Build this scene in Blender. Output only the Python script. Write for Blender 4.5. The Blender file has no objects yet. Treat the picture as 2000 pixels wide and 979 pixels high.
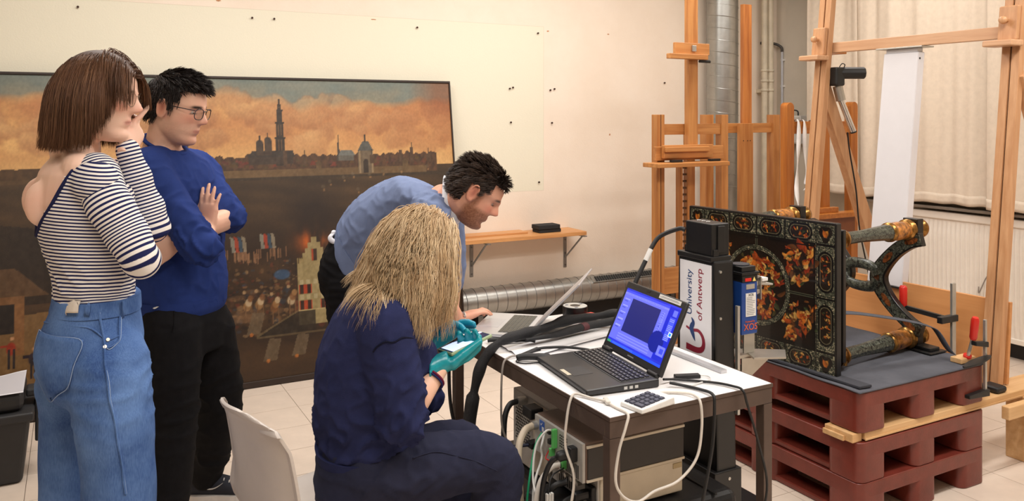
import bpy, bmesh, math, random
import numpy as np
from mathutils import Vector, Matrix, noise
random.seed(7)
SC = bpy.context.scene
COL = SC.collection
V = Vector

# ---------------------------------------------------------------- camera
cam_data = bpy.data.cameras.new('camera')
cam = bpy.data.objects.new('camera', cam_data)
COL.objects.link(cam)
cam.location = (0, 0, 1.6)
cam.rotation_euler = (math.pi / 2, 0, -math.radians(28.324))
cam_data.sensor_width = 36
cam_data.sensor_fit = 'HORIZONTAL'
cam_data.lens = 1590 / 2000 * 36
cam_data.shift_y = -(489.5 - 226) / 2000
cam_data.clip_start = 0.05
SC.camera = cam

# ---------------------------------------------------------------- world, lamps, exposure
w = bpy.data.worlds.new('room_world')
SC.world = w
w.use_nodes = True
w.node_tree.nodes['Background'].inputs[0].default_value = (1, 0.93, 0.85, 1)
w.node_tree.nodes['Background'].inputs[1].default_value = 0.05

def area_lamp(loc, sx, sy, power, col=(1, 0.965, 0.92), rot=(0, 0, 0)):
    d = bpy.data.lights.new('ceiling_lamp', 'AREA')
    d.shape = 'RECTANGLE'; d.size = sx; d.size_y = sy; d.energy = power; d.color = col
    o = bpy.data.objects.new('ceiling_lamp', d)
    COL.objects.link(o); o.location = loc; o.rotation_euler = rot
    return o
for (lx, ly, pw) in ((0.5, 3.6, 46), (2.6, 3.9, 38), (4.2, 3.6, 24), (0.2, 0.6, 48), (2.4, 1.2, 54), (4.2, 1.2, 36)):
    area_lamp((lx, ly, 3.15), 1.5, 0.35, pw)
vs = SC.view_settings
vs.view_transform = 'Standard'
vs.look = 'None'
vs.gamma = 1
vs.use_curve_mapping = False
vs.exposure = -0.08

# ---------------------------------------------------------------- materials
def lin(c):
    return tuple((x / 255 / 12.92) if x <= 10 else ((x / 255 + 0.055) / 1.055) ** 2.4 for x in c) + (1,)
MATS = {}
def node(nt, kind, **kw):
    n = nt.nodes.new(kind)
    for k, v in kw.items():
        if k in n.inputs.keys():
            n.inputs[k].default_value = v
        else:
            setattr(n, k, v)
    return n
def mat(name, col, rough=0.5, metal=0.0, var=0.06, scale=12, bump=0.0, bscale=300, stretch=None, col2=None, spec=0.5, coat=0, emit=0, alpha=1):
    if name in MATS:
        return MATS[name]
    m = bpy.data.materials.new(name); m.use_nodes = True
    nt = m.node_tree; b = nt.nodes['Principled BSDF']
    b.inputs['Roughness'].default_value = rough
    b.inputs['Metallic'].default_value = metal
    b.inputs['Specular IOR Level'].default_value = spec
    b.inputs['Coat Weight'].default_value = coat
    c = lin(col)
    tc = node(nt, 'ShaderNodeTexCoord')
    mp = node(nt, 'ShaderNodeMapping')
    if stretch:
        mp.inputs['Scale'].default_value = stretch
    nt.links.new(tc.outputs['Object'], mp.inputs[0])
    nz = node(nt, 'ShaderNodeTexNoise', Scale=scale, Detail=4.0, Roughness=0.6)
    nt.links.new(mp.outputs[0], nz.inputs['Vector'])
    rp = node(nt, 'ShaderNodeValToRGB')
    c2 = lin(col2) if col2 else tuple(x * (1 - 2.2 * var) for x in c[:3]) + (1,)
    c1 = c if col2 else tuple(min(1, x * (1 + var)) for x in c[:3]) + (1,)
    rp.color_ramp.elements[0].position = 0.3; rp.color_ramp.elements[0].color = c2
    rp.color_ramp.elements[1].position = 0.7; rp.color_ramp.elements[1].color = c1
    nt.links.new(nz.outputs['Fac'], rp.inputs[0])
    nt.links.new(rp.outputs[0], b.inputs['Base Color'])
    if bump:
        n2 = node(nt, 'ShaderNodeTexNoise', Scale=bscale, Detail=3.0)
        nt.links.new(mp.outputs[0], n2.inputs['Vector'])
        bp = node(nt, 'ShaderNodeBump', Strength=bump, Distance=0.004)
        nt.links.new(n2.outputs['Fac'], bp.inputs['Height'])
        nt.links.new(bp.outputs[0], b.inputs['Normal'])
    if emit:
        nt.links.new(rp.outputs[0], b.inputs['Emission Color'])
        b.inputs['Emission Strength'].default_value = emit
    MATS[name] = m
    return m
def wood(name, light, dark, axis='z', grain=55, rough=0.45):
    s = {'x': (0.06, 1, 1), 'y': (1, 0.06, 1), 'z': (1, 1, 0.06)}[axis]
    return mat(name, light, rough, col2=dark, scale=grain, stretch=s, bump=0.15, bscale=grain * 2)
def paint_mat(name, attr, rough=0.5, bump=0.0, emit=0, coat=0.0):
    m = bpy.data.materials.new(name); m.use_nodes = True
    nt = m.node_tree; b = nt.nodes['Principled BSDF']
    a = node(nt, 'ShaderNodeVertexColor'); a.layer_name = attr
    nt.links.new(a.outputs[0], b.inputs['Base Color'])
    b.inputs['Roughness'].default_value = rough
    b.inputs['Coat Weight'].default_value = coat
    if emit:
        b.inputs['Base Color'].default_value = (0, 0, 0, 1)
        nt.links.new(a.outputs[0], b.inputs['Emission Color'])
        b.inputs['Emission Strength'].default_value = emit
    if bump:
        tc = node(nt, 'ShaderNodeTexCoord')
        n2 = node(nt, 'ShaderNodeTexNoise', Scale=350.0)
        nt.links.new(tc.outputs['Object'], n2.inputs['Vector'])
        bp = node(nt, 'ShaderNodeBump', Strength=bump, Distance=0.003)
        nt.links.new(n2.outputs['Fac'], bp.inputs['Height'])
        nt.links.new(bp.outputs[0], b.inputs['Normal'])
    return m

# ---------------------------------------------------------------- object helpers
def tag(o, label=None, cat=None, group=None, kind=None):
    if label: o['label'] = label
    if cat: o['category'] = cat
    if group: o['group'] = group
    if kind: o['kind'] = kind
    return o
def thing(name, label, cat, loc, group=None):
    o = bpy.data.objects.new(name, None); COL.objects.link(o)
    o.location = loc; o.empty_display_size = 0.05
    return tag(o, label, cat, group)
def adopt(o, parent):
    if parent is not None:
        o.parent = parent
        t = parent.location if parent.parent is None else V((0, 0, 0))
        o.matrix_parent_inverse = Matrix.Translation(-t)
    return o
def link_mesh(name, me, m=None, parent=None, smooth=False):
    o = bpy.data.objects.new(name, me); COL.objects.link(o)
    if m is not None:
        me.materials.append(m)
    if smooth:
        me.shade_smooth()
    return adopt(o, parent)

class MB:
    """collects shapes in one bmesh, links them as ONE mesh object"""
    def __init__(s): s.b = bmesh.new()
    def box(s, lo, hi):
        x0, y0, z0 = lo; x1, y1, z1 = hi
        v = [s.b.verts.new(p) for p in ((x0,y0,z0),(x1,y0,z0),(x1,y1,z0),(x0,y1,z0),(x0,y0,z1),(x1,y0,z1),(x1,y1,z1),(x0,y1,z1))]
        for f in ((3,2,1,0),(4,5,6,7),(0,1,5,4),(1,2,6,5),(2,3,7,6),(3,0,4,7)):
            s.b.faces.new([v[i] for i in f])
        return s
    def hexa(s, p):
        """eight corners: bottom ring then top ring"""
        v = [s.b.verts.new(q) for q in p]
        for f in ((3,2,1,0),(4,5,6,7),(0,1,5,4),(1,2,6,5),(2,3,7,6),(3,0,4,7)):
            s.b.faces.new([v[i] for i in f])
        return s
    def bar(s, a, b, wx, wy, up=(0, 0, 1), roll=0):
        """box bar from a to b; wx across, wy along 'up'"""
        a = V(a); b = V(b); d = (b - a).normalized()
        u = V(up)
        x = d.cross(u)
        if x.length < 1e-4: x = d.cross(V((0, 1, 0)))
        x.normalize(); y = x.cross(d).normalized()
        if roll:
            R = Matrix.Rotation(roll, 3, d); x = R @ x; y = R @ y
        x = x * wx / 2; y = y * wy / 2
        return s.hexa([a-x-y, a+x-y, a+x+y, a-x+y, b-x-y, b+x-y, b+x+y, b-x+y])
    def cyl(s, a, b, r, r2=None, seg=20, cap=True):
        return s.tube([a, b], [r, r if r2 is None else r2], seg, cap)
    def tube(s, pts, r, seg=10, cap=True, up=None, squash=1.0):
        pts = [V(p) for p in pts]
        if not hasattr(r, '__len__'): r = [r] * len(pts)
        rings = []; n = len(pts); ref = V(up) if up else None
        for i, p in enumerate(pts):
            d = (pts[min(i+1, n-1)] - pts[max(i-1, 0)])
            if d.length < 1e-9: d = V((0, 0, 1))
            d.normalize()
            if ref is None:
                ref = V((0, 0, 1)) if abs(d.z) < 0.9 else V((1, 0, 0))
            x = d.cross(ref)
            if x.length < 1e-4: x = d.cross(V((0.3, 1, 0.2)))
            x.normalize(); y = x.cross(d).normalized()
            if up is None: ref = y
            ring = [s.b.verts.new(p + x * (math.cos(2*math.pi*k/seg) * r[i]) + y * (math.sin(2*math.pi*k/seg) * r[i] * squash)) for k in range(seg)]
            rings.append(ring)
        for i in range(n - 1):
            for k in range(seg):
                s.b.faces.new([rings[i][k], rings[i][(k+1) % seg], rings[i+1][(k+1) % seg], rings[i+1][k]])
        if cap:
            s.b.faces.new(list(reversed(rings[0]))); s.b.faces.new(rings[-1])
        return s
    def lathe(s, a, b, prof, seg=24):
        """profile of (t along a->b, radius)"""
        a = V(a); b = V(b)
        return s.tube([a + (b - a) * t for t, _ in prof], [r for _, r in prof], seg)
    def prism(s, poly, ext):
        """extrude a planar polygon of 3D points by the vector ext"""
        e = V(ext)
        a = [s.b.verts.new(p) for p in poly]; c = [s.b.verts.new(V(p) + e) for p in poly]
        n = len(a)
        for i in range(n):
            s.b.faces.new([a[i], a[(i+1) % n], c[(i+1) % n], c[i]])
        s.b.faces.new(list(reversed(a))); s.b.faces.new(c)
        return s
    def ball(s, c, r, seg=16, rings=10, rot=None):
        r = r if hasattr(r, '__len__') else (r, r, r)
        M = Matrix.Translation(c) @ (rot.to_4x4() if rot else Matrix.Identity(4)) @ Matrix.Diagonal((*r, 1))
        bmesh.ops.create_uvsphere(s.b, u_segments=seg, v_segments=rings, radius=1, matrix=M)
        return s
    def build(s, name, m=None, parent=None, bevel=0, smooth=False, bseg=2, sub=0, solid=0, angle=40):
        bmesh.ops.recalc_face_normals(s.b, faces=s.b.faces)
        me = bpy.data.meshes.new(name); s.b.to_mesh(me); s.b.free()
        o = link_mesh(name, me, m, parent, smooth)
        if solid:
            md = o.modifiers.new('solid', 'SOLIDIFY'); md.thickness = solid; md.offset = 0
        if bevel:
            md = o.modifiers.new('bevel', 'BEVEL'); md.width = bevel; md.segments = bseg; md.limit_method = 'ANGLE'; md.angle_limit = math.radians(angle)
            md.harden_normals = False
        if sub:
            md = o.modifiers.new('sub', 'SUBSURF'); md.levels = sub; md.render_levels = sub
        if smooth and bevel:
            me.set_sharp_from_angle(angle=math.radians(50))
        elif smooth:
            me.set_sharp_from_angle(angle=math.radians(60))
        return o

def smoothline(pts, n=8):
    """Catmull-Rom through the points"""
    P = [V(p) for p in pts]
    P = [P[0] * 2 - P[1]] + P + [P[-1] * 2 - P[-2]]
    out = []
    for i in range(1, len(P) - 2):
        for k in range(n):
            t = k / n
            a, b, c, d = P[i-1], P[i], P[i+1], P[i+2]
            out.append(0.5 * ((2*b) + (c-a)*t + (2*a-5*b+4*c-d)*t*t + (3*b-a-3*c+d)*t**3))
    out.append(P[-2])
    return out
def cable(name, pts, r, m, label, parent=None, group=None, cat='cable', n=8):
    o = MB().tube(smoothline(pts, n), r, 8).build(name, m, parent, smooth=True)
    if parent is None:
        tag(o, label, cat, group)
    return o
def grid_mesh(name, nu, nv, posf):
    """posf(U,V) -> arrays X,Y,Z on an (nv,nu) grid"""
    u = np.linspace(0, 1, nu); v = np.linspace(0, 1, nv)
    U, W = np.meshgrid(u, v)
    X, Y, Z = posf(U, W)
    co = np.stack([X, Y, Z], -1).reshape(-1, 3).astype(np.float32)
    idx = np.arange(nu * nv).reshape(nv, nu)
    q = np.stack([idx[:-1, :-1], idx[:-1, 1:], idx[1:, 1:], idx[1:, :-1]], -1).reshape(-1, 4)
    me = bpy.data.meshes.new(name)
    me.vertices.add(len(co)); me.vertices.foreach_set('co', co.ravel())
    me.loops.add(q.size); me.loops.foreach_set('vertex_index', q.ravel().astype(np.int32))
    me.polygons.add(len(q)); me.polygons.foreach_set('loop_start', np.arange(0, q.size, 4, dtype=np.int32))
    me.update(calc_edges=True); me.validate()
    return me, U, W
def set_colors(me, attr, rgb):
    """rgb (N,3) in sRGB 0-255"""
    c = np.clip(rgb, 0, 255) / 255.0
    c = np.where(c <= 0.04045, c / 12.92, ((c + 0.055) / 1.055) ** 2.4)
    a = me.color_attributes.new(attr, 'FLOAT_COLOR', 'POINT')
    d = np.ones((len(c), 4), np.float32); d[:, :3] = c
    a.data.foreach_set('color', d.ravel())
def vnoise(x, y, seed=0):
    """smooth value noise on numpy arrays"""
    xi = np.floor(x).astype(np.int64); yi = np.floor(y).astype(np.int64)
    fx = x - xi; fy = y - yi
    fx = fx * fx * (3 - 2 * fx); fy = fy * fy * (3 - 2 * fy)
    def h(a, b):
        n = (a * 374761393 + b * 668265263 + seed * 974711) & 0x7fffffff
        n = ((n ^ (n >> 13)) * 1274126177) & 0x7fffffff
        return ((n ^ (n >> 16)) & 0xffff) / 65535.0
    return (h(xi, yi) * (1-fx) + h(xi+1, yi) * fx) * (1-fy) + (h(xi, yi+1) * (1-fx) + h(xi+1, yi+1) * fx) * fy
def fbm(x, y, seed=0, o=4):
    s = 0; a = 0.5; t = 0
    for k in range(o):
        s = s + a * vnoise(x * 2**k, y * 2**k, seed + k); t += a; a *= 0.5
    return s / t
def text_mesh(name, body, size, m, parent, M, extrude=0.0004, font=None):
    c = bpy.data.curves.new(name, 'FONT'); c.body = body; c.size = size; c.extrude = extrude
    c.align_x = 'CENTER'; c.align_y = 'CENTER'
    t = bpy.data.objects.new('tmp', c); COL.objects.link(t)
    dg = bpy.context.evaluated_depsgraph_get()
    me = bpy.data.meshes.new_from_object(t.evaluated_get(dg))
    bpy.data.objects.remove(t); bpy.data.curves.remove(c)
    me.transform(M)
    return link_mesh(name, me, m, parent)
def frame_matrix(o, x, y):
    x = V(x).normalized(); y = V(y); y = (y - x * y.dot(x)).normalized(); z = x.cross(y)
    M = Matrix((x, y, z)).transposed().to_4x4(); M.translation = V(o)
    return M
# ================================================================ SETTING
XW, YW, ZC = 5.5, 5.25, 3.3
def structure(o): o['kind'] = 'structure'; return o
# ---- floor of single tiles
grout = mat('grout', (120, 104, 92), 0.8)
tilem = mat('floor_tile', (226, 209, 193), 0.42, var=0.03, scale=9, bump=0.06, bscale=60, spec=0.4)
floor = structure(MB().box((-3.2, -2.6, -0.1), (XW, YW, -0.003)).build('floor', grout))
TX, TY, PX_, PY_ = 1.088, 4.503, 0.317, 0.2885
tile_me = None
rest = MB(); nt_ = 0
for i in range(-14, 15):
    for j in range(-25, 3):
        x0 = TX + i * PX_; y0 = TY + j * PY_
        if x0 + PX_ > XW + 0.2 or y0 + 0.02 > YW or x0 < -3.2: continue
        d = x0 * 0.4744 + y0 * 0.8803; l = x0 * 0.8803 - y0 * 0.4744
        seen = d > 3.0 and abs(l) < 0.66 * d + 0.25 and y0 < YW - 0.05 and x0 + PX_ < XW + 0.1
        lo = (x0 + 0.0013, y0 + 0.0013); hi = (min(x0 + PX_ - 0.0013, XW - 0.002), min(y0 + PY_ - 0.0013, YW - 0.002))
        if seen and nt_ < 296:
            nt_ += 1
            full = hi[0] < XW - 0.01 and hi[1] < YW - 0.01
            if full and tile_me:
                t = bpy.data.objects.new('floor_tile', tile_me); COL.objects.link(t); adopt(t, floor)
                t.location = (lo[0], lo[1], 0)
            elif full:
                t = MB().box((0, 0, -0.004), (PX_ - 0.0026, PY_ - 0.0026, 0)).build('floor_tile', tilem, floor)
                tile_me = t.data; t.location = (lo[0], lo[1], 0)
            else:
                MB().box((*lo, -0.004), (*hi, 0)).build('floor_tile', tilem, floor)
        else:
            rest.box((*lo, -0.004), (*hi, 0))
tag(rest.build('distant_tiles', tilem, floor), kind='stuff')

# ---- walls
def wall_material():
    m = bpy.data.materials.new('wall_paint'); m.use_nodes = True
    nt = m.node_tree; b = nt.nodes['Principled BSDF']; b.inputs['Roughness'].default_value = 0.75
    b.inputs['Specular IOR Level'].default_value = 0.25
    tc = node(nt, 'ShaderNodeTexCoord'); sp = node(nt, 'ShaderNodeSeparateXYZ')
    nt.links.new(tc.outputs['Object'], sp.inputs[0])
    def cmpn(sock, val, op):
        n = node(nt, 'ShaderNodeMath'); n.operation = op; nt.links.new(sock, n.inputs[0]); n.inputs[1].default_value = val
        return n.outputs[0]
    def mul(a, b_):
        n = node(nt, 'ShaderNodeMath'); n.operation = 'MULTIPLY'; nt.links.new(a, n.inputs[0]); nt.links.new(b_, n.inputs[1]); return n.outputs[0]
    # rectangle where an old panel hung: paler, slightly green paint
    r = mul(mul(cmpn(sp.outputs[0], 3.1, 'LESS_THAN'), cmpn(sp.outputs[2], 2.267, 'LESS_THAN')), cmpn(sp.outputs[2], 1.04, 'GREATER_THAN'))
    def rng(sock, c, w_):
        n = node(nt, 'ShaderNodeMath'); n.operation = 'COMPARE'; nt.links.new(sock, n.inputs[0]); n.inputs[1].default_value = c; n.inputs[2].default_value = w_
        return n.outputs[0]
    e1 = mul(rng(sp.outputs[0], 3.1, 0.003), r)
    e2 = mul(rng(sp.outputs[2], 2.267, 0.003), r)
    e3 = mul(rng(sp.outputs[2], 1.04, 0.003), r)
    nz = node(nt, 'ShaderNodeTexNoise', Scale=1.6, Detail=6.0, Roughness=0.65)
    nt.links.new(tc.outputs['Object'], nz.inputs['Vector'])
    rp = node(nt, 'ShaderNodeValToRGB')
    rp.color_ramp.elements[0].position = 0.32; rp.color_ramp.elements[0].color = lin((238, 222, 204))
    rp.color_ramp.elements[1].position = 0.6; rp.color_ramp.elements[1].color = lin((243, 229, 213))
    nt.links.new(nz.outputs['Fac'], rp.inputs[0])
    mx = node(nt, 'ShaderNodeMix'); mx.data_type = 'RGBA'; nt.links.new(r, mx.inputs['Factor'])
    nt.links.new(rp.outputs[0], mx.inputs[6]); mx.inputs[7].default_value = lin((235, 229, 209))
    out = mx.outputs[2]
    for e in (e1, e2, e3):
        k = node(nt, 'ShaderNodeMix'); k.data_type = 'RGBA'; nt.links.new(e, k.inputs['Factor'])
        nt.links.new(out, k.inputs[6]); k.inputs[7].default_value = lin((224, 212, 192)); out = k.outputs[2]
    nt.links.new(out, b.inputs['Base Color'])
    n2 = node(nt, 'ShaderNodeTexNoise', Scale=130.0, Detail=4.0); nt.links.new(tc.outputs['Object'], n2.inputs['Vector'])
    bp = node(nt, 'ShaderNodeBump', Strength=0.22, Distance=0.004); nt.links.new(n2.outputs['Fac'], bp.inputs['Height'])
    nt.links.new(bp.outputs[0], b.inputs['Normal'])
    return m
wallm = wall_material()
plain = mat('wall_grey_cream', (214, 204, 188), 0.8, var=0.03, scale=3, bump=0.15, bscale=120)
wall_back = structure(MB().box((-3.2, YW, -0.1), (XW + 0.12, YW + 0.12, ZC)).build('wall_back', wallm))
wall_right = structure(MB().box((XW, -2.6, -0.1), (XW + 0.12, YW, ZC)).build('wall_right', plain))
wall_left = structure(MB().box((-3.32, -2.6, -0.1), (-3.2, YW + 0.12, ZC)).build('wall_left', plain))
wall_front = structure(MB().box((-3.2, -2.72, -0.1), (XW, -2.6, ZC)).build('wall_front', plain))
ceiling = structure(MB().box((-3.2, -2.6, ZC), (XW, YW, ZC + 0.1)).build('ceiling', mat('ceiling_white', (236, 232, 224), 0.9)))
plinth = mat('black_plinth', (28, 26, 26), 0.6)
structure(MB().box((XW - 0.03, -2.6, 0), (XW - 0.001, YW - 0.001, 0.09)).build('baseboard_right', plinth))
structure(MB().box((-3.2, YW - 0.02, 0), (XW - 0.031, YW - 0.001, 0.17)).build('dark_strip_back', plinth))  # plain black strip along the foot of the back wall, below the duct
nailm = mat('rusty_nail', (70, 45, 35), 0.6, metal=0.6)
for p in ((0.023,5.25,2.218), (0.983,5.25,2.211), (1.118,5.25,2.212), (2.084,5.25,2.207), (3.046,5.25,2.214), (2.808,5.25,1.798), (2.834,5.25,1.806), (3.153,5.25,1.792), (3.189,5.25,1.801), (2.817,5.25,1.551), (3.167,5.25,1.546), (3.055,5.25,1.104), (4.237,5.25,1.867)):
    MB().cyl((p[0], YW + 0.005, p[2]), (p[0], YW - 0.012, p[2]), 0.004, 0.007, 8).build('nail', nailm, wall_back)
chipm = mat('bare_plaster', (196, 140, 100), 0.9)
for p, sx, sz in (((1.772,5.25,2.246), 0.026, 0.004), ((3.135,5.25,2.234), 0.012, 0.008), ((3.685,5.25,2.237), 0.011, 0.006), ((3.7,5.25,1.452), 0.008, 0.009), ((0.782,5.25,2.306), 0.02, 0.006)):
    b = MB()
    poly = [(p[0] + sx * math.cos(a) * random.uniform(0.6, 1.1), YW - 0.0008, p[2] + sz * math.sin(a) * random.uniform(0.6, 1.1)) for a in [k * 2 * math.pi / 9 for k in range(9)]]
    b.prism(poly, (0, 0.0015, 0)).build('paint_chip', chipm, wall_back)

# ================================================================ PAINTING leaning on the back wall
PB, PT_ = V((0, 4.94, 0.012)), V((0, 5.215, 1.837))
XL, XR = -0.95, 2.305
def ppos(x, v, off=0.0):
    n = V((0, -(PT_.z - PB.z), (PT_.y - PB.y))).normalized()
    q = PB.lerp(PT_, v) + n * off
    return (x, q.y, q.z)
def canvas_colors(X, W):
    """city under an evening sky above a dark plain; X in metres, W 0..1 up"""
    n = X.size
    x = X.ravel(); v = W.ravel()
    def L(a, b, t): return a[None, :] * (1 - t[:, None]) + b[None, :] * t[:, None]
    C_ = lambda *c: np.array(c, float)
    HZ = 0.69
    # sky
    base = L(C_(222, 172, 110), C_(196, 134, 84), np.clip((v - HZ) / 0.2, 0, 1))
    base = L(base[0] * 0 + C_(0, 0, 0), C_(0, 0, 0), v * 0) + base
    teal = C_(104, 118, 112)
    edge = 0.90 + 0.05 * (fbm(x * 2.2 + 3, v * 0 + 1.3, 5, 4) - 0.5) * 2 + 0.03 * (fbm(x * 7, v * 7, 9, 3) - 0.5)
    f = np.clip((v - edge) / 0.03, 0, 1)
    teal2 = L(C_(94, 116, 118), C_(156, 150, 132), fbm(x * 3, v * 22, 3, 4))
    sky = base * (1 - f[:, None]) + teal2 * f[:, None]
    cl = fbm(x * 3.4 + 7, v * 7.5, 21, 5)
    warm = L(C_(164, 96, 56), C_(232, 182, 118), np.clip((cl - 0.25) * 2, 0, 1))
    k = np.clip((cl - 0.42) * 5, 0, 1) * np.clip(1 - (v - 0.93) / 0.08, 0, 1) * (1 - 0.75 * f)
    sky = sky * (1 - k[:, None]) + warm * k[:, None]
    # billowing cloud bank with ragged painterly heads
    shp = X.shape
    wx = x + 0.05 * (fbm(x * 9, v * 14, 41, 3) - 0.5); wv = v + 0.035 * (fbm(x * 9 + 5, v * 14, 42, 3) - 0.5)
    cloud = np.zeros(n); shade = np.zeros(n)
    rs = np.random.RandomState(4)
    fine = fbm(x * 22, v * 34, 43, 3) - 0.5
    for q in range(190):
        cx = rs.uniform(XL, XR)
        top = 0.905 + 0.03 * math.sin(cx * 2.6 + 5.2) + 0.016 * math.sin(cx * 9 + 1)
        depth = abs(rs.normal(0, 0.06)); cy = top - depth; r = rs.uniform(0.016, 0.036) + 0.12 * depth
        i0, i1 = np.searchsorted(X[0], [cx - r * 4.5, cx + r * 4.5]); j0, j1 = np.searchsorted(W[:, 0], [cy - r * 2.2, cy + r * 2.2])
        if i1 <= i0 or j1 <= j0: continue
        S_ = np.s_[j0:j1, i0:i1]
        wxs = wx.reshape(shp)[S_]; wvs = wv.reshape(shp)[S_]
        dd = ((wxs - cx) / (r * 2.6)) ** 2 + ((wvs - cy) / (r * 1.1)) ** 2 + 1.1 * fine.reshape(shp)[S_]
        a = np.clip((1 - dd) * 1.6, 0, 1) * 0.7
        lit = np.clip(0.5 + (wvs - cy) / (r * 2.6) - 0.2 * (wxs - cx) / (r * 2.6), 0, 1)
        sh_ = shade.reshape(shp); cl_ = cloud.reshape(shp)
        sh_[S_] = sh_[S_] * (1 - a) + lit * a; cl_[S_] = np.maximum(cl_[S_], a)
    cc = L(C_(150, 94, 60), C_(236, 194, 138), np.clip(shade + 0.25 * fine, 0, 1))
    right = np.clip((x - 1.6) / 0.45, 0, 1)
    cc = cc * (1 - 0.45 * right[:, None]) + C_(158, 90, 50)[None, :] * 0.45 * right[:, None]
    sky = sky * (1 - 0.85 * cloud[:, None]) + cc * 0.85 * cloud[:, None]
    low = np.clip(1 - (v - HZ) / 0.09, 0, 1)
    sky = sky * (1 - 0.6 * low[:, None]) + C_(226, 186, 126)[None, :] * 0.6 * low[:, None]
    rt = np.clip((x - 2.0) / 0.2, 0, 1) * np.clip((v - 0.86) / 0.06, 0, 1)
    sky = sky * (1 - 0.6 * rt[:, None]) + C_(140, 74, 40)[None, :] * 0.6 * rt[:, None]
    # plain
    g = fbm(x * 3, v * 14, 60, 5)
    land = L(C_(40, 27, 17), C_(86, 62, 38), np.clip(g * 1.3 - 0.25, 0, 1))
    far = np.clip((v - 0.42) / 0.22, 0, 1)
    land = land * (1 - 0.45 * far[:, None]) + C_(84, 66, 44)[None, :] * 0.45 * far[:, None]
    fields = np.sin((v * 60 + x * 3 + 3 * fbm(x * 2, v * 5, 77, 3)) * 2.2)
    land = land * (1 + 0.07 * fields[:, None] * far[:, None])
    lowb = np.clip(1 - v / 0.16, 0, 1)
    land = land * (1 - 0.6 * lowb[:, None]) + L(C_(60, 40, 24), C_(98, 70, 42), fbm(x * 2, v * 12, 81, 4)) * 0.6 * lowb[:, None]
    col = np.where((v > HZ)[:, None], sky, land)
    col3 = col.reshape(shp + (3,)); XA, WA = X[0], W[:, 0]
    tex = ((fbm(x * 60, v * 90, 13, 2) - 0.5) * 26).reshape(shp)
    def sub(x0, x1, v0, v1):
        i0, i1 = np.searchsorted(XA, [x0, x1]); j0, j1 = np.searchsorted(WA, [v0, v1])
        return np.s_[j0:max(j1, j0), i0:max(i1, i0)]
    def blend(S_, m_, c, a):
        t = np.array(c, float)[None, None, :] + tex[S_][..., None]
        k = (m_ * a)[..., None]
        col3[S_] = col3[S_] * (1 - k) + t * k
    def rect(x0, x1, v0, v1, c, a=1.0, rough=0.0):
        S_ = sub(x0, x1, v0, v1); blend(S_, np.ones(X[S_].shape), c, a)
    def poly(pts, c, a=1.0):
        xs = [q[0] for q in pts]; vs_ = [q[1] for q in pts]
        S_ = sub(min(xs), max(xs), min(vs_), max(vs_)); xx = X[S_]; vv = W[S_]
        m_ = np.zeros(xx.shape, bool)
        for i in range(len(pts)):
            (xa, va), (xb, vb) = pts[i], pts[(i + 1) % len(pts)]
            if va == vb: continue
            cr = ((va > vv) != (vb > vv))
            cr &= xx < (xb - xa) * (vv - va) / (vb - va) + xa
            m_ ^= cr
        blend(S_, m_.astype(float), c, a)
    def disc(cx, cv, r, c, a=1.0, sq=1.8):
        S_ = sub(cx - r, cx + r, cv - r / sq, cv + r / sq)
        dd = ((X[S_] - cx) / r) ** 2 + ((W[S_] - cv) * sq / r) ** 2
        blend(S_, np.clip((1 - dd) * 2.5, 0, 1), c, a)
    K = lambda q: 0.649 * q + 0.3425
    def srect(x0, x1, v0, v1, c, a=1.0): rect(x0, x1, K(v0), K(v1), c, a)
    def spoly(pts, c, a=1.0): poly([(q, K(t_)) for q, t_ in pts], c, a)
    def sdisc(cx, cv, r, c, a=1.0, sq=1.8): disc(cx, K(cv), r, c, a, sq)
    # town roofs, trees, wall
    town = 0.728 + 0.02 * (fbm(x * 30, v * 0, 90, 3) - 0.3) + 0.006 * np.abs(np.sin(x * 55))
    tm = (v < town) & (v > 0.667) & (x > 0.42) & (x < 2.18)
    tc_ = L(C_(54, 38, 28), C_(108, 74, 48), fbm(x * 70, v * 80, 91, 2))
    col[tm] = tc_[tm]
    tl = (v < 0.706 + 0.012 * fbm(x * 14, v * 0, 93, 3)) & (v > 0.667) & (x <= 0.42)
    col[tl] = L(C_(66, 46, 28), C_(96, 70, 42), fbm(x * 40, v * 50, 92, 2))[tl]
    rs = np.random.RandomState(11)
    for q in range(120):
        cx = rs.uniform(0.45, 2.1); cv = rs.uniform(0.535, 0.575); s_ = rs.uniform(0.008, 0.02)
        spoly([(cx - s_, cv), (cx + s_, cv), (cx + s_ * 0.6, cv + s_ * 0.9), (cx - s_ * 0.3, cv + s_ * 1.1)], (rs.randint(74, 122), rs.randint(48, 72), rs.randint(32, 46)), 0.8)
    srect(0.42, 2.10, 0.497, 0.533, (112, 88, 58), 0.9)
    srect(-0.95, 0.42, 0.50, 0.52, (92, 70, 44), 0.7)
    srect(0.42, 2.3, 0.482, 0.497, (60, 48, 34), 0.85)
    for cx in (-0.62, -0.12, 0.47, 0.73, 1.37, 1.95):
        srect(cx - 0.018, cx + 0.018, 0.495, 0.56, (104, 82, 54)); sdisc(cx, 0.56, 0.019, (90, 70, 46))
    dk = (58, 46, 36)
    # great tower and church, gate house, other spires
    tx, _ = (1.133,0.741)
    for k, (hw, v0, v1) in enumerate(((0.030, 0.55, 0.70), (0.024, 0.70, 0.78), (0.017, 0.78, 0.845), (0.010, 0.845, 0.875), (0.005, 0.875, 0.905))):
        srect(tx - hw, tx + hw, v0, v1, dk)
        srect(tx - hw * 1.15, tx + hw * 1.15, v1 - 0.006, v1, (48, 38, 30))
        srect(tx - hw * 0.45, tx - hw * 0.2, v0 + 0.01, v1 - 0.012, (128, 92, 58), 0.7)
        srect(tx + hw * 0.2, tx + hw * 0.45, v0 + 0.01, v1 - 0.012, (128, 92, 58), 0.7)
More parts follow.
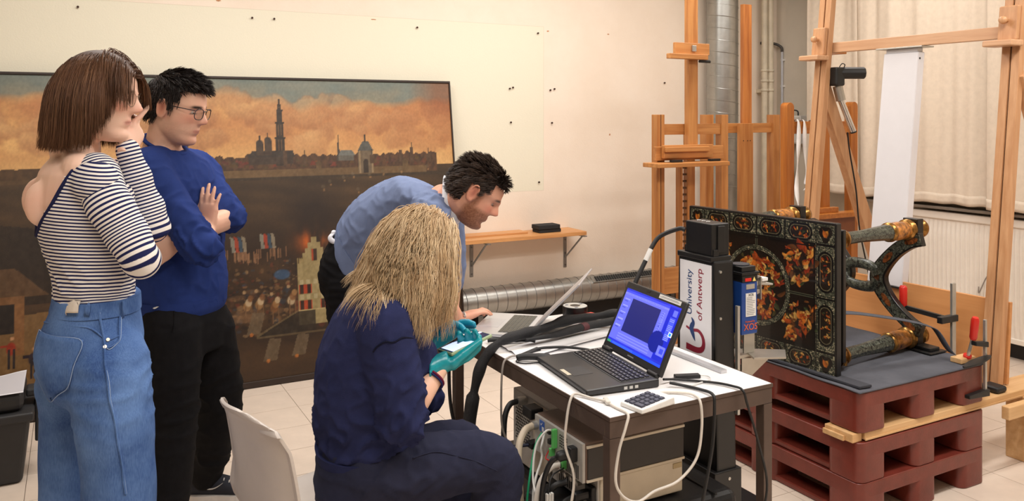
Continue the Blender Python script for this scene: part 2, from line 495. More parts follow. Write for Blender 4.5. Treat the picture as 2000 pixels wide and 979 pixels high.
    srect(tx - 0.19, tx + 0.08, 0.56, 0.612, (66, 52, 42))
    spoly([(tx - 0.20, 0.60), (tx + 0.09, 0.60), (tx + 0.075, 0.632), (tx - 0.17, 0.632)], (60, 50, 42))
    for ox, hh in ((-0.125, 0.70), (-0.075, 0.715)):
        srect(tx + ox - 0.022, tx + ox + 0.022, 0.61, hh - 0.03, (72, 56, 44)); sdisc(tx + ox, hh - 0.03, 0.024, (64, 52, 44)); srect(tx + ox - 0.004, tx + ox + 0.004, hh - 0.02, hh + 0.01, dk)
    srect(0.505, 0.60, 0.56, 0.625, (70, 56, 44)); srect(0.545, 0.60, 0.62, 0.685, (76, 60, 46)); sdisc(0.572, 0.685, 0.028, (66, 54, 44))
    gx, gv = (1.499,0.737)
    spoly([(gx - 0.012, 0.57), (gx + 0.012, 0.57), (gx + 0.001, 0.725)], (70, 62, 54)); srect(gx, gx + 0.10, 0.57, 0.605, (96, 92, 84)); spoly([(gx, 0.60), (gx + 0.11, 0.60), (gx + 0.09, 0.625), (gx + 0.015, 0.625)], (110, 112, 108))
    hx, hv = (1.68,0.698)
    srect(hx - 0.05, hx + 0.05, 0.498, 0.625, (112, 96, 76)); spoly([(hx - 0.055, 0.62), (hx + 0.055, 0.62), (hx + 0.02, 0.672), (hx - 0.02, 0.672)], (84, 84, 80)); srect(hx - 0.005, hx + 0.005, 0.67, 0.71, dk)
    srect(hx - 0.016, hx + 0.016, 0.50, 0.565, (50, 38, 28)); sdisc(hx, 0.565, 0.016, (50, 38, 28))
    for px in (hx - 0.045, hx + 0.038): srect(px, px + 0.008, 0.5, 0.62, (150, 128, 98))
    for cx, hh in ((1.16, 0.63), (1.28, 0.60), (1.92, 0.62), (2.0, 0.635), (2.12, 0.60), (1.72, 0.60)):
        srect(cx - 0.012, cx + 0.012, 0.55, hh, (84, 62, 44)); srect(cx - 0.002, cx + 0.002, hh, hh + 0.03, dk)
    # smoke puffs on the plain
    for px, pv in ((1.594,0.654), (1.532,0.643), (1.704,0.652), (1.795,0.66), (1.397,0.614), (1.623,0.6), (1.921,0.666), (2.112,0.673), (1.441,0.631)):
        disc(px, pv, 0.008, (170, 130, 84), 0.6); disc(px - 0.006, pv + 0.012, 0.012, (110, 98, 80), 0.45)
    # ranks of soldiers and horsemen
    rs = np.random.RandomState(5)
    for q in range(900):
        cx = rs.uniform(0.15, 1.35); cv = rs.triangular(0.14, 0.27, 0.42)
        s_ = rs.uniform(0.006, 0.016) * (1.25 - cv * 2)
        c = [(120, 88, 56), (84, 52, 32), (52, 60, 76), (142, 114, 80), (104, 46, 28), (34, 25, 20), (40, 29, 22), (50, 36, 26)][rs.randint(8)]
        disc(cx, cv, s_ * rs.uniform(1, 2.2), c, 0.55, rs.uniform(1.2, 4.0))
    for q in range(9):
        cx = rs.uniform(0.2, 1.2); cv = rs.uniform(0.2, 0.33)
        disc(cx, cv, rs.uniform(0.05, 0.1), (124, 92, 64), 0.4, 6)
    for q in range(60):
        cx = rs.uniform(0.62, 1.15); cv = 0.41 + rs.uniform(-0.008, 0.012)
        rect(cx - 0.003, cx + 0.003, cv - 0.02, cv + 0.012, (150, 110, 80), 0.7)
    for cx, cv in ((0.83, 0.425), (1.0, 0.43)):
        for k, c in enumerate(((150, 150, 140), (186, 66, 40), (60, 86, 110), (160, 150, 130))):
            poly([(cx + k * 0.022, cv), (cx + 0.02 + k * 0.022, cv), (cx + 0.012 + k * 0.022, cv + 0.045), (cx - 0.01 + k * 0.022, cv + 0.05)], c, 0.75)
    for px, pv in ((0.908,0.25), (0.977,0.251), (1.066,0.237), (1.168,0.256)):
        for k in range(3):
            disc(px + k * 0.01, pv + 0.012 * k, 0.026 - 0.004 * k, [(150, 112, 70), (190, 168, 136), (120, 78, 44)][(k + int(px * 50)) % 3], 0.85, 1.5)
        disc(px - 0.014, pv + 0.045, 0.012, (170, 140, 104), 0.9); rect(px - 0.012, px - 0.006, pv - 0.05, pv, (110, 80, 52)); rect(px + 0.02, px + 0.026, pv - 0.05, pv, (110, 80, 52))
    bx, bv = (1.118,0.342)
    disc(bx, bv, 0.055, (52, 82, 120), 0.8, 3)
    # fire and smoke
    fx, fv = (1.313,0.443)
    sm = np.exp(-(((x - fx - 0.02) / 0.14) ** 2 + ((v - fv - 0.07) / 0.09) ** 2)) * (0.4 + fbm(x * 12, v * 14, 66, 3))
    col[:] = col * (1 - np.clip(sm, 0, 0.8)[:, None]) + C_(36, 24, 18)[None, :] * np.clip(sm, 0, 0.8)[:, None]
    fr = np.exp(-(((x - fx) / 0.09) ** 2 + ((v - fv) / 0.035) ** 2)) * np.clip(fbm(x * 26, v * 18, 67, 3) * 2.2 - 0.4, 0, 1)
    col[:] = col * (1 - np.clip(fr, 0, 0.9)[:, None]) + C_(214, 104, 34)[None, :] * np.clip(fr, 0, 0.9)[:, None]
    # gabled house
    (h0, hb), (h1, hb1), (_, ht) = (1.209,0.171), (1.467,0.171), (1.308,0.372)
    st = (150, 134, 94)
    rect(h0, h1, hb, ht, st)
    hm = (h0 + h1) / 2 - 0.02
    for k in range(5):
        rect(h0 + 0.018 + k * 0.018, hm + (hm - h0) - 0.018 - k * 0.018, ht, ht + 0.016 + 0.017 * k, st)
    for k in range(4):
        rect(h0 + k * 0.012, h0 + k * 0.012 + 0.006, ht, ht + 0.018, (146, 126, 84))
    hh = ht - hb
    for row in (0.25, 0.50):
        for k in range(6):
            cx = h0 + 0.012 + k * (h1 - h0) / 6
            rect(cx, cx + 0.022, hb + hh * (row + 0.16), hb + hh * (row + 0.23), (172, 160, 124))
            if k % 3 != 2:
                rect(cx, cx + 0.03, hb + hh * row, hb + hh * (row + 0.15), (52, 32, 22)); rect(cx - 0.005, cx + 0.003, hb + hh * row, hb + hh * (row + 0.15), (168, 66, 34)); rect(cx + 0.026, cx + 0.033, hb + hh * row, hb + hh * (row + 0.15), (168, 66, 34))
        rect(h0, h1, hb + hh * (row - 0.02), hb + hh * row - 0.002, (176, 158, 112))
    rect(hm - 0.012, hm + 0.016, ht + 0.006, ht + 0.045, (54, 36, 26)); rect(hm - 0.014, hm - 0.008, ht + 0.006, ht + 0.045, (160, 66, 34))
    # moat and kerb lines
    (m0x, m0v), (m1x, m1v), (m2x, m2v) = (0.956,0.147), (1.212,0.218), (1.391,0.113)
    poly([(m0x, m0v), (m1x, m1v), (m1x + 0.1, m1v), (m1x + 0.1, m0v)], (40, 32, 23), 0.8)
    poly([(m0x, m0v), (m1x, m1v), (m1x, m1v + 0.005), (m0x, m0v + 0.007)], (112, 96, 68), .7); poly([(m0x, m0v - 0.003), (m2x, m0v - 0.003), (m2x, m0v + 0.004), (m0x, m0v + 0.004)], (104, 88, 62), .7)
    for px, pv in ((1.042,0.092), (1.21,0.096), (0.949,0.179)):
        poly([(px - 0.05, pv - 0.02), (px + 0.03, pv - 0.02), (px + 0.06, pv + 0.045), (px - 0.01, pv + 0.05)], (104, 88, 68), 0.8); disc(px - 0.02, pv - 0.02, 0.012, (206, 120, 50), 0.7)
    # left foreground: sandy yard, timber frame, shed roof, figures
    (a0, av), (a1, av1) = (-0.336,0.249), (-0.127,0.099)
    poly([(-0.95, 0.03), (0.16, 0.03), (0.10, 0.30), (-0.95, 0.28)], (138, 104, 62), 0.75)
    poly([(-0.95, 0.60), (-0.2, 0.54), (0.10, 0.40), (0.1, 0.32), (-0.95, 0.32)], (38, 28, 20), 0.75)
    (r0, rv0), (r1, rv1) = (-0.275,0.428), (-0.116,0.366)
    poly([(-0.95, rv0), (r0, rv0), (r1, rv1 - 0.02), (-0.95, rv1 - 0.02)], (92, 66, 42), 0.95)
    (b0, bv0), (b1, bv1) = (-0.274,0.348), (-0.23,0.185)
    rect(b0, b1, bv1, bv0, (132, 90, 52)); rect(-0.95, b1, bv0 - 0.02, bv0, (122, 84, 50)); rect(-0.95, b0, bv1 + 0.06, bv0 - 0.02, (34, 24, 18))
    for (px, pv), c in (((-0.286,0.203), (150, 50, 30)), ((-0.186,0.168), (44, 32, 40))):
        disc(px, pv, 0.024, c, 1, 1.2); disc(px + 0.004, pv + 0.028, 0.010, (190, 140, 100)); rect(px - 0.014, px - 0.004, pv - 0.055, pv, (40, 34, 36)); rect(px + 0.006, px + 0.018, pv - 0.055, pv, (40, 34, 36)); rect(px - 0.05, px - 0.01, pv + 0.004, pv + 0.012, c)
    # canvas grain, warm varnish
    col[:] = col * (0.93 + 0.14 * fbm(x * 120, v * 160, 31, 2))[:, None]
    sc = np.array([0.90, 0.885, 0.86])
    col[:] = np.clip(col, 0, 255) * sc[None, :]
    return col
painting = thing('painting', 'huge old city panorama painting on canvas leaning against the cream wall', 'painting', (0.7, 4.94, 0))
pw_, ph_ = 580, 330
me, U, W = grid_mesh('canvas', pw_, ph_, lambda U, W: (XL + (XR - XL) * U, PB.y + (PT_.y - PB.y) * W - 0.0128, PB.z + (PT_.z - PB.z) * W - 0.0019))
set_colors(me, 'paint', canvas_colors(XL + (XR - XL) * U, W))
link_mesh('canvas', me, paint_mat('oil_paint', 'paint', 0.4, bump=0.12), painting)
edge = mat('dark_frame_wood', (44, 30, 22), 0.5, bump=0.2, bscale=60)
def strip(x0, x1, v0, v1):
    return MB().hexa([ppos(x0, v0, -0.012), ppos(x1, v0, -0.012), ppos(x1, v0, 0.022), ppos(x0, v0, 0.022), ppos(x0, v1, -0.012), ppos(x1, v1, -0.012), ppos(x1, v1, 0.022), ppos(x0, v1, 0.022)])
strip(XL, XR, -0.006, 0.013).build('bottom_edge', edge, painting, 0.003)
strip(XL, XR, 0.992, 1.0).build('top_edge', edge, painting, 0.003)
strip(XR - 0.006, XR + 0.005, -0.006, 1.0).build('side_edge', edge, painting, 0.003)
strip(XL - 0.008, XL + 0.012, -0.006, 1.0).build('side_edge', edge, painting, 0.003)
MB().hexa([ppos(XL, 0, -0.011), ppos(XR, 0, -0.011), ppos(XR, 0, 0.008), ppos(XL, 0, 0.008), ppos(XL, 1, -0.011), ppos(XR, 1, -0.011), ppos(XR, 1, 0.008), ppos(XL, 1, 0.008)]).build('backing_panel', edge, painting)

# ================================================================ DUCTS, PIPES
galv = mat('galvanised_steel', (172, 172, 168), 0.34, metal=0.85, var=0.08, scale=9, bump=0.05, bscale=30)
galv_d = mat('galvanised_seam', (120, 120, 118), 0.4, metal=0.85)
DY, DZ, DR = 5.145, 0.292, 0.097
duct = thing('floor_duct', 'thick galvanised duct lying along the foot of the cream wall', 'duct', (3.4, DY, 0.0))
MB().cyl((1.9, DY, DZ), (4.55, DY, DZ), DR, seg=36).build('pipe', galv, duct, smooth=True)
for k in range(29):
    x = 2.30 + k * 0.078
    MB().tube([(x - 0.004, DY, DZ), (x - 0.001, DY, DZ), (x + 0.001, DY, DZ), (x + 0.004, DY, DZ)], [DR - 0.001, DR + 0.0025, DR + 0.0025, DR - 0.001], 36, cap=False).build('seam', galv_d, duct, smooth=True)
for x in (2.5, 3.3, 4.2):
    MB().box((x - 0.02, DY - 0.05, 0), (x + 0.02, YW - 0.022, DZ - DR + 0.01)).build('bracket', galv_d, duct)
dk = mat('dark_slot', (32, 32, 32), 0.7)
# air grille let into the top of the duct
def gpt(x, a, r): return (x, DY - math.sin(a) * r, DZ + math.cos(a) * r)
gx0, gx1 = 3.42, 4.10
b = MB(); b.hexa([gpt(gx0, .35, .1), gpt(gx1, .35, .1), gpt(gx1, 0.95, .1), gpt(gx0, 0.95, .1), gpt(gx0, .35, .106), gpt(gx1, .35, .106), gpt(gx1, 0.95, .106), gpt(gx0, 0.95, .106)])
b.build('grille_plate', galv, duct)
for k in range(30):
    x = gx0 + 0.03 + k * 0.0212
    MB().hexa([gpt(x, .45, .1035), gpt(x + .012, .45, .1035), gpt(x + .012, .85, .1045), gpt(x, .85, .1045), gpt(x, .45, .1095), gpt(x + .012, .45, .1095), gpt(x + .012, .85, .1095), gpt(x, .85, .1095)]).build('grille_slot', dk, duct)

VX, VY, VR = 4.71, 5.085, 0.128
vd = thing('riser_duct', 'tall shiny spiral ventilation duct standing upright near the corner', 'duct', (VX, VY, 0))
MB().cyl((VX, VY, 0), (VX, VY, ZC), VR, seg=40).build('pipe', galv, vd, smooth=True)
pts = []
for k in range(33 * 24 + 1):
    a = k / 24 * 2 * math.pi; pts.append((VX + math.cos(a) * (VR + 0.0005), VY - math.sin(a) * (VR + 0.0005), 0.02 + k / 24 * 0.098))
MB().tube(pts, 0.003, 5).build('spiral_seam', galv, vd, smooth=True)

pipec = mat('cream_pipe_paint', (216, 204, 180), 0.45)
for px, lab in ((5.262, 'left of the two cream heating pipes in the corner'), (5.33, 'right of the two cream heating pipes in the corner')):
    hp = thing('heating_pipe', lab, 'pipe', (px, 5.16, 0), 'heating pipes in the corner')
    MB().cyl((px, 5.16, 0), (px, 5.16, ZC), 0.026, seg=20).build('pipe', pipec, hp, smooth=True)
    for z in (1.99, 1.90, 1.82):
        MB().lathe((px, 5.16, z - 0.012), (px, 5.16, z + 0.012), [(0, .0265), (.2, .033), (.8, .033), (1, .0265)], 20).build('collar', pipec, hp, smooth=True)
    MB().box((px - 0.01, 5.18, 1.80), (px + 0.01, YW + 0.002, 1.83)).build('clamp', pipec, hp)
wh = mat('white_plastic', (226, 224, 220), 0.4)
cd_ = thing('cable_conduit', 'thin white cable conduit running up the wall beside the pipes', 'conduit', (5.48, 5.17, 1.0))
MB().cyl((5.482, 5.17, 1.50), (5.482, 5.17, 2.16), 0.0105, seg=12).build('tube', mat('grey_conduit', (196, 198, 204), 0.4), cd_, smooth=True)
MB().tube(smoothline([(5.482, 5.17, 2.16), (5.478, 5.175, 2.2), (5.45, 5.21, 2.23), (5.40, 5.235, 2.235), (5.30, 5.24, 2.235)], 5), 0.012, 10).build('elbow', mat('dark_fitting', (70, 66, 62), 0.5), cd_, smooth=True)
for z in (1.62, 1.85, 2.08):
    MB().box((5.478, 5.152, z), (XW + 0.002, 5.188, z + 0.018)).build('clip', wh, cd_, 0.002)
jb = thing('junction_box', 'pale grey electrical junction box on the wall right of the pipes', 'junction box', (5.47, 4.98, 1.45))
MB().box((5.41, 4.90, 1.36), (XW + 0.002, 5.09, 1.60)).build('housing', wh, jb, 0.006)
MB().box((5.402, 4.91, 1.37), (5.412, 5.08, 1.59)).build('lid', mat('grey_lid', (206, 204, 198), 0.4), jb, 0.003)
MB().tube(smoothline([(5.45, 5.03, 1.36), (5.44, 5.04, 1.25), (5.45, 5.02, 1.12), (5.46, 5.03, 1.0)], 6), 0.012, 8).build('cord', mat('black_rubber', (24, 24, 26), 0.5), jb, smooth=True)
MB().tube(smoothline([(5.45, 4.96, 1.60), (5.45, 4.97, 1.64), (5.44, 5.04, 1.65), (5.48, 5.17, 1.66)], 6), 0.006, 8).build('cord', MATS['black_rubber'], jb, smooth=True)

# ================================================================ CURTAINS, RADIATOR, SILL
def curtain(label, y0, y1, xo, seed, zb):
    curtm = mat('cream_curtain', (228, 213, 194), 0.85, var=0.03, scale=30, bump=0.25, bscale=500, spec=0.1)
    c = thing('curtain', label, 'curtain', (5.33, (y0 + y1) / 2, zb), 'cream curtains over the window')
    def f(U, W):
        y = y0 + (y1 - y0) * U
        amp = (0.012 + 0.018 * vnoise(y * 3, y * 0, seed)) * (0.55 + 0.45 * W)
        x = 5.33 + xo + amp * np.sin(y * 23 + 2.8 * vnoise(y * 3, W * 0.7, seed + 3) * 2) + 0.004 * np.sin(y * 61 + seed + W * 2)
        return x + 0.012 * (1 - W) * np.sin(y * 6 + seed), y + 0.01 * np.sin(y * 31 + 1) * W, zb + (3.18 - zb) * W + 0.004 * np.sin(y * 31) * (1 - W)
    me, U, W = grid_mesh('drape', max(60, int(abs(y1 - y0) * 190)), 40, f)
    o = link_mesh('drape', me, curtm, c, smooth=True)
    md = o.modifiers.new('solid', 'SOLIDIFY'); md.thickness = 0.003
    me2, U, W = grid_mesh('hem', max(60, int(abs(y1 - y0) * 190)), 4, lambda U, W: tuple(a + (0.0022 if i == 0 else 0) * -1 for i, a in enumerate(f(U, W * 0.032 + 0.0005))))
    o = link_mesh('hem', me2, curtm, c, smooth=True)
    md = o.modifiers.new('solid', 'SOLIDIFY'); md.thickness = 0.002
ya, yb, yc = (5.3,4.722,1.709)[1], (5.3,4.275,1.703)[1], (5.3,3.202,1.687)[1]
curtain('narrow cream curtain at the corner behind the tall easels', ya, yb - 0.04, -0.03, 2, 0.99)
curtain('wide cream curtain hanging behind the white column', yb + 0.04, yc - 0.04, 0.012, 6, 0.985)
curtain('cream curtain at the right edge of the picture', yc + 0.04, 2.55, -0.03, 9, 0.98)
cr = thing('curtain_rail', 'long rail under the ceiling carrying the cream curtains', 'curtain rail', (5.33, 3.6, 3.2))
MB().box((5.30, 2.5, 3.19), (5.36, 4.8, 3.24)).build('rail', wh, cr)
for y in (2.6, 3.7, 4.7): MB().box((5.32, y, 3.235), (5.34, y + 0.03, ZC + 0.002)).build('hanger', wh, cr)
structure(MB().box((XW - 0.16, 2.2, 0.945), (XW + 0.002, 4.3, 0.962)).build('window_sill_1', mat('sill_dark', (120, 108, 96), 0.6)))
radm = mat('radiator_enamel', (240, 232, 220), 0.35, var=0.02)
rad = thing('radiator', 'white ribbed panel radiator under the cream curtains', 'radiator', (5.42, 3.2, 0.1))
ry0, ry1 = 2.35, 3.86
def rf(U, W):
    y = ry0 + (ry1 - ry0) * U
    s = np.abs(((y / 0.0333) % 1) - 0.5) * 2
    s = np.clip((s - 0.28) * 2.6, 0, 1)
    fl = np.minimum(np.clip((W - 0.05) * 14, 0, 1), np.clip((0.93 - W) * 14, 0, 1))
    return 5.385 - 0.012 * s * fl, y, 0.13 + 0.765 * W
me, U, W = grid_mesh('front_panel', 560, 16, rf)
o = link_mesh('front_panel', me, radm, rad, smooth=False)
MB().box((5.386, ry0, 0.12), (5.44, ry1, 0.90)).build('back_panel', radm, rad, 0.004)
MB().box((5.37, ry0 - 0.005, 0.872), (5.46, ry1 + 0.005, 0.925)).build('top_cover', radm, rad, 0.008)
MB().box((5.375, ry0, 0.115), (5.40, ry1, 0.15)).build('bottom_rim', radm, rad, 0.005)
for y in (2.5, 3.7): MB().box((5.44, y, 0.1), (XW - 0.001, y + 0.04, 0.85)).build('bracket', radm, rad)
MB().tube(smoothline([(5.36,3.214,0.674), (5.36,3.248,0.567), (5.36,3.283,0.51), (5.36,3.328,0.409), (5.36, 3.33, 0.45)], 6), 0.004, 8).build('capillary_tube', mat('grey_cable', (150, 140, 132), 0.5), rad, smooth=True)

# ================================================================ SHELF
beech = wood('shelf_wood', (222, 166, 108), (190, 128, 76), 'x', 40)
shelf = thing('wall_shelf', 'narrow wooden shelf on two steel brackets fixed to the cream wall', 'shelf', (2.85, 5.12, 0.72))
MB().box((2.336, 4.995, 0.724), (3.315, 5.248, 0.752)).build('board', beech, shelf, 0.002)
steel = mat('bracket_steel', (150, 150, 148), 0.4, metal=0.7)
for x in (2.50, 3.285):
    br = MB().box((x - 0.013, 5.244, 0.45), (x + 0.013, 5.2515, 0.724)).build('bracket', steel, shelf, 0.001)
    MB().box((x - 0.013, 4.965, 0.7165), (x + 0.013, 5.25, 0.7235)).build('bracket_arm', steel, br)
    MB().bar((x, 5.245, 0.525), (x, 5.01, 0.715), 0.012, 0.006, up=(0, 1, 1)).build('bracket_brace', steel, br)
    for z in (0.47, 0.56, 0.66): MB().cyl((x, 5.246, z), (x, 5.2405, z), 0.006, seg=10).build('screw', galv_d, br)
o = MB().box((2.34, 5.10, 0.7525), (2.88, 5.23, 0.764)).build('thin_board', beech, None, 0.001)
tag(o, 'thin loose wooden board lying on the wall shelf', 'board')
blackfoam = mat('black_foam', (38, 38, 40), 0.9, bump=0.6, bscale=250)
o = MB().box((2.955, 5.06, 0.7525), (3.135, 5.17, 0.777)).build('foam_block', blackfoam, None, 0.004); tag(o, 'lower of the two black foam slabs stacked on the wall shelf', 'foam block', 'black foam slabs on the shelf')
o = MB().box((2.945, 5.055, 0.7775), (3.125, 5.165, 0.808)).build('foam_block', blackfoam, None, 0.004); tag(o, 'upper black foam slab on top of the other on the wall shelf', 'foam block', 'black foam slabs on the shelf')
# ================================================================ EASELS
pine = wood('pine_easel', (200, 140, 80), (166, 102, 50), 'z', 38, 0.4)
pine_h = wood('pine_easel_rail', (204, 144, 84), (168, 106, 54), 'x', 38, 0.4)
honey = wood('honey_easel', (188, 116, 46), (156, 86, 30), 'z', 34, 0.38)
honey_h = wood('honey_easel_rail', (192, 120, 50), (158, 90, 34), 'y', 34, 0.38)
blackm = mat('black_metal', (22, 22, 23), 0.45)
brassm = mat('aged_brass', (150, 112, 62), 0.35, metal=0.9, var=0.2)
def sled(root, x0, x1, y, my, m, mh, back=0.42):
    for x in (x0, x1):
        MB().box((x - 0.035, y - 0.28, 0.03), (x + 0.035, y + back, 0.10)).build('runner', m, root, 0.004)
        for yy in (y - 0.24, y + back - 0.06): MB().cyl((x, yy, 0.0), (x, yy, 0.031), 0.02, seg=12).build('castor', blackm, root)
    MB().box((x0 + 0.035, y - 0.03, 0.10), (x1 - 0.035, y + 0.03, 0.17)).build('base_rail', mh, root, 0.003)

# ---- easel one: left, with toothed centre post and two canvas ledges
A = thing('studio_easel', 'leftmost wooden easel, its tall centre post rising beside the spiral duct', 'easel', (3.63, 4.2, 0), 'wooden studio easels')
for x in (3.356, 3.905):
    MB().box((x - 0.03, 4.19, 0.10), (x + 0.03, 4.25, 1.607)).build('post', pine, A, 0.002)
MB().box((3.352, 4.215, 0.10), (3.358, 4.1905 - 0.001, 1.607)).build('post_groove', mat('groove_dark', (92, 50, 22), 0.6), A)
MB().box((3.386, 4.20, 1.475), (3.875, 4.235, 1.545)).build('cross_rail', pine_h, A, 0.002)
MB().box((3.386, 4.21, 0.43), (3.875, 4.24, 0.60)).build('low_rail', pine_h, A, 0.002)
MB().box((3.555, 4.15, 1.38), (3.632, 4.195, 2.72)).build('mast', pine, A, 0.002)
MB().box((3.56, 4.245, 0.12), (3.585, 4.29, 1.29)).build('centre_post', pine, A, 0.002)
MB().box((3.625, 4.245, 0.12), (3.69, 4.29, 1.475)).build('centre_post', pine, A, 0.002)
tooth = mat('dark_tooth', (74, 44, 24), 0.5)
for k in range(22):
    MB().box((3.586, 4.255, 0.3 + k * 0.045), (3.624, 4.275, 0.312 + k * 0.045)).build('tooth', tooth, A)
hold = MB().box((3.325, 4.12, 1.325), (3.735, 4.148, 1.41)).build('canvas_holder', pine_h, A, 0.003)
MB().box((3.325, 4.10, 1.365), (3.69, 4.1195, 1.40)).build('holder_lip', pine_h, hold, 0.006)
MB().box((3.29, 4.155, 1.31), (3.86, 4.185, 1.40)).build('slide_board', pine_h, A, 0.003)
tray = MB().box((3.205, 4.03, 1.272), (3.80, 4.186, 1.30)).build('ledge', pine_h, A, 0.004)
for x in (3.36, 3.68): MB().box((x, 4.08, 1.3005), (x + 0.085, 4.11, 1.316)).build('rubber_pad', blackm, tray, 0.002)
hold = MB().box((3.42, 4.125, 2.00), (3.71, 4.1485, 2.075)).build('canvas_holder', pine_h, A, 0.003)
MB().box((3.345, 4.08, 1.965), (3.66, 4.124, 1.999)).build('holder_lip', pine_h, hold, 0.004)
MB().box((3.553, 4.112, 2.018), (3.588, 4.1245, 2.06)).build('clamp_plate', mat('bright_steel', (200, 200, 200), 0.25, metal=0.95), hold, 0.003)
MB().cyl((3.60, 4.10, 1.955), (3.69, 4.10, 1.955), 0.009, seg=10).build('bolt', blackm, hold)
sled(A, 3.356, 3.885, 4.22, 4.2, pine, pine_h)

# ---- easel two: plain uprights with a wide low centre post
B = thing('studio_easel', 'second wooden easel from the left with a tall knotty centre post', 'easel', (4.29, 4.42, 0), 'wooden studio easels')
for x in (3.962, 4.612):
    MB().box((x - 0.033, 4.40, 0.10), (x + 0.033, 4.47, 1.607)).build('post', pine, B, 0.002)
MB().box((3.995, 4.42, 1.475), (4.579, 4.455, 1.545)).build('cross_rail', pine_h, B, 0.002)
MB().box((3.995, 4.42, 0.35), (4.579, 4.455, 0.5)).build('low_rail', pine_h, B, 0.002)
MB().box((4.265, 4.385, 0.9), (4.345, 4.419, 2.407)).build('mast', wood('knotty_pine', (204, 132, 66), (150, 80, 32), 'z', 24, 0.4), B, 0.002)
MB().box((4.20, 4.35, 0.12), (4.325, 4.384, 1.545)).build('centre_board', pine, B, 0.003)
for z, dx in ((1.42, 0.03), (1.42, 0.07), (1.42, 0.095)): MB().cyl((4.20 + dx, 4.351, z), (4.20 + dx, 4.3485, z), 0.004, seg=8).build('screw', blackm, B)
sled(B, 3.972, 4.612, 4.46, 4.4, pine, pine_h)

# ---- easel three: honey coloured, round-topped posts, white tapes
Cc = thing('studio_easel', 'honey coloured easel with round topped posts and white tapes in front of the curtain', 'easel', (4.63, 4.0, 0), 'wooden studio easels')
for x, z in ((4.30, 1.69), (4.94, 1.70)):
    MB().prism([(x - 0.035, 3.98, 0.10), (x + 0.035, 3.98, 0.10)] + [(x + 0.035 * math.cos(a), 3.98, z - 0.035 + 0.035 * math.sin(a)) for a in [k * math.pi / 10 for k in range(11)]], (0, 0.06, 0)).build('post', honey, Cc, 0.002)
MB().box((4.335, 3.99, 1.475), (4.905, 4.02, 1.56)).build('cross_rail', honey_h, Cc, 0.003)
MB().prism([(4.575, 3.945, 0.25), (4.645, 3.945, 0.25)] + [(4.61 + 0.035 * math.cos(a), 3.945, 2.25 + 0.035 * math.sin(a)) for a in [k * math.pi / 10 for k in range(11)]], (0, 0.04, 0)).build('mast', honey, Cc, 0.003)
hold = MB().box((4.515, 3.90, 2.06), (4.60, 3.944, 2.19)).build('slide_block', honey, Cc, 0.004)
MB().cyl((4.555, 3.901, 2.12), (4.555, 3.885, 2.12), 0.009, seg=10).build('bolt', blackm, hold)
MB().box((4.46, 3.80, 2.02), (4.64, 3.944, 2.055)).build('ledge', honey_h, Cc, 0.004)
lt = MB().box((4.38, 3.86, 0.895), (4.92, 3.944, 0.93)).build('ledge', honey_h, Cc, 0.004)
MB().box((4.40, 3.90, 0.9305), (4.68, 3.944, 0.965)).build('ledge_rail', honey_h, lt, 0.003)
MB().box((4.40, 3.91, 0.70), (4.86, 3.944, 0.8945)).build('slide_board', mat('dark_stained', (120, 64, 26), 0.4), Cc, 0.003)
sled(Cc, 4.30, 4.94, 4.02, 4.0, honey, honey_h, 0.36)
ribm = mat('white_cotton_tape', (240, 238, 236), 0.85)
def ribbon(pts, w, name, label):
    P = smoothline(pts, 8); b = MB(); prev = None
    for i, p in enumerate(P):
        t = 0.5 * math.sin(i * 0.35)
        s = V((math.cos(t) * w / 2, -math.sin(t) * w / 2, 0))
        q = (b.b.verts.new(p - s), b.b.verts.new(p + s))
        if prev: b.b.faces.new((prev[0], prev[1], q[1], q[0]))
        prev = q
    return tag(b.build(name, ribm, None, smooth=True, solid=0.0012), label, 'tape', 'white tapes tied to the easel rail')
ribbon([(4.375, 4.03, 1.54), (4.372, 4.02, 1.566), (4.37, 3.975, 1.56), (4.365, 3.97, 1.40), (4.355, 3.97, 1.25), (4.335, 3.96, 1.10), (4.32, 3.93, 1.0), (4.295, 3.90, 0.94)], 0.03, 'cotton_tape', 'long white tape hanging in front of the left round topped post')
ribbon([(4.44, 4.03, 1.54), (4.437, 4.02, 1.566), (4.435, 3.982, 1.555), (4.43, 3.975, 1.40), (4.44, 3.97, 1.22), (4.43, 3.965, 1.13), (4.455, 3.96, 1.16), (4.46, 3.955, 1.20), (4.445, 3.95, 1.14), (4.40, 3.95, 1.09)], 0.028, 'cotton_tape', 'white tape with a knotted loop at its lower end on the easel rail')
ribbon([(4.53, 4.03, 1.54), (4.527, 4.02, 1.566), (4.525, 3.983, 1.555), (4.52, 3.98, 1.40), (4.525, 3.98, 1.22)], 0.018, 'cotton_tape', 'narrow short white tape hanging straight from the easel rail')

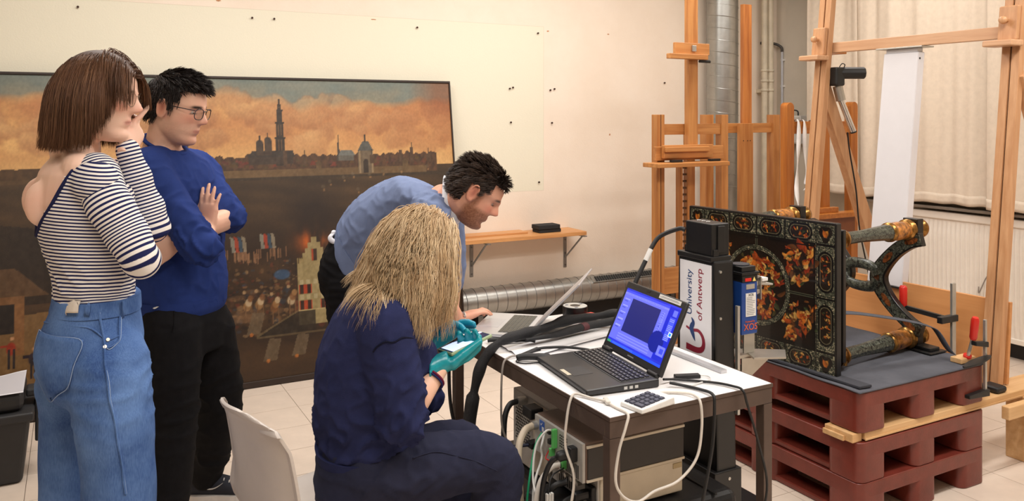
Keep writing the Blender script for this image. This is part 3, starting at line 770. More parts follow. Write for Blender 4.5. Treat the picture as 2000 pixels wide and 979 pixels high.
# ---- large H frame easel leaning to the right wall
bee = wood('beech_mast', (206, 158, 116), (184, 132, 90), 'z', 46, 0.4)
bee_y = wood('beech_beam', (212, 168, 130), (194, 146, 108), 'y', 46, 0.4)
slotm = mat('slot_dark', (60, 32, 16), 0.7)
E4 = thing('large_easel', 'huge beech easel with two leaning masts joined by a top beam', 'easel', (3.72, 2.8, 0.33))
def mx(z): return 3.72 + 0.112 * (z - 0.355)
def lean_box(y0, y1, z0, z1, dx0, dx1):
    return MB().hexa([(mx(z0) + dx0, y0, z0), (mx(z0) + dx1, y0, z0), (mx(z0) + dx1, y1, z0), (mx(z0) + dx0, y1, z0), (mx(z1) + dx0, y0, z1), (mx(z1) + dx1, y0, z1), (mx(z1) + dx1, y1, z1), (mx(z1) + dx0, y1, z1)])
for yc, z0, nm in ((3.375, 0.36, 0), (2.265, 0.356, 1)):
    ms = lean_box(yc - 0.043, yc - 0.004, z0, 3.05, 0, 0.042).build('mast_rail', bee, E4, 0.003)
    lean_box(yc + 0.004, yc + 0.043, z0, 3.05, 0, 0.042).build('mast_rail', bee, E4, 0.003)
    lean_box(yc - 0.0045, yc + 0.0045, z0 + 0.02, 3.03, 0.012, 0.03).build('mast_slot', slotm, E4)
    bl = lean_box(yc - 0.038, yc + 0.052, 1.955, 2.12, -0.028, -0.001).build('slide_block', bee, E4, 0.006)
    lean_box(yc - 0.06, yc + 0.08, 1.925, 1.954, -0.10, -0.002).build('block_ledge', bee_y, bl, 0.006)
    MB().lathe((mx(2.05) - 0.075, yc + 0.01, 2.05), (mx(2.05) - 0.027, yc + 0.01, 2.05), [(0, .008), (.1, .017), (.4, .019), (.6, .012), (.7, .009), (1, .009)], 16).build('turned_knob', bee, bl, smooth=True)
lean_box(2.20, 3.42, 1.972, 2.032, 0.046, 0.086).build('top_beam', bee_y, E4, 0.003)
panel = wood('plywood', (214, 152, 96), (196, 134, 80), 'y', 18, 0.45)
MB().hexa([(3.785, 2.22, 0.36), (3.803, 2.22, 0.36), (3.803, 3.42, 0.36), (3.785, 3.42, 0.36), (3.815, 2.22, 0.735), (3.833, 2.22, 0.735), (3.833, 3.42, 0.725), (3.815, 3.42, 0.725)]).build('low_panel', panel, E4, 0.002)
p0 = V((mx(1.76) + 0.05, 3.40, 1.80)); p1 = V((4.72, 3.40, 0.06))
MB().bar(p0, p1, 0.05, 0.085, up=(1, 0, 0.4)).build('rear_strut', bee, E4, 0.003)
MB().bar(p0 - V((0, 1.17, 0)), p1 - V((0, 1.17, 0)), 0.05, 0.085, up=(1, 0, 0.4)).build('rear_strut', bee, E4, 0.003)
pale = wood('pale_birch', (224, 184, 134), (204, 158, 106), 'x', 30, 0.5)
# long foot beam that passes between the upper two pallets
ft = MB().box((2.735, 2.155, 0.325), (4.6, 2.285, 0.355)).build('foot_beam', pale, E4, 0.003)
MB().box((2.735, 2.152, 0.324), (4.6, 2.156, 0.331)).build('foot_edge', pale, ft)
MB().box((3.70, 3.31, 0.325), (4.6, 3.44, 0.355)).build('foot_beam', pale, E4, 0.003)
MB().box((3.79, 2.06, 0.245), (3.835, 2.154, 0.325)).build('outrigger', pale, E4, 0.004)
MB().box((3.60, 2.10, 0.265), (4.5, 2.135, 0.322)).build('outrigger_rail', pale, E4, 0.004)
for x, y in ((3.9, 2.22), (4.55, 2.22), (4.55, 3.375), (3.78, 3.375)):
    MB().box((x - 0.04, y - 0.05, 0.0), (x + 0.04, y + 0.05, 0.324)).build('foot_block', pale, E4, 0.004)
MB().cyl((3.77, 2.103, 0.225), (3.77, 2.103, 0.262), 0.012, seg=12).build('levelling_bolt', brassm, E4)
MB().box((4.2, 2.02, 0.18), (4.245, 2.14, 0.24)).build('outrigger', bee_y, E4)
o = MB().box((3.625, 2.165, 0.3555), (3.70, 2.25, 0.385)).build('rubber_block', mat('black_rubber', (24, 24, 26), 0.5), None, 0.012, bseg=3)
tag(o, 'small rounded black block lying on the wooden foot beside the leaning mast', 'block')
# actuator with chrome rod on the far mast
ac = thing('actuator_motor', 'black motor with a chrome rod fixed behind the far leaning mast', 'motor', (3.95, 3.33, 1.80))
P1 = V((3.96, 3.34, 1.83))
MB().box((3.925, 3.285, 1.775), (4.0, 3.355, 1.885)).build('gear_housing', blackm, ac, 0.012, bseg=3)
MB().cyl((3.98, 3.32, 1.852), (4.11, 3.24, 1.852), 0.036, seg=8).build('motor_housing', blackm, ac, 0.006)
MB().cyl((3.985, 3.33, 1.775), (4.005, 3.322, 1.69), 0.028, seg=18).build('rod_collar', mat('satin_steel', (190, 186, 178), 0.35, metal=0.9), ac, smooth=True)
MB().cyl((4.005, 3.322, 1.69), (4.085, 3.30, 1.505), 0.018, seg=16).build('rod', mat('chrome', (225, 225, 225), 0.12, metal=1.0), ac, smooth=True)
MB().cyl((4.084, 3.30, 1.507), (4.087, 3.2995, 1.50), 0.0195, seg=16).build('rod_end', blackm, ac)
MB().tube(smoothline([(3.965, 3.30, 1.885), (3.975, 3.29, 1.905), (4.0, 3.29, 1.90), (4.0, 3.30, 1.875)], 6), 0.003, 6).build('wire_loop', blackm, ac, smooth=True)
cable('motor_cable', [(4.09, 3.345, 1.50), (4.11, 3.345, 1.38), (4.165, 3.345, 1.15), (4.20, 3.345, 0.9), (4.28, 3.34, 0.6), (4.32, 3.33, 0.3), (4.36, 3.30, 0.006)], 0.0045, blackm, 'thin black cable running down behind the far leaning mast')
# white lifting column
lc = thing('lifting_column', 'tall flat white column hanging in the middle of the huge beech easel', 'column', (3.8, 2.9, 0.74))
whitem = mat('white_enamel', (226, 224, 228), 0.35, var=0.01)
lean_box(2.775, 2.985, 0.70, 1.94, 0.045, 0.10).build('outer_tube', whitem, lc, 0.006)
lean_box(2.785, 2.975, 1.94, 1.962, 0.05, 0.095).build('inner_tube', whitem, lc, 0.003)
lean_box(2.74, 3.02, 1.9625, 1.97, 0.02, 0.12).build('top_plate', mat('satin_steel', (190, 186, 178), 0.35, metal=0.9), lc, 0.001)
MB().cyl((mx(1.9) + 0.06, 2.776, 1.905), (mx(1.9) + 0.06, 2.7735, 1.905), 0.006, seg=10).build('screw_hole', blackm, lc)
lean_box(2.77, 2.99, 0.694, 0.70, 0.04, 0.105).build('foot_cap', blackm, lc)

# ================================================================ PALLETS, MAT
palm = mat('red_plastic', (122, 52, 41), 0.34, col2=(104, 43, 33), scale=14, bump=0.12, bscale=120)
scuff = mat('scuffed_plastic', (172, 130, 118), 0.6)
PX0, PX1, PY0, PY1 = 2.695, 3.505, 2.146, 3.20
def rounded_rect(x0, x1, y0, y1, r, n=5):
    pts = []
    for cx, cy, a0 in ((x1 - r, y1 - r, 0), (x0 + r, y1 - r, 90), (x0 + r, y0 + r, 180), (x1 - r, y0 + r, 270)):
        for k in range(n + 1):
            a = math.radians(a0 + 90 * k / n); pts.append((cx + r * math.cos(a), cy + r * math.sin(a)))
    return pts
def pallet(z, label, dx=0.0):
    root = thing('plastic_pallet', label, 'pallet', (PX0 + 0.4, PY0 + 0.5, z), 'red plastic pallets in a stack')
    h = 0.159
    deck = MB(); deck.prism([(x + dx, y, z + h - 0.06) for x, y in rounded_rect(PX0, PX1, PY0, PY1, 0.035)], (0, 0, 0.06))
    deck.build('deck', palm, root, 0.004, smooth=True)
    W3 = 0.165
    xs = (PX0, (PX0 + PX1 - 0.15) / 2, PX1 - W3); ys = (PY0, (PY0 + PY1) / 2 - 0.09, PY1 - W3)
    for i, x in enumerate(xs):
        for j, y in enumerate(ys):
            wx = 0.15 if i == 1 else W3; wy = 0.16 if j == 1 else W3
            b = MB(); b.prism([(px, py, z) for px, py in rounded_rect(x + dx, x + wx + dx, y, y + wy, 0.035)], (0, 0, h - 0.05))
            b.build('foot', palm, root, 0.006, smooth=True)
    # runner along the left side joining its feet near the bottom
    for x in (PX0 + 0.012 + dx, PX1 - 0.12 + dx):
        MB().box((x, PY0 + 0.1, z + 0.002), (x + 0.10, PY1 - 0.1, z + 0.026)).build('runner', palm, root, 0.006)
    return root
pallet(0.0, 'lowest red plastic pallet of the stack, standing on the floor tiles')
pallet(0.1595, 'middle red plastic pallet of the stack under the pale wooden beam')
pallet(0.356, 'topmost red plastic pallet of the stack under the grey felt mat', 0.0)
pk = thing('wooden_wedge', 'short stepped wooden wedge poking out between the upper two pallets', 'wedge', (2.70, 2.23, 0.3195))
MB().box((2.676, 2.165, 0.3195), (2.73, 2.30, 0.3545)).build('block', pale, pk, 0.003)
MB().box((2.664, 2.20, 0.3195), (2.675, 2.30, 0.340)).build('step', pale, pk, 0.002)
o = MB().box((2.80, 3.05, 0.3195), (3.4, 3.15, 0.3545)).build('spacer_board', pale, None, 0.003); tag(o, 'wooden spacer board between the pallets at the far end of the stack', 'board')
felt = mat('grey_felt', (92, 93, 100), 0.95, var=0.1, scale=6, bump=0.3, bscale=400, spec=0.1)
def matf(U, W):
    x = PX0 - 0.006 + 0.81 * U; y = PY0 - 0.004 + (PY1 - PY0) * W
    return x, y, 0.5195 + 0.0025 * fbm(x * 5, y * 5, 3, 3) + 0.0012 * np.sin(y * 26) * np.clip(1 - x * 0 , 0, 1)
me, U, W = grid_mesh('felt_mat', 60, 70, matf)
o = link_mesh('felt_mat', me, felt, None, smooth=True); md = o.modifiers.new('solid', 'SOLIDIFY'); md.thickness = 0.005; md.offset = -1
o.location = (0, 0, 0.0015)
tag(o, 'dark grey felt mat spread over the topmost red pallet', 'mat')
o = MB().hexa([(2.715, 2.165, 0.5255), (2.78, 2.158, 0.5255), (2.735, 3.02, 0.5255), (2.672, 3.02, 0.5255), (2.715, 2.165, 0.536), (2.78, 2.158, 0.536), (2.735, 3.02, 0.536), (2.672, 3.02, 0.536)]).build('foam_strip', mat('dark_foam', (58, 59, 66), 0.9, bump=0.2), None, 0.002)
tag(o, 'dark foam strip lying under the edge of the inlaid table top', 'foam strip')
# ================================================================ INLAID TABLE lying on its side
TB, TE, TZ, TH = V((2.735, 2.292, 0)), V((2.655, 3.09, 0)), 0.5265, 0.632
UD = (TE - TB).normalized(); TL = (TE - TB).length
ND = V((UD.y, -UD.x, 0)).normalized()          # from the painted face into the thickness (away from the camera)
if ND.x < 0: ND = -ND
rsT = np.random.RandomState(3)
def inlay_colors(U, W):
    """U along the top 0..TL, W up 0..TH (metres): pewter tracery, cartouches, flowers"""
    C_ = lambda *c: np.array(c, float)
    shp = U.shape
    col = np.zeros(shp + (3,)) + C_(20, 17, 15)
    sp = fbm(U * 240, W * 240, 4, 2); vine = np.abs(fbm(U * 46, W * 46, 8, 2) - 0.5)
    pew = C_(72, 78, 70) + (sp[..., None] - 0.5) * 110
    pew = np.where((vine < 0.018)[..., None], C_(168, 168, 150), pew)
    dots = vnoise(U * 420, W * 420, 17)
    pew = np.where((dots > 0.84)[..., None], C_(206, 200, 182), pew)
    border = (U < 0.096) | (U > TL - 0.096) | (W < 0.096) | (W > TH - 0.096)
    col[border] = pew[border]
    uA, wA = U[0], W[:, 0]
    def sub(u0, u1, w0, w1):
        i0, i1 = np.searchsorted(uA, [u0, u1]); j0, j1 = np.searchsorted(wA, [w0, w1]); return np.s_[j0:j1, i0:i1]
    def blend(S_, m, c):
        col[S_] = col[S_] * (1 - m[..., None]) + np.array(c, float) * m[..., None]
    def line(u0, w0, u1, w1, t, c=(18, 17, 16)):
        S_ = sub(min(u0, u1) - t, max(u0, u1) + t, min(w0, w1) - t, max(w0, w1) + t)
        blend(S_, np.ones(U[S_].shape), c)
    def petal(cu, cw, a, ln, wd, c, curl=0.0):
        S_ = sub(cu - ln, cu + ln, cw - ln, cw + ln)
        du, dw = U[S_] - cu, W[S_] - cw
        p = du * math.cos(a) + dw * math.sin(a); q = -du * math.sin(a) + dw * math.cos(a) - curl * p * p / max(ln, 1e-6)
        m = (p > -ln * 0.15) & (p < ln)
        t = np.clip(p / ln, 0, 1); w_ = wd * np.sin(np.pi * np.clip(t, 0.03, 1)) ** 0.7
        k = np.clip((w_ - np.abs(q)) / (0.35 * wd), 0, 1) * m
        sh = 0.62 + 0.55 * np.clip(0.5 + q / (2 * wd), 0, 1) + 0.25 * (fbm(U[S_] * 180, W[S_] * 180, 6, 2) - 0.5)
        col[S_] = col[S_] * (1 - k[..., None]) + np.array(c, float) * sh[..., None] * k[..., None]
    ORA = [(206, 118, 44), (222, 156, 74), (178, 80, 34), (146, 52, 28), (214, 176, 104)]
    DRK = [(96, 58, 32), (70, 66, 38), (60, 72, 48), (120, 74, 38)]
    def flower(cu, cw, r, n=5):
        c = ORA[rsT.randint(len(ORA))]; a0 = rsT.uniform(0, 6)
        sp_ = 2 * math.pi / n if rsT.rand() < .35 else rsT.uniform(.35, .7)
        for k in range(n): petal(cu, cw, a0 + k * sp_, r * rsT.uniform(.8, 1.6), r * 0.45, c if k % 2 else ORA[rsT.randint(len(ORA))], rsT.uniform(-1.2, 1.2))
        S_ = sub(cu - r * .3, cu + r * .3, cw - r * .3, cw + r * .3)
        blend(S_, ((U[S_] - cu) ** 2 + (W[S_] - cw) ** 2 < (r * .22) ** 2).astype(float), (110, 50, 26))
    def spray(u0, u1, w0, w1, n, r):
        for k in range(n):
            cu, cw = rsT.uniform(u0, u1), rsT.uniform(w0, w1)
            petal(cu, cw, rsT.uniform(0, 6.3), r * rsT.uniform(1, 2), r * 0.5, DRK[rsT.randint(4)], rsT.uniform(-1, 1))
        for k in range(n):
            cu, cw = rsT.uniform(u0, u1), rsT.uniform(w0, w1)
            if rsT.rand() < 0.5: flower(cu, cw, r * rsT.uniform(.7, 1.2), rsT.randint(4, 7))
            else: petal(cu, cw, rsT.uniform(0, 6.3), r * rsT.uniform(1, 2.2), r * 0.55, ORA[rsT.randint(5)], rsT.uniform(-1, 1))
    def cartouche(cu, cw, hu, hw, n=9):
        S_ = sub(cu - hu - .02, cu + hu + .02, cw - hw - .02, cw + hw + .02)
        du, dw = np.abs(U[S_] - cu), np.abs(W[S_] - cw)
        r = min(hu, hw)
        d = np.hypot(np.maximum(du - (hu - r), 0), np.maximum(dw - (hw - r), 0)) - r
        blend(S_, (np.abs(d - 0.006) < 0.005).astype(float), (20, 19, 18))
        blend(S_, (d < -0.001).astype(float), (34, 27, 21)); blend(S_, (np.abs(d) < 0.0012).astype(float), (120, 118, 100))
        keep = col[S_].copy()
        spray(cu - hu * .75, cu + hu * .75, cw - hw * .7, cw + hw * .7, n, r * 0.33)
        blend_back = (d > -0.002)
        x = col[S_]; x[blend_back] = keep[blend_back]; col[S_] = x
    def panel_lines(u0, u1, w0, w1):
        for a in ((u0, w0, u1, w0), (u0, w1, u1, w1), (u0, w0, u0, w1), (u1, w0, u1, w1)): line(*a, 0.0022)
        g = 0.008
        for a in ((u0 + g, w0 + g, u1 - g, w0 + g), (u0 + g, w1 - g, u1 - g, w1 - g), (u0 + g, w0 + g, u0 + g, w1 - g), (u1 - g, w0 + g, u1 - g, w1 - g)): line(*a, 0.001)
        cu, cw = (u0 + u1) / 2, (w0 + w1) / 2
        line(cu, w0 + g, cu, w1 - g, 0.0014); line(u0 + g, cw, u1 - g, cw, 0.0014)
    xs = [0.096 + (TL - 0.192) * k / 4 for k in range(5)]
    for w0, w1 in ((0.006, 0.092), (TH - 0.092, TH - 0.006)):
        for k in range(4):
            panel_lines(xs[k] + .002, xs[k + 1] - .002, w0, w1); cartouche((xs[k] + xs[k + 1]) / 2, (w0 + w1) / 2, 0.05, 0.027)
    ws = (0.096, TH / 2, TH - 0.096)
    for u0, u1 in ((0.006, 0.092), (TL - 0.092, TL - 0.006)):
        for k in range(2):
            panel_lines(u0, u1, ws[k] + .002, ws[k + 1] - .002); cartouche((u0 + u1) / 2, (ws[k] + ws[k + 1]) / 2, 0.026, 0.075, 11)
    for u0 in (0.006, TL - 0.092):
        for w0 in (0.006, TH - 0.092):
            panel_lines(u0, u0 + 0.086, w0, w0 + 0.086)
            cu, cw = u0 + 0.043, w0 + 0.043
            S_ = sub(u0, u0 + 0.086, w0, w0 + 0.086)
            for sgn in (-1, 1):
                blend(S_, (((U[S_] - cu - sgn * .011) / .021) ** 2 + ((W[S_] - cw - .008) / .024) ** 2 < 1).astype(float), (26, 20, 16))
            blend(S_, (((U[S_] - cu) / .018) ** 2 + ((W[S_] - cw + .014) / .024) ** 2 < 1).astype(float), (26, 20, 16))
            petal(cu - .012, cw + .016, -1.0, .036, .013, (214, 146, 60)); petal(cu + .012, cw + .016, -2.1, .036, .012, (196, 110, 44))
    # inner field
    f0, f1, g0, g1 = 0.104, TL - 0.104, 0.104, TH - 0.104
    S_ = sub(f0, f1, g0, g1); blend(S_, np.ones(U[S_].shape), (26, 18, 14))
    cu, cw, R = TL / 2, TH / 2, 0.163
    # corner scrolls of acanthus
    for su in (-1, 1):
        for sw in (-1, 1):
            bu, bw = cu + su * 0.225, cw + sw * 0.115
            for k in range(16):
                t = k / 15; a = su * (2.2 * t * 3) + (0 if su > 0 else math.pi)
                rr = 0.075 * (1 - 0.65 * t)
                pu = bu + rr * math.cos(a * 1.0) * 0.7; pw = bw + sw * rr * math.sin(a) * 1.1
                petal(pu, pw, a + 0.8 * su, 0.062 * (1 - 0.4 * t), 0.017, ORA[k % 5] if k % 4 else DRK[0], rsT.uniform(-1.2, 1.2))
            spray(bu - .075, bu + .075, bw - .085, bw + .085, 16, 0.016)
    # round medallion
    S_ = sub(cu - R - .03, cu + R + .03, cw - R - .03, cw + R + .03)
    rr = np.hypot(U[S_] - cu, W[S_] - cw)
    ring = (rr < R + 0.016) & (rr > R - 0.006)
    x = col[S_]; pp = pew[S_]; x[ring] = pp[ring]; col[S_] = x
    for r0, t in ((R + 0.017, .0022), (R + 0.010, .0012), (R, .0012), (R - 0.007, .0026)): blend(S_, (np.abs(rr - r0) < t).astype(float), (16, 15, 14))
    blend(S_, (rr < R - 0.009).astype(float), (24, 17, 13))
    keep = col[S_].copy()
    for k in range(46):
        a = rsT.uniform(0, 6.28); r_ = R * math.sqrt(rsT.rand()) * 0.85
        petal(cu + r_ * math.cos(a), cw + r_ * math.sin(a), a + rsT.uniform(-1, 1), rsT.uniform(.03, .055), rsT.uniform(.010, .018), DRK[rsT.randint(4)] if k % 2 else (66, 74, 50), rsT.uniform(-.8, .8))
    for k in range(64):
        a = rsT.uniform(0, 6.28); r_ = R * math.sqrt(rsT.rand()) * 0.82
        flower(cu + r_ * math.cos(a), cw + r_ * math.sin(a), rsT.uniform(.012, .024), rsT.randint(4, 8))
    for k in range(5): petal(cu + rsT.uniform(-.012, .012), cw - .03 + k * .012, 1.57 + rsT.uniform(-.9, .9), .05, .014, (206, 150, 76), rsT.uniform(-1, 1))
    for sg in (-1, 1):
        for k in range(9):
            a = 0.2 + k * 0.42
            petal(cu + sg * (0.028 + 0.024 * math.cos(a)), cw + 0.075 + 0.026 * math.sin(a), a * sg + 1.4, .022, .006, (224, 178, 104))
    flower(cu, cw + 0.11, .03, 7)
    x = col[S_]; m = rr > R - 0.009; x[m] = keep[m]; col[S_] = x
    for a in ((f0, cw, cu - R - .016, cw), (cu + R + .016, cw, f1, cw), (cu, g0, cu, cw - R - .016), (cu, cw + R + .016, cu, g1)):
        line(*a, 0.006, (70, 76, 66)); line(*a, 0.0012)
    for a in ((f0, g0, f1, g0), (f0, g1, f1, g1), (f0, g0, f0, g1), (f1, g0, f1, g1)): line(*a, 0.003, (12, 11, 10))
    return col.reshape(-1, 3) * np.array([0.92, 0.88, 0.80])
def pewter_material(name='pewter_inlay'):
    m = bpy.data.materials.new(name); m.use_nodes = True
    nt = m.node_tree; b = nt.nodes['Principled BSDF']; b.inputs['Roughness'].default_value = 0.3
    tc = node(nt, 'ShaderNodeTexCoord')
    vr = node(nt, 'ShaderNodeTexVoronoi', Scale=150.0); nt.links.new(tc.outputs['Object'], vr.inputs['Vector'])
    nz = node(nt, 'ShaderNodeTexNoise', Scale=90.0, Detail=3.0); nt.links.new(tc.outputs['Object'], nz.inputs['Vector'])
    r1 = node(nt, 'ShaderNodeValToRGB')
    e = r1.color_ramp.elements; e[0].position = 0.36; e[0].color = lin((16, 16, 14)); e[1].position = 0.68; e[1].color = lin((88, 92, 80))
    nt.links.new(nz.outputs['Fac'], r1.inputs[0])
    r2 = node(nt, 'ShaderNodeValToRGB')
    e = r2.color_ramp.elements; e[0].position = 0.12; e[0].color = (1, 1, 1, 1); e[1].position = 0.2; e[1].color = (0, 0, 0, 1)
    nt.links.new(vr.outputs['Distance'], r2.inputs[0])
    mx_ = node(nt, 'ShaderNodeMix'); mx_.data_type = 'RGBA'; nt.links.new(r2.outputs[0], mx_.inputs['Factor'])
    nt.links.new(r1.outputs[0], mx_.inputs[6]); mx_.inputs[7].default_value = lin((176, 172, 156))
    nt.links.new(mx_.outputs[2], b.inputs['Base Color'])
    return m
pew = pewter_material()
floral = mat('floral_marquetry', (214, 140, 66), 0.3, col2=(58, 30, 18), scale=42)
ebony = mat('ebonised_wood', (26, 23, 22), 0.3, var=0.2)
bronze = mat('gilt_bronze', (166, 122, 66), 0.28, metal=0.9, var=0.25, scale=60)
it = thing('inlaid_table', 'antique black table with floral inlay lying on its side on the felt mat', 'table', (2.9, 2.7, TZ))
def tp(u, wz, n=0.0):
    return TB + UD * u + ND * n + V((0, 0, TZ + wz))
me, U, W = grid_mesh('inlaid_panel', 390, 310, lambda U, W: tuple(TB[i] + UD[i] * TL * U * 1.0 - ND[i] * 0.0006 if i < 2 else TZ + TH * W for i in range(3)))
set_colors(me, 'paint', inlay_colors(U * TL, W * TH))
link_mesh('inlaid_panel', me, paint_mat('marquetry', 'paint', 0.22, coat=0.25), it)
def tbox(u0, u1, w0, w1, n0, n1):
    return MB().hexa([tp(u0, w0, n0), tp(u0, w0, n1), tp(u1, w0, n1), tp(u1, w0, n0), tp(u0, w1, n0), tp(u0, w1, n1), tp(u1, w1, n1), tp(u1, w1, n0)])
tbox(0, TL, 0, TH, 0, 0.028).build('table_top', ebony, it, 0.002)
for a in ((-0.004, 0.004, 0, TH), (TL - 0.004, TL + 0.004, 0, TH), (0, TL, -0.001, 0.006), (0, TL, TH - 0.006, TH + 0.002)):
    tbox(*a, -0.0015, 0.029).build('edge_moulding', ebony, it, 0.002)
ap = tbox(0.045, TL - 0.045, 0.05, TH - 0.05, 0.028, 0.10).build('apron', pew, it)
tbox(0.035, TL - 0.035, 0.038, TH - 0.038, 0.10, 0.122).build('apron_moulding', ebony, it, 0.004)
for k in range(3):
    w0 = 0.065 + k * 0.172
    pts = []
    for cx, cz, a0 in ((0.064, w0 + .135, 0), (0.064, w0 + .025, 180)):
        for q in range(9):
            a = math.radians(a0 + q * 22.5); pts.append(tp(0.0445, cz + .018 * math.sin(a), cx + .018 * math.cos(a)))
    MB().prism(pts, UD * -0.002).build('frieze_cartouche', floral, ap)
    for zz in (w0 - .008, w0 + .168):
        tbox(0.0435, 0.046, zz - .001, zz + .001, 0.028, 0.10).build('frieze_line', ebony, ap)
def leg(yu, zc, up):
    u = yu
    q = lambda n: TB + UD * u + ND * n + V((0, 0, zc))
    sh = MB().tube([q(0.122), q(0.14), q(0.30), q(0.46), q(0.515)], [0.032, 0.028, 0.026, 0.034, 0.038], 10).build('leg', pew, it)
    L0 = 0.123
    cl = MB()
    for s in (-1, 1):
        cl.tube([q(L0 + 0.02) + V((0, -0.03, s * 0.03)), q(L0 + 0.02) + V((0, -0.03, s * 0.012))], 0.012, 8)
    cl.lathe(q(L0 - 0.004), q(L0 + 0.05), [(0, .043), (.2, .045), (.4, .034), (.75, .034), (.8, .041), (1, .040)], 20).build('capital', bronze, sh, smooth=True)
    MB().lathe(q(0.505), q(0.535), [(0, .036), (.2, .044), (.6, .045), (.8, .041), (1, .036)], 24).build('collar', bronze, sh, smooth=True)
    MB().tube([q(0.535), q(0.56), q(0.60), q(0.645)], [0.035, 0.042, 0.042, 0.038], 24).build('vase_section', floral, sh, smooth=True)
    MB().lathe(q(0.645), q(0.69), [(0, .036), (.2, .049), (.45, .050), (.55, .043), (.7, .046), (.85, .040), (1, .03)], 24).build('collar', bronze, sh, smooth=True)
    c = q(0.72)
    MB().box((c.x - 0.025, c.y - 0.038, c.z - 0.05), (c.x + 0.018, c.y + 0.038, c.z + 0.05)).build('block', ebony, sh, 0.003)
    MB().lathe(q(0.738), q(0.795), [(0, .022), (.1, .030), (.35, .043), (.6, .045), (.85, .038), (1, .018)], 24).build('bun_foot', bronze, sh, smooth=True)
for u in (0.085, TL - 0.085):
    leg(u, 1.073, 1); leg(u, 0.575, 0)
# curved stretcher boards between the feet
def stretcher(mir):
    ym = 2.694
    pts = smoothline([(2.375, 1.035), (2.42, 1.022), (2.48, 0.985), (2.54, 0.93), (2.585, 0.875), (2.60, 0.825), (2.585, 0.775), (2.545, 0.715), (2.48, 0.665), (2.42, 0.632), (2.375, 0.615)], 6) if False else None
    P = [V((0, a, b)) for a, b in ((2.375, 1.036), (2.43, 1.018), (2.495, 0.975), (2.55, 0.92), (2.59, 0.865), (2.602, 0.825), (2.59, 0.785), (2.55, 0.73), (2.495, 0.68), (2.43, 0.637), (2.375, 0.617))]
    P = smoothline(P, 5)
    if mir: P = [V((0, 2 * ym - p.y, p.z)) for p in P]
    x0 = 3.385; wd = 0.031
    return P, x0, wd
for mir in (0, 1):
    P, x0, wd = stretcher(mir)
    def band(w_, xa, xb, name, m, parent, bev=0.0):
        b = MB(); rows = []
        for i, p in enumerate(P):
            d = (P[min(i + 1, len(P) - 1)] - P[max(i - 1, 0)]).normalized(); nn = V((0, -d.z, d.y))
            ww = w_ * (1.0 + 0.35 * math.exp(-((i - len(P) / 2) / 9) ** 2))
            rows.append([b.b.verts.new((xa, *(p + nn * ww)[1:])), b.b.verts.new((xb, *(p + nn * ww)[1:])), b.b.verts.new((xb, *(p - nn * ww)[1:])), b.b.verts.new((xa, *(p - nn * ww)[1:]))])
        for r0, r1 in zip(rows, rows[1:]):
            for k in range(4): b.b.faces.new([r0[k], r0[(k + 1) % 4], r1[(k + 1) % 4], r1[k]])
        b.b.faces.new(rows[0]); b.b.faces.new(list(reversed(rows[-1])))
        return b.build(name, m, parent, bev)
    sg = band(wd, x0, x0 + 0.034, 'stretcher', ebony, it, 0.004)
    band(wd - 0.007, x0 - 0.0015, x0 + 0.01, 'stretcher_inlay', pew, sg)
    for f in (0.09, 0.29, 0.5, 0.71, 0.91):
        i = int(f * (len(P) - 1)); p = P[i]; d = (P[min(i + 1, len(P) - 1)] - P[max(i - 1, 0)]).normalized(); nn = V((0, -d.z, d.y))
        pts = [V((x0 - 0.0018, *(p + d * 0.036 * math.cos(a) + nn * 0.0135 * math.sin(a))[1:])) for a in [k * math.pi / 8 for k in range(16)]]
        MB().prism(pts, (-0.002, 0, 0)).build('stretcher_cartouche', mat('dark_floral', (150, 84, 40), 0.3, col2=(28, 20, 15), scale=60), sg)
# middle joining scrolls with an eye left open between them
for s in (-1, 1):
    pts = smoothline([(3.388, 2.60, 0.825 + s * 0.01), (3.388, 2.625, 0.825 + s * 0.045), (3.388, 2.694, 0.825 + s * 0.055), (3.388, 2.763, 0.825 + s * 0.045), (3.388, 2.788, 0.825 + s * 0.01)], 6)
    MB().tube(pts, 0.026, 10, up=(1, 0, 0), squash=.65).build('scroll', pew, it, smooth=True)
# support block under the lower near foot, strap and clamps
o = MB().box((3.38, 2.32, 0.5245), (3.50, 2.48, 0.532)).box((3.405, 2.34, 0.532), (3.475, 2.46, 0.5465)).build('support_block', blackm, None, 0.003); tag(o, 'black block supporting the lower foot of the inlaid table', 'block')
strapm = mat('grey_webbing', (76, 78, 86), 0.8, bump=0.3, bscale=600)
def strap(pts, w, side, name='strap'):
    b = MB(); P = smoothline(pts, 8); prev = None; s = V(side).normalized() * (w / 2)
    for p in P:
        q = (b.b.verts.new(p - s), b.b.verts.new(p + s))
        if prev: b.b.faces.new((prev[0], prev[1], q[1], q[0]))
        prev = q
    return b.build(name, strapm, None, smooth=True, solid=0.003)
o = strap([(2.88, 2.475, 0.735), (3.0, 2.44, 0.735), (3.2, 2.39, 0.70), (3.315, 2.36, 0.675), (3.36, 2.335, 0.662), (3.385, 2.30, 0.645), (3.40, 2.255, 0.575), (3.405, 2.235, 0.553)], 0.06, (0.43, 0.9, 0.0))
tag(o, 'grey webbing strap pulled over the lower legs of the inlaid table', 'strap')
redh = mat('red_handle', (206, 38, 28), 0.35); bar_m = mat('zinc_bar', (196, 194, 188), 0.35, metal=0.75)
lo_w = MB().box((3.375, 2.172, 0.525), (3.475, 2.225, 0.548)).build('clamping_block', pale, None, 0.003); tag(lo_w, 'small pale wooden block pressed on the mat corner by the clamp', 'block')
ck = thing('bar_clamp', 'screw clamp with a red handle biting the near corner of the mat', 'clamp', (3.47, 2.17, 0.45), 'red handled clamps')
MB().box((3.474, 2.128, 0.385), (3.486, 2.140, 0.715)).build('bar', bar_m, ck, 0.001)
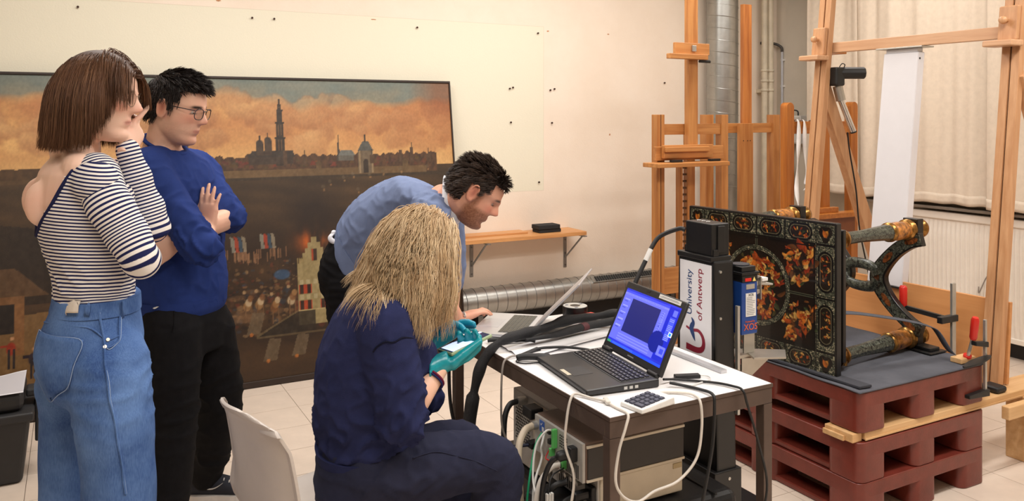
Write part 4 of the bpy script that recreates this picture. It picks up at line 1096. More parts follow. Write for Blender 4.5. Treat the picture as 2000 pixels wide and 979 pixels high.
MB().hexa([(3.405, 2.125, 0.612), (3.49, 2.122, 0.596), (3.49, 2.146, 0.596), (3.405, 2.15, 0.612), (3.405, 2.125, 0.63), (3.49, 2.122, 0.62), (3.49, 2.146, 0.62), (3.405, 2.15, 0.63)]).build('sliding_arm', blackm, ck, 0.003)
MB().cyl((3.425, 2.175, 0.556), (3.41, 2.14, 0.66), 0.007, seg=12).build('spindle', bar_m, ck)
MB().lathe((3.414, 2.146, 0.635), (3.403, 2.128, 0.735), [(0, .012), (.1, .016), (.25, .0155), (.5, .0165), (.9, .0165), (1, .012)], 12).build('handle', redh, ck, smooth=True)
MB().cyl((3.427, 2.180, 0.549), (3.425, 2.177, 0.558), 0.017, seg=16).build('swivel_pad', redh, ck)
MB().hexa([(3.36, 2.125, 0.39), (3.495, 2.12, 0.385), (3.495, 2.145, 0.385), (3.36, 2.15, 0.39), (3.36, 2.125, 0.405), (3.495, 2.12, 0.415), (3.495, 2.145, 0.415), (3.36, 2.15, 0.405)]).build('fixed_jaw', blackm, ck, 0.003)
ck2 = thing('bar_clamp', 'taller clamp behind the lower bun foot, its red handle upright', 'clamp', (3.55, 2.5, 0.5), 'red handled clamps')
MB().box((3.545, 2.325, 0.40), (3.572, 2.337, 0.83)).build('bar', bar_m, ck2, 0.001)
MB().box((3.46, 2.318, 0.655), (3.58, 2.345, 0.685)).build('sliding_arm', blackm, ck2, 0.003)
MB().cyl((3.44, 2.50, 0.57), (3.44, 2.50, 0.72), 0.007, seg=12).build('spindle', bar_m, ck2)
MB().lathe((3.44, 2.50, 0.70), (3.44, 2.50, 0.80), [(0, .012), (.1, .017), (.9, .018), (1, .012)], 12).build('handle', redh, ck2, smooth=True)
MB().bar((3.52, 2.34, 0.67), (3.44, 2.50, 0.70), 0.02, 0.02).build('jaw_arm', blackm, ck2)
o = MB().prism([(3.40 + 0.095 * math.cos(a) - 0.0, 2.139 + 0.022 * math.sin(a) - 0.02, 0.545 + 0.012 * math.cos(a)) for a in [k * math.pi / 8 for k in range(16)]], (0, 0, 0.008)).build('clamp_lever', blackm, ck, 0.002)

# ================================================================ SCANNER COLUMN with signboard
sx = thing('scanner_column', 'tall black scanner column with a white university sign behind the white table', 'instrument', (2.15, 2.36, 0))
satin = mat('satin_black', (20, 20, 21), 0.38, var=0.1, bump=0.05, bscale=80)
cx0, cx1 = 2.05, 2.145
MB().hexa([(cx0, 2.24, 0.30), (cx1, 2.24, 0.30), (cx1, 2.475, 0.30), (cx0, 2.475, 0.30), (cx0 + .0, 2.255, 1.068), (cx1, 2.255, 1.068), (cx1, 2.455, 1.068), (cx0, 2.455, 1.068)]).build('column', satin, sx, 0.008)
MB().box((cx0 - 0.01, 2.262, 1.064), (cx1 - 0.005, 2.45, 1.085)).build('top_ledge', satin, sx, 0.004)
hd = MB().box((cx0, 2.268, 1.085), (cx1 - 0.01, 2.412, 1.203)).build('motor_box', satin, sx, 0.004)
for y in (2.263, 2.412): MB().box((cx0 + 0.005, y, 1.085), (cx0 + 0.03, y + 0.012, 1.11)).build('box_foot', satin, hd, 0.002)
MB().box((cx0 + 0.025, 2.262, 1.10), (cx0 + 0.06, 2.269, 1.195)).build('side_rib', satin, hd, 0.002)
for k, (dx, dy) in enumerate(((0.02, 0.03), (0.03, 0.055), (0.028, 0.08))):
    MB().tube([(cx0 + .03, 2.30 + dy, 1.2035), (cx0 + .04, 2.31 + dy, 1.204), (cx0 + .05, 2.302 + dy, 1.2035)], 0.0015, 5).build('chalk_mark', wh, hd)
base = MB().box((1.99, 2.21, 0.0), (2.36, 2.56, 0.022)).build('floor_plate', satin, sx, 0.003)
MB().box((2.03, 2.235, 0.022), (2.33, 2.52, 0.13)).build('base_box', satin, sx, 0.004)
MB().box((2.03, 2.23, 0.13), (2.16, 2.50, 0.31)).build('lower_housing', satin, sx, 0.004)
for z in (0.2, 0.28): MB().cyl((2.10, 2.2305, z), (2.10, 2.2285, z), 0.006, seg=10).build('screw', bar_m, sx)
for x, z in ((2.075, 1.03), (2.075, 0.86), (2.11, 0.6)): MB().cyl((x, 2.26, z), (x, 2.236 if z < .7 else 2.247, z), 0.005, seg=10).build('screw', bar_m, sx)
# the sign
sgn = MB().box((cx0 - 0.005, 2.268, 0.705), (cx0 - 0.0005, 2.438, 1.052)).build('signboard', mat('sign_white', (244, 242, 246), 0.35, var=0.01), sx)
blue = mat('sign_blue', (28, 62, 118), 0.5); crim = mat('sign_crimson', (146, 22, 52), 0.5)
def sign_text(body, size, m, yc, zc):
    # letters run upward: text x axis = +Z, text y axis = +Y (toward the far edge)
    M = frame_matrix((cx0 - 0.0056, yc, zc), (0, 0, 1), (0, 1, 0))
    return text_mesh('lettering', body, size, m, sgn, M, 0.0003)
sign_text('University', 0.0415, blue, 2.384, 0.936)
sign_text('of Antwerp', 0.0415, crim, 2.327, 0.936)
# U shaped emblem with a wave-like left stroke
def ring(pts, w, m, name):
    b = MB(); P = smoothline(pts, 8); prev = None
    for i, p in enumerate(P):
        d = (P[min(i + 1, len(P) - 1)] - P[max(i - 1, 0)]).normalized(); nn = V((0, -d.z, d.y)); t = i / (len(P) - 1)
        ww = w(t); q = (b.b.verts.new(p - nn * ww), b.b.verts.new(p + nn * ww))
        if prev: b.b.faces.new((prev[0], prev[1], q[1], q[0]))
        prev = q
    return b.build(name, m, sgn)
xk = cx0 - 0.0058
ring([(xk, 2.402, 0.803), (xk, 2.370, 0.796), (xk, 2.335, 0.800), (xk, 2.312, 0.784), (xk, 2.305, 0.758), (xk, 2.315, 0.736), (xk, 2.345, 0.727), (xk, 2.402, 0.730)][::1], lambda t: 0.004 + 0.008 * t, crim, 'emblem_bowl')
ring([(xk - 0.0002, 2.372, 0.843), (xk - 0.0002, 2.362, 0.826), (xk - 0.0002, 2.372, 0.803), (xk - 0.0002, 2.362, 0.778), (xk - 0.0002, 2.352, 0.758)], lambda t: 0.001 + 0.010 * math.sin(math.pi * t), blue, 'emblem_wave')
# X-ray source
xs_ = thing('x_ray_source', 'blue instrument box with a white data label between column and inlaid table', 'instrument', (2.23, 2.3, 0.75))
navy = mat('blue_enamel', (28, 66, 136), 0.3, var=0.04)
MB().box((2.165, 2.235, 0.79), (2.243, 2.33, 0.985)).build('housing', navy, xs_, 0.004)
MB().box((2.165, 2.232, 0.985), (2.243, 2.332, 1.012)).build('head', satin, xs_, 0.004)
MB().box((2.160, 2.228, 1.012), (2.247, 2.336, 1.022)).build('fan_plate', satin, xs_, 0.002)
fan = MB().box((2.165, 2.235, 1.022), (2.235, 2.325, 1.042)).build('fan', satin, xs_, 0.003)
MB().cyl((2.2, 2.28, 1.042), (2.2, 2.28, 1.046), 0.034, seg=24).build('fan_grille', mat('dark_grille', (44, 46, 54), 0.5), fan)
lab = MB().box((2.184, 2.2335, 0.857), (2.234, 2.235, 0.943)).build('data_label', wh, xs_)
for k in range(11): MB().box((2.188, 2.2332, 0.863 + k * .0062), (2.188 + random.uniform(.025, .042), 2.2336, 0.865 + k * .0062)).build('print_line', mat('print_grey', (120, 120, 122), 0.6), lab)
text_mesh('lettering', 'XOS', 0.013, mat('ink_black', (20, 20, 22), 0.6), lab, frame_matrix((2.209, 2.2332, 0.936), (1, 0, 0), (0, 0, 1)))
rl = MB().box((2.178, 2.2305, 0.988), (2.208, 2.232, 1.0)).build('red_label', redh, xs_)
yl = MB().prism([(2.215, 2.2305, 0.987), (2.231, 2.2305, 0.987), (2.223, 2.2305, 1.003)], (0, 0.001, 0)).build('warning_triangle', mat('warning_yellow', (240, 210, 120), 0.5), xs_)
MB().box((2.186, 2.2338, 0.958), (2.228, 2.235, 0.976)).build('silver_label', bar_m, xs_, 0.0)
orange = mat('logo_orange', (214, 96, 40), 0.5)
text_mesh('lettering', 'XOS', 0.034, orange, xs_, frame_matrix((2.208, 2.2342, 0.817), (1, 0, 0), (0.16, 0, 1)))
text_mesh('lettering', 'Powered by', 0.0095, orange, xs_, frame_matrix((2.205, 2.2342, 0.838), (1, 0, 0), (0.1, 0, 1)))
for x0, x1, z0, z1 in ((2.247, 2.285, 0.985, 1.0), (2.25, 2.275, 0.955, 0.98), (2.252, 2.283, 0.925, 0.948), (2.244, 2.26, 0.91, 1.0)):
    MB().hexa([(x0, 2.255, z0), (x1, 2.262, z0 + .004), (x1, 2.30, z0 + .004), (x0, 2.30, z0), (x0, 2.255, z1), (x1, 2.262, z1 - .004), (x1, 2.30, z1 - .004), (x0, 2.30, z1)]).build('steel_fitting', mat('satin_steel', (190, 186, 178), 0.35, metal=0.9), xs_, 0.002)
MB().cyl((2.285, 2.275, 0.967), (2.355, 2.27, 0.955), 0.010, 0.004, 14).build('nozzle', bar_m, xs_, smooth=True)
MB().box((2.287, 2.262, 0.905), (2.292, 2.30, 0.99)).build('front_plate', mat('satin_steel', (190, 186, 178)), xs_)
MB().box((2.295, 2.262, 0.972), (2.325, 2.295, 0.985)).build('detector_cap', wh, xs_, 0.002)
MB().box((2.183, 2.242, 0.72), (2.236, 2.249, 0.79)).build('bracket_plate', MATS['satin_steel'], xs_, 0.001)
MB().hexa([(2.18, 2.19, 0.712), (2.29, 2.14, 0.712), (2.36, 2.21, 0.712), (2.23, 2.30, 0.712), (2.18, 2.19, 0.719), (2.29, 2.14, 0.719), (2.36, 2.21, 0.719), (2.23, 2.30, 0.719)]).build('shelf_plate', MATS['satin_steel'], xs_, 0.001)
MB().box((2.146, 2.236, 0.50), (2.158, 2.25, 0.90)).build('rail', bar_m, xs_, 0.001)
MB().box((2.1455, 2.25, 0.70), (2.24, 2.33, 0.712)).build('arm', MATS['satin_steel'], xs_, 0.001)
MB().prism([(2.18, 2.25, 0.70), (2.30, 2.22, 0.70), (2.18, 2.25, 0.60)], (0, 0.006, 0)).build('gusset', MATS['satin_steel'], xs_, 0.001)
o = cable('scanner_cable', [(2.05, 2.415, 1.165), (2.035, 2.435, 1.168), (1.99, 2.49, 1.135), (1.955, 2.50, 1.09), (1.925, 2.50, 1.04), (1.88, 2.50, 0.965), (1.83, 2.495, 0.86), (1.79, 2.47, 0.78), (1.78, 2.43, 0.757)], 0.0085, MATS['black_rubber'], 'thick black cable with a white tag looping from the scanner top box')
MB().cyl((1.953, 2.50, 1.087), (1.928, 2.50, 1.045), 0.0095, seg=14).build('tag_sleeve', wh, o)
# ================================================================ WHITE TABLE
lam = mat('white_laminate', (240, 238, 238), 0.28, var=0.015, scale=4)
frm = mat('bronze_brown_steel', (92, 76, 68), 0.42, metal=0.35, var=0.08)
X0, X1, Y0, Y1, ZT = 1.346, 1.975, 1.908, 3.0, 0.74
desk = thing('work_table', 'white topped work table with a brown steel frame in the middle of the room', 'table', (1.66, 2.4, 0))
MB().box((X0, Y0, ZT - 0.012), (X1, Y1, ZT)).build('table_top', lam, desk, 0.001)
for a in ((X0 - .002, Y0 - .002, X1 + .002, Y0 + .024), (X0 - .002, Y1 - .024, X1 + .002, Y1 + .002), (X0 - .002, Y0 + .0245, X0 + .024, Y1 - .0245), (X1 - .024, Y0 + .0245, X1 + .002, Y1 - .0245)):
    MB().box((a[0], a[1], ZT - 0.062), (a[2], a[3], ZT - 0.0125)).build('frame_rail', frm, desk, 0.002)
for a in ((X0 - .004, Y0 - .004, X1 + .004, Y0 - .001), (X0 - .004, Y1 + .001, X1 + .004, Y1 + .004), (X0 - .004, Y0 - .001, X0 - .001, Y1 + .001), (X1 + .001, Y0 - .001, X1 + .004, Y1 + .001)):
    MB().box((a[0], a[1], ZT - 0.012), (a[2], a[3], ZT - 0.0005)).build('edge_band', frm, desk)
for x in (X0 - .002, X1 - .034):
    for y in (Y0 - .002, Y1 - .034):
        MB().box((x, y, 0), (x + .036, y + .036, ZT - 0.0625)).build('leg', frm, desk, 0.002)

# ---- black laptop (its user sits at the left)
lapk = mat('laptop_black', (36, 35, 36), 0.42, var=0.06, scale=60)
keyk = mat('key_black', (30, 30, 33), 0.4)
lp = thing('laptop', 'open black laptop with a blue screen on the near half of the white table', 'laptop', (1.52, 2.23, ZT))
h0, h1 = V((1.632, 2.045, ZT + 0.028)), V((1.676, 2.425, ZT + 0.028))   # hinge line near -> far
hd_ = (h1 - h0).normalized(); W_ = (h1 - h0).length; fd = V((-hd_.y, hd_.x, 0)); DP = 0.258
def lq(u, v, z): return h0 + hd_ * (W_ * u) + fd * (DP * v) + V((0, 0, z))
b = MB(); b.hexa([lq(0, 0, -.027), lq(1, 0, -.027), lq(1, 1, -.022), lq(0, 1, -.022), lq(0, 0, 0), lq(1, 0, 0), lq(1, 1, -.006), lq(0, 1, -.006)])
base_ = b.build('base', lapk, lp, 0.005, bseg=3)
zf = lambda v: -0.006 * v
MB().hexa([lq(.05, .07, zf(.07) - .001), lq(.95, .07, zf(.07) - .001), lq(.95, .50, zf(.5) - .001), lq(.05, .50, zf(.5) - .001), lq(.05, .07, zf(.07) + .0012), lq(.95, .07, zf(.07) + .0012), lq(.95, .50, zf(.5) + .0012), lq(.05, .50, zf(.5) + .0012)]).build('keyboard_deck', mat('deck_grey', (58, 58, 60), 0.5), lp)
key_me = None
legend = mat('key_legend', (200, 200, 196), 0.6)
kl = MB()
for r in range(6):
    n = 16 if r < 5 else 10
    u = 0.06
    for c in range(n):
        kw = 0.88 / n if r < 5 else (0.30 if c == 3 else 0.58 / 9)
        v0 = 0.085 + r * 0.068; v1 = v0 + (0.056 if r else 0.045)
        a = 0.003
        MB().hexa([lq(u + a, v0, zf(v0) + .001), lq(u + kw - a, v0, zf(v0) + .001), lq(u + kw - a, v1, zf(v1) + .001), lq(u + a, v1, zf(v1) + .001), lq(u + 2 * a, v0 + .004, zf(v0) + .0045), lq(u + kw - 2 * a, v0 + .004, zf(v0) + .0045), lq(u + kw - 2 * a, v1 - .004, zf(v1) + .0045), lq(u + 2 * a, v1 - .004, zf(v1) + .0045)]).build('key', keyk, base_)
        um, vm = u + kw * .7, v0 + .018
        kl.hexa([lq(um, vm, zf(vm) + .0043), lq(um + .008, vm, zf(vm) + .0043), lq(um + .008, vm + .014, zf(vm) + .0043), lq(um, vm + .014, zf(vm) + .0043), lq(um, vm, zf(vm) + .0048), lq(um + .008, vm, zf(vm) + .0048), lq(um + .008, vm + .014, zf(vm) + .0048), lq(um, vm + .014, zf(vm) + .0048)])
        u += kw
tag(kl.build('key_legends', legend, base_), kind='stuff')
MB().hexa([lq(.36, .64, zf(.64) - .001), lq(.58, .64, zf(.64) - .001), lq(.58, .90, zf(.9) - .001), lq(.36, .90, zf(.9) - .001), lq(.36, .64, zf(.64) + .0006), lq(.58, .64, zf(.64) + .0006), lq(.58, .90, zf(.9) + .0006), lq(.36, .90, zf(.9) + .0006)]).build('touchpad', mat('touchpad', (44, 43, 44), 0.5), base_)
MB().hexa([lq(.40, .905, zf(.9)), lq(.56, .905, zf(.9)), lq(.56, .96, zf(.96)), lq(.40, .96, zf(.96)), lq(.40, .905, zf(.9) + .0008), lq(.56, .905, zf(.9) + .0008), lq(.56, .96, zf(.96) + .0008), lq(.40, .96, zf(.96) + .0008)]).build('touch_buttons', mat('beige_sticker', (196, 186, 164), 0.5), base_)
for k in range(3):
    MB().hexa([lq(-.0025, .30 + k * .075, -.019), lq(.001, .30 + k * .075, -.019), lq(.001, .345 + k * .075, -.019), lq(-.0025, .345 + k * .075, -.019), lq(-.0025, .30 + k * .075, -.01), lq(.001, .30 + k * .075, -.01), lq(.001, .345 + k * .075, -.01), lq(-.0025, .345 + k * .075, -.01)]).build('side_port', bar_m, base_)
up = (V((1.744, 2.04, 0.985)) - V((1.632, 2.04, ZT + 0.028))).normalized(); SH = 0.252
nb = hd_.cross(up).normalized()
if nb.x < 0: nb = -nb
def sq(u, v, n): return h0 + hd_ * (W_ * u) + up * (SH * v) + nb * n + V((0, 0, 0.004))
lid = MB().hexa([sq(0, .0, 0), sq(1, .0, 0), sq(1, .0, .014), sq(0, .0, .014), sq(0, 1, 0), sq(1, 1, 0), sq(1, 1, .012), sq(0, 1, .012)]).build('screen_lid', lapk, lp, 0.005, bseg=3)
for u in (.1, .9): MB().cyl(h0 + hd_ * W_ * (u - .07) + V((0, 0, .003)), h0 + hd_ * W_ * (u + .07) + V((0, 0, .003)), 0.008, seg=14).build('hinge', lapk, lp, smooth=True)
def screen_colors(U, V_):
    C_ = lambda *c: np.array(c, float)
    col = np.zeros(U.shape + (3,)) + C_(36, 44, 176)
    X = 1 - U                                   # left of the picture is the far end
    def r(x0, x1, y0, y1, c, a=1.0):
        m = (X >= x0) & (X <= x1) & (V_ >= y0) & (V_ <= y1); col[m] = col[m] * (1 - a) + C_(*c) * a
    g = fbm(X * 3, V_ * 3, 5, 3); col += (g[..., None] - .5) * C_(26, 24, 60)
    r(0, .82, .08, .97, (86, 92, 206)); r(0, .82, .93, .97, (52, 62, 214)); r(0, .82, .895, .925, (106, 112, 214))
    for k in range(5): r(.03, .13, .80 - k * .12, .825 - k * .12, (126, 132, 224)); r(.03, .10, .77 - k * .12, .785 - k * .12, (60, 66, 160))
    r(.17, .70, .26, .86, (30, 32, 92))
    for k in range(16): r(.725, .78, .24 + k * .038, .262 + k * .038, (110, 118, 220)); r(.735, .76, .245 + k * .038, .255 + k * .038, (52, 58, 150))
    for k in range(3): r(.14, .74, .11 + k * .045, .125 + k * .045, (120, 126, 220), .7)
    for k in range(24):
        x = .03 + k * .03; r(x, x + .018, .903, .917, (66, 74, 180))
    r(.82, 1, .08, .97, (24, 34, 168)); m = ((X - .80) / .12) ** 2 + ((V_ - .35) / .18) ** 2 < 1; col[m] = C_(18, 26, 120)
    r(.86, .985, .16, .32, (96, 104, 216)); r(.88, .97, .42, .80, (60, 74, 210))
    for k in range(14): r(.89, .965, .43 + k * .026, .437 + k * .026, (130, 138, 228))
    r(.90, .97, .83, .93, (84, 94, 206)); r(.90, .96, .20, .28, (50, 62, 190))
    r(.945, 1, .50, .57, (232, 238, 246)); r(.952, .993, .507, .563, (34, 120, 222))
    r(0, 1, 0, .045, (32, 66, 226)); r(0, .07, 0, .045, (50, 120, 90)); r(.1, .5, .006, .038, (60, 92, 232), .6)
    return col.reshape(-1, 3)
me, U, W = grid_mesh('display', 150, 110, lambda U, W: tuple((h0[i] + (0.004 if i == 2 else 0)) + hd_[i] * W_ * (.045 + .91 * U) + up[i] * SH * (.10 + .80 * W) - nb[i] * 0.0006 for i in range(3)))
set_colors(me, 'paint', screen_colors(U, W))
link_mesh('display', me, paint_mat('lit_display', 'paint', 0.2, emit=1.15), lid)
def sbox(u0, u1, v0, v1, m, nm, t=0.001):
    return MB().hexa([sq(u0, v0, -t), sq(u1, v0, -t), sq(u1, v0, .001), sq(u0, v0, .001), sq(u0, v1, -t), sq(u1, v1, -t), sq(u1, v1, .001), sq(u0, v1, .001)]).build(nm, m, lid)
sbox(.08, .42, .925, .98, wh, 'paper_label'); sbox(.10, .40, .945, .95, mat('print_grey', (120, 120, 122)), 'print_line', 0.0013); sbox(.12, .38, .958, .963, MATS['print_grey'], 'print_line', 0.0013)
sbox(.45, .55, .045, .062, MATS['print_grey'], 'maker_plate'); sbox(.58, .64, .945, .97, keyk, 'webcam')
sbox(.82, .93, .02, .035, bar_m, 'hinge_badge')

# ---- numeric keypad
kp = thing('numeric_keypad', 'white numeric keypad with dark keys beside the black laptop', 'keypad', (1.505, 1.935, ZT))
K0, K1 = V((1.437, 1.880, ZT)), V((1.577, 1.901, ZT)); kx = (K1 - K0).normalized(); ky = V((-kx.y, kx.x, 0))
def kq(u, v, z): return K0 + kx * u + ky * v + V((0, 0, z))
MB().hexa([kq(0, 0, .001), kq(.142, 0, .001), kq(.142, .092, .001), kq(0, .092, .001), kq(0.002, 0.002, .014), kq(.140, 0.002, .024), kq(.140, .090, .024), kq(.002, .090, .014)]).build('shell', wh, kp, 0.004, bseg=3)
for r in range(4):
    for c in range(5):
        u0 = .009 + c * .0205; v0 = .010 + r * .0185; z = .014 + (u0 + .01) / .14 * .010
        if c == 0 and r == 1: continue
        dv = .0355 if (c == 0 and r == 0) else .017
        kk = MB().hexa([kq(u0, v0, z - .002), kq(u0 + .019, v0, z - .0005), kq(u0 + .019, v0 + dv, z - .0005), kq(u0, v0 + dv, z - .002), kq(u0 + .003, v0 + .003, z + .004), kq(u0 + .016, v0 + .003, z + .005), kq(u0 + .016, v0 + dv - .003, z + .005), kq(u0 + .003, v0 + dv - .003, z + .004)]).build('key', mat('slate_key', (66, 68, 82), 0.45), kp)

# ---- silver laptop, seen from its side
alu = mat('aluminium', (206, 206, 210), 0.35, metal=0.55, var=0.02)
ml = thing('silver_laptop', 'open silver laptop under the leaning man’s hand at the far end of the table', 'laptop', (1.56, 2.9, ZT))
N0, N1 = V((1.53, 2.715, ZT + .017)), V((1.757, 2.967, ZT + .017)); nh = (N1 - N0).normalized(); NW = (N1 - N0).length; nf = V((-nh.y, nh.x, 0)); ND_ = 0.238
def mq(u, v, z): return N0 + nh * (NW * u) + nf * (ND_ * v) + V((0, 0, z))
mb_ = MB().hexa([mq(0, 0, -.015), mq(1, 0, -.015), mq(1, 1, -.012), mq(0, 1, -.012), mq(0, 0, 0), mq(1, 0, 0), mq(1, 1, -.003), mq(0, 1, -.003)]).build('base', alu, ml, 0.004, bseg=3)
def mbox(u0, u1, v0, v1, z0, z1, nm, m):
    return MB().hexa([mq(u0, v0, z0 - .003 * v0), mq(u1, v0, z0 - .003 * v0), mq(u1, v1, z0 - .003 * v1), mq(u0, v1, z0 - .003 * v1), mq(u0, v0, z1 - .003 * v0), mq(u1, v0, z1 - .003 * v0), mq(u1, v1, z1 - .003 * v1), mq(u0, v1, z1 - .003 * v1)]).build(nm, m, mb_)
mbox(.09, .91, .10, .53, -.001, .0006, 'keyboard_deck', mat('deck_silver', (150, 150, 148), 0.5))
for r in range(6):
    for c in range(13):
        u0 = .095 + c * .0623; v0 = .108 + r * .0700
        mbox(u0, u0 + .055, v0, v0 + .060, .0006, .0024, 'key', mat('grey_key', (84, 82, 74), 0.5))
mbox(.30, .70, .60, .97, -.001, .0005, 'touchpad', mat('touchpad_silver', (196, 196, 200), 0.35, metal=0.4))
mu = (V((1.655, 2.575, 0.945)) - N0); mu = mu - nh * mu.dot(nh); mu = (mu.normalized() + V((0, 0, 0.0))).normalized(); mn = nh.cross(mu).normalized(); ML = 0.285
def mlq(u, v, n): return N0 + nh * (NW * u) + mu * (ML * v) + mn * n + V((0, 0, .002))
ll = MB().hexa([mlq(0, 0, -.003), mlq(1, 0, -.003), mlq(1, 0, .004), mlq(0, 0, .004), mlq(0, 1, -.003), mlq(1, 1, -.003), mlq(1, 1, .003), mlq(0, 1, .003)]).build('screen_lid', alu, ml, 0.002)
MB().hexa([mlq(.03, .05, .002), mlq(.97, .05, .002), mlq(.97, .05, .0046), mlq(.03, .05, .0046), mlq(.03, .96, .002), mlq(.97, .96, .002), mlq(.97, .96, .0036), mlq(.03, .96, .0036)]).build('display', mat('dark_glass', (24, 26, 34), 0.1), ll)

# ---- things lying on the table
tape = thing('tape_roll', 'roll of black duct tape standing flat beside the silver laptop', 'tape', (1.885, 2.93, ZT))
b = MB(); TC = V((1.885, 2.93, ZT))
b.tube([TC + V((0, 0, .0005)), TC + V((0, 0, .049))], 0.053, 40).build('tape_wound', mat('black_tape', (22, 22, 23), 0.35), tape, 0.001, smooth=True)
def ann(r0, r1, z0, z1, m, nm, par):
    b = MB(); n = 40; R = []
    for k in range(n):
        a = 2 * math.pi * k / n; c, s = math.cos(a), math.sin(a)
        R.append([b.b.verts.new(TC + V((c * r, s * r, z))) for r, z in ((r0, z0), (r1, z0), (r1, z1), (r0, z1))])
    for k in range(n):
        for j in range(4): b.b.faces.new([R[k][j], R[(k + 1) % n][j], R[(k + 1) % n][(j + 1) % 4], R[k][(j + 1) % 4]])
    return b.build(nm, m, par)
cd = ann(0.022, 0.051, 0.0485, 0.0500, mat('tape_side', (186, 184, 178), 0.5), 'side_face', tape)
ann(0.0215, 0.0225, 0.02, 0.0503, mat('cardboard', (190, 160, 120), 0.8), 'core_ring', cd)
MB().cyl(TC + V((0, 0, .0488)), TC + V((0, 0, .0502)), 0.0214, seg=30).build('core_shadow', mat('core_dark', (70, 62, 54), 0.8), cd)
for a in (0.3, 2.4, 4.3):
    p = TC + V((0.037 * math.cos(a), 0.037 * math.sin(a), .0501)); MB().box((p.x - .007, p.y - .005, p.z), (p.x + .007, p.y + .005, p.z + .0004)).build('maker_mark', mat('mark_navy', (46, 52, 80), 0.6), cd)
rt = thing('red_spirit_level', 'small red and black tool lying in front of the duct tape roll', 'tool', (1.87, 2.85, ZT))
MB().bar((1.775, 2.835, ZT + .0075), (1.955, 2.882, ZT + .0075), 0.034, 0.013).build('black_underside', satin, rt, 0.004)
RB = MB().bar((1.772, 2.835, ZT + .019), (1.945, 2.880, ZT + .019), 0.032, 0.010).build('red_body', mat('red_plastic_tool', (214, 62, 46), 0.4), rt, 0.004)
for t in (.25, .5, .75):
    p = V((1.772, 2.835, ZT + .0242)).lerp(V((1.945, 2.880, ZT + .0242)), t); MB().cyl(p, p + V((0, 0, .0008)), 0.006, seg=12).build('screw', satin, RB)
st = MB().box((1.898, 2.055, ZT + .0005), (1.924, 2.345, ZT + .011)).build('aluminium_strip', alu, None, 0.001); tag(st, 'aluminium strip lying along the right edge of the white table', 'strip')
def sheetf(U, W):
    x = 1.395 + 0.55 * U; y = 2.50 + 0.24 * W + 0.12 * U
    return x, y, ZT + 0.002 + 0.004 * (1 + np.sin(W * 21 + U * 2)) * (0.4 + 0.6 * vnoise(U * 3, W * 2, 5)) + 0.006 * np.exp(-((W - .55) / .06) ** 2)
me, U, W = grid_mesh('plastic_sheet', 50, 50, sheetf)
o = link_mesh('plastic_sheet', me, mat('white_plastic_film', (232, 230, 230), 0.25, var=0.02), None, smooth=True); tag(o, 'creased white plastic sheet spread under the black cable sleeve', 'sheet')
pp = MB().hexa([(1.62, 2.70, ZT + .0005), (1.80, 2.80, ZT + .0005), (1.79, 2.89, ZT + .0005), (1.63, 2.80, ZT + .0005), (1.62, 2.70, ZT + .0015), (1.80, 2.80, ZT + .0015), (1.79, 2.89, ZT + .0015), (1.63, 2.80, ZT + .0015)]).build('paper_sheet', mat('lilac_paper', (214, 210, 226), 0.8), None); tag(pp, 'pale paper sheet lying behind the raised silver laptop lid', 'paper')
pen = MB().tube([(1.375, 2.70, ZT + .006), (1.38, 2.695, ZT + .006), (1.47, 2.665, ZT + .006), (1.49, 2.658, ZT + .006)], [0.003, 0.005, 0.005, 0.003], 10).build('pen', satin, None, smooth=True); tag(pen, 'black pen lying next to the silver laptop', 'pen')
# sleeve of bundled cables
slv = mat('braided_sleeve', (26, 26, 29), 0.6, var=0.3, scale=160, bump=0.8, bscale=500)
sl = thing('cable_sleeve', 'thick black braided cable sleeve draped over the table edge to the floor', 'cable', (1.3, 2.6, 0.4))
pts = [(1.20, 2.62, 0.03), (1.205, 2.625, 0.12), (1.225, 2.645, 0.27), (1.25, 2.655, 0.45), (1.275, 2.655, 0.60), (1.31, 2.645, 0.715), (1.375, 2.635, 0.775), (1.48, 2.655, 0.785), (1.60, 2.69, 0.786), (1.72, 2.745, 0.785), (1.86, 2.755, 0.782), (1.97, 2.73, 0.785), (2.04, 2.70, 0.74), (2.08, 2.66, 0.6)]
P = smoothline(pts, 8); n = len(P)
MB().tube(P, [0.018 + 0.006 * math.sin(i * 0.9) * 0.25 + (0.009 if i < n * .3 else 0) + 0.003 * math.sin(i * .37) for i in range(n)], 14).build('sleeve', slv, sl, smooth=True)
P2 = smoothline([(1.47, 2.62, 0.772), (1.60, 2.635, 0.770), (1.72, 2.672, 0.770), (1.84, 2.692, 0.770), (1.97, 2.67, 0.772), (2.05, 2.64, 0.70)], 8)
MB().tube(P2, [0.006 + 0.014 * min(1, i / 14) for i in range(len(P2))], 12, squash=.75).build('second_sleeve', slv, sl, smooth=True)
MB().tube([P2[18], P2[19], P2[20]], 0.0212, 12, squash=.75).build('red_band', mat('faded_red_tape', (86, 40, 44), 0.7), sl, smooth=True)
bk = MATS['black_rubber']
cable('power_cable', [(1.375, 2.745, .752), (1.40, 2.735, .7535), (1.46, 2.71, .752), (1.50, 2.68, .750), (1.53, 2.655, .752)], 0.008, bk, 'short thick black cable in front of the silver laptop')
cable('audio_cable', [(1.655, 2.43, .752), (1.63, 2.475, .753), (1.58, 2.53, .753), (1.50, 2.56, .753), (1.43, 2.545, .75)], 0.005, bk, 'black cable leaving the rear corner of the black laptop')
o = MB().bar((1.40, 2.525, .7475), (1.50, 2.575, .7475), 0.022, 0.012).build('cable_plug', bk, None, 0.004); tag(o, 'black plug lying behind the left corner of the black laptop', 'plug')
pl = thing('plug_bundle', 'wrapped black plug with loose wire loops left of the black laptop', 'plug', (1.42, 2.47, ZT))
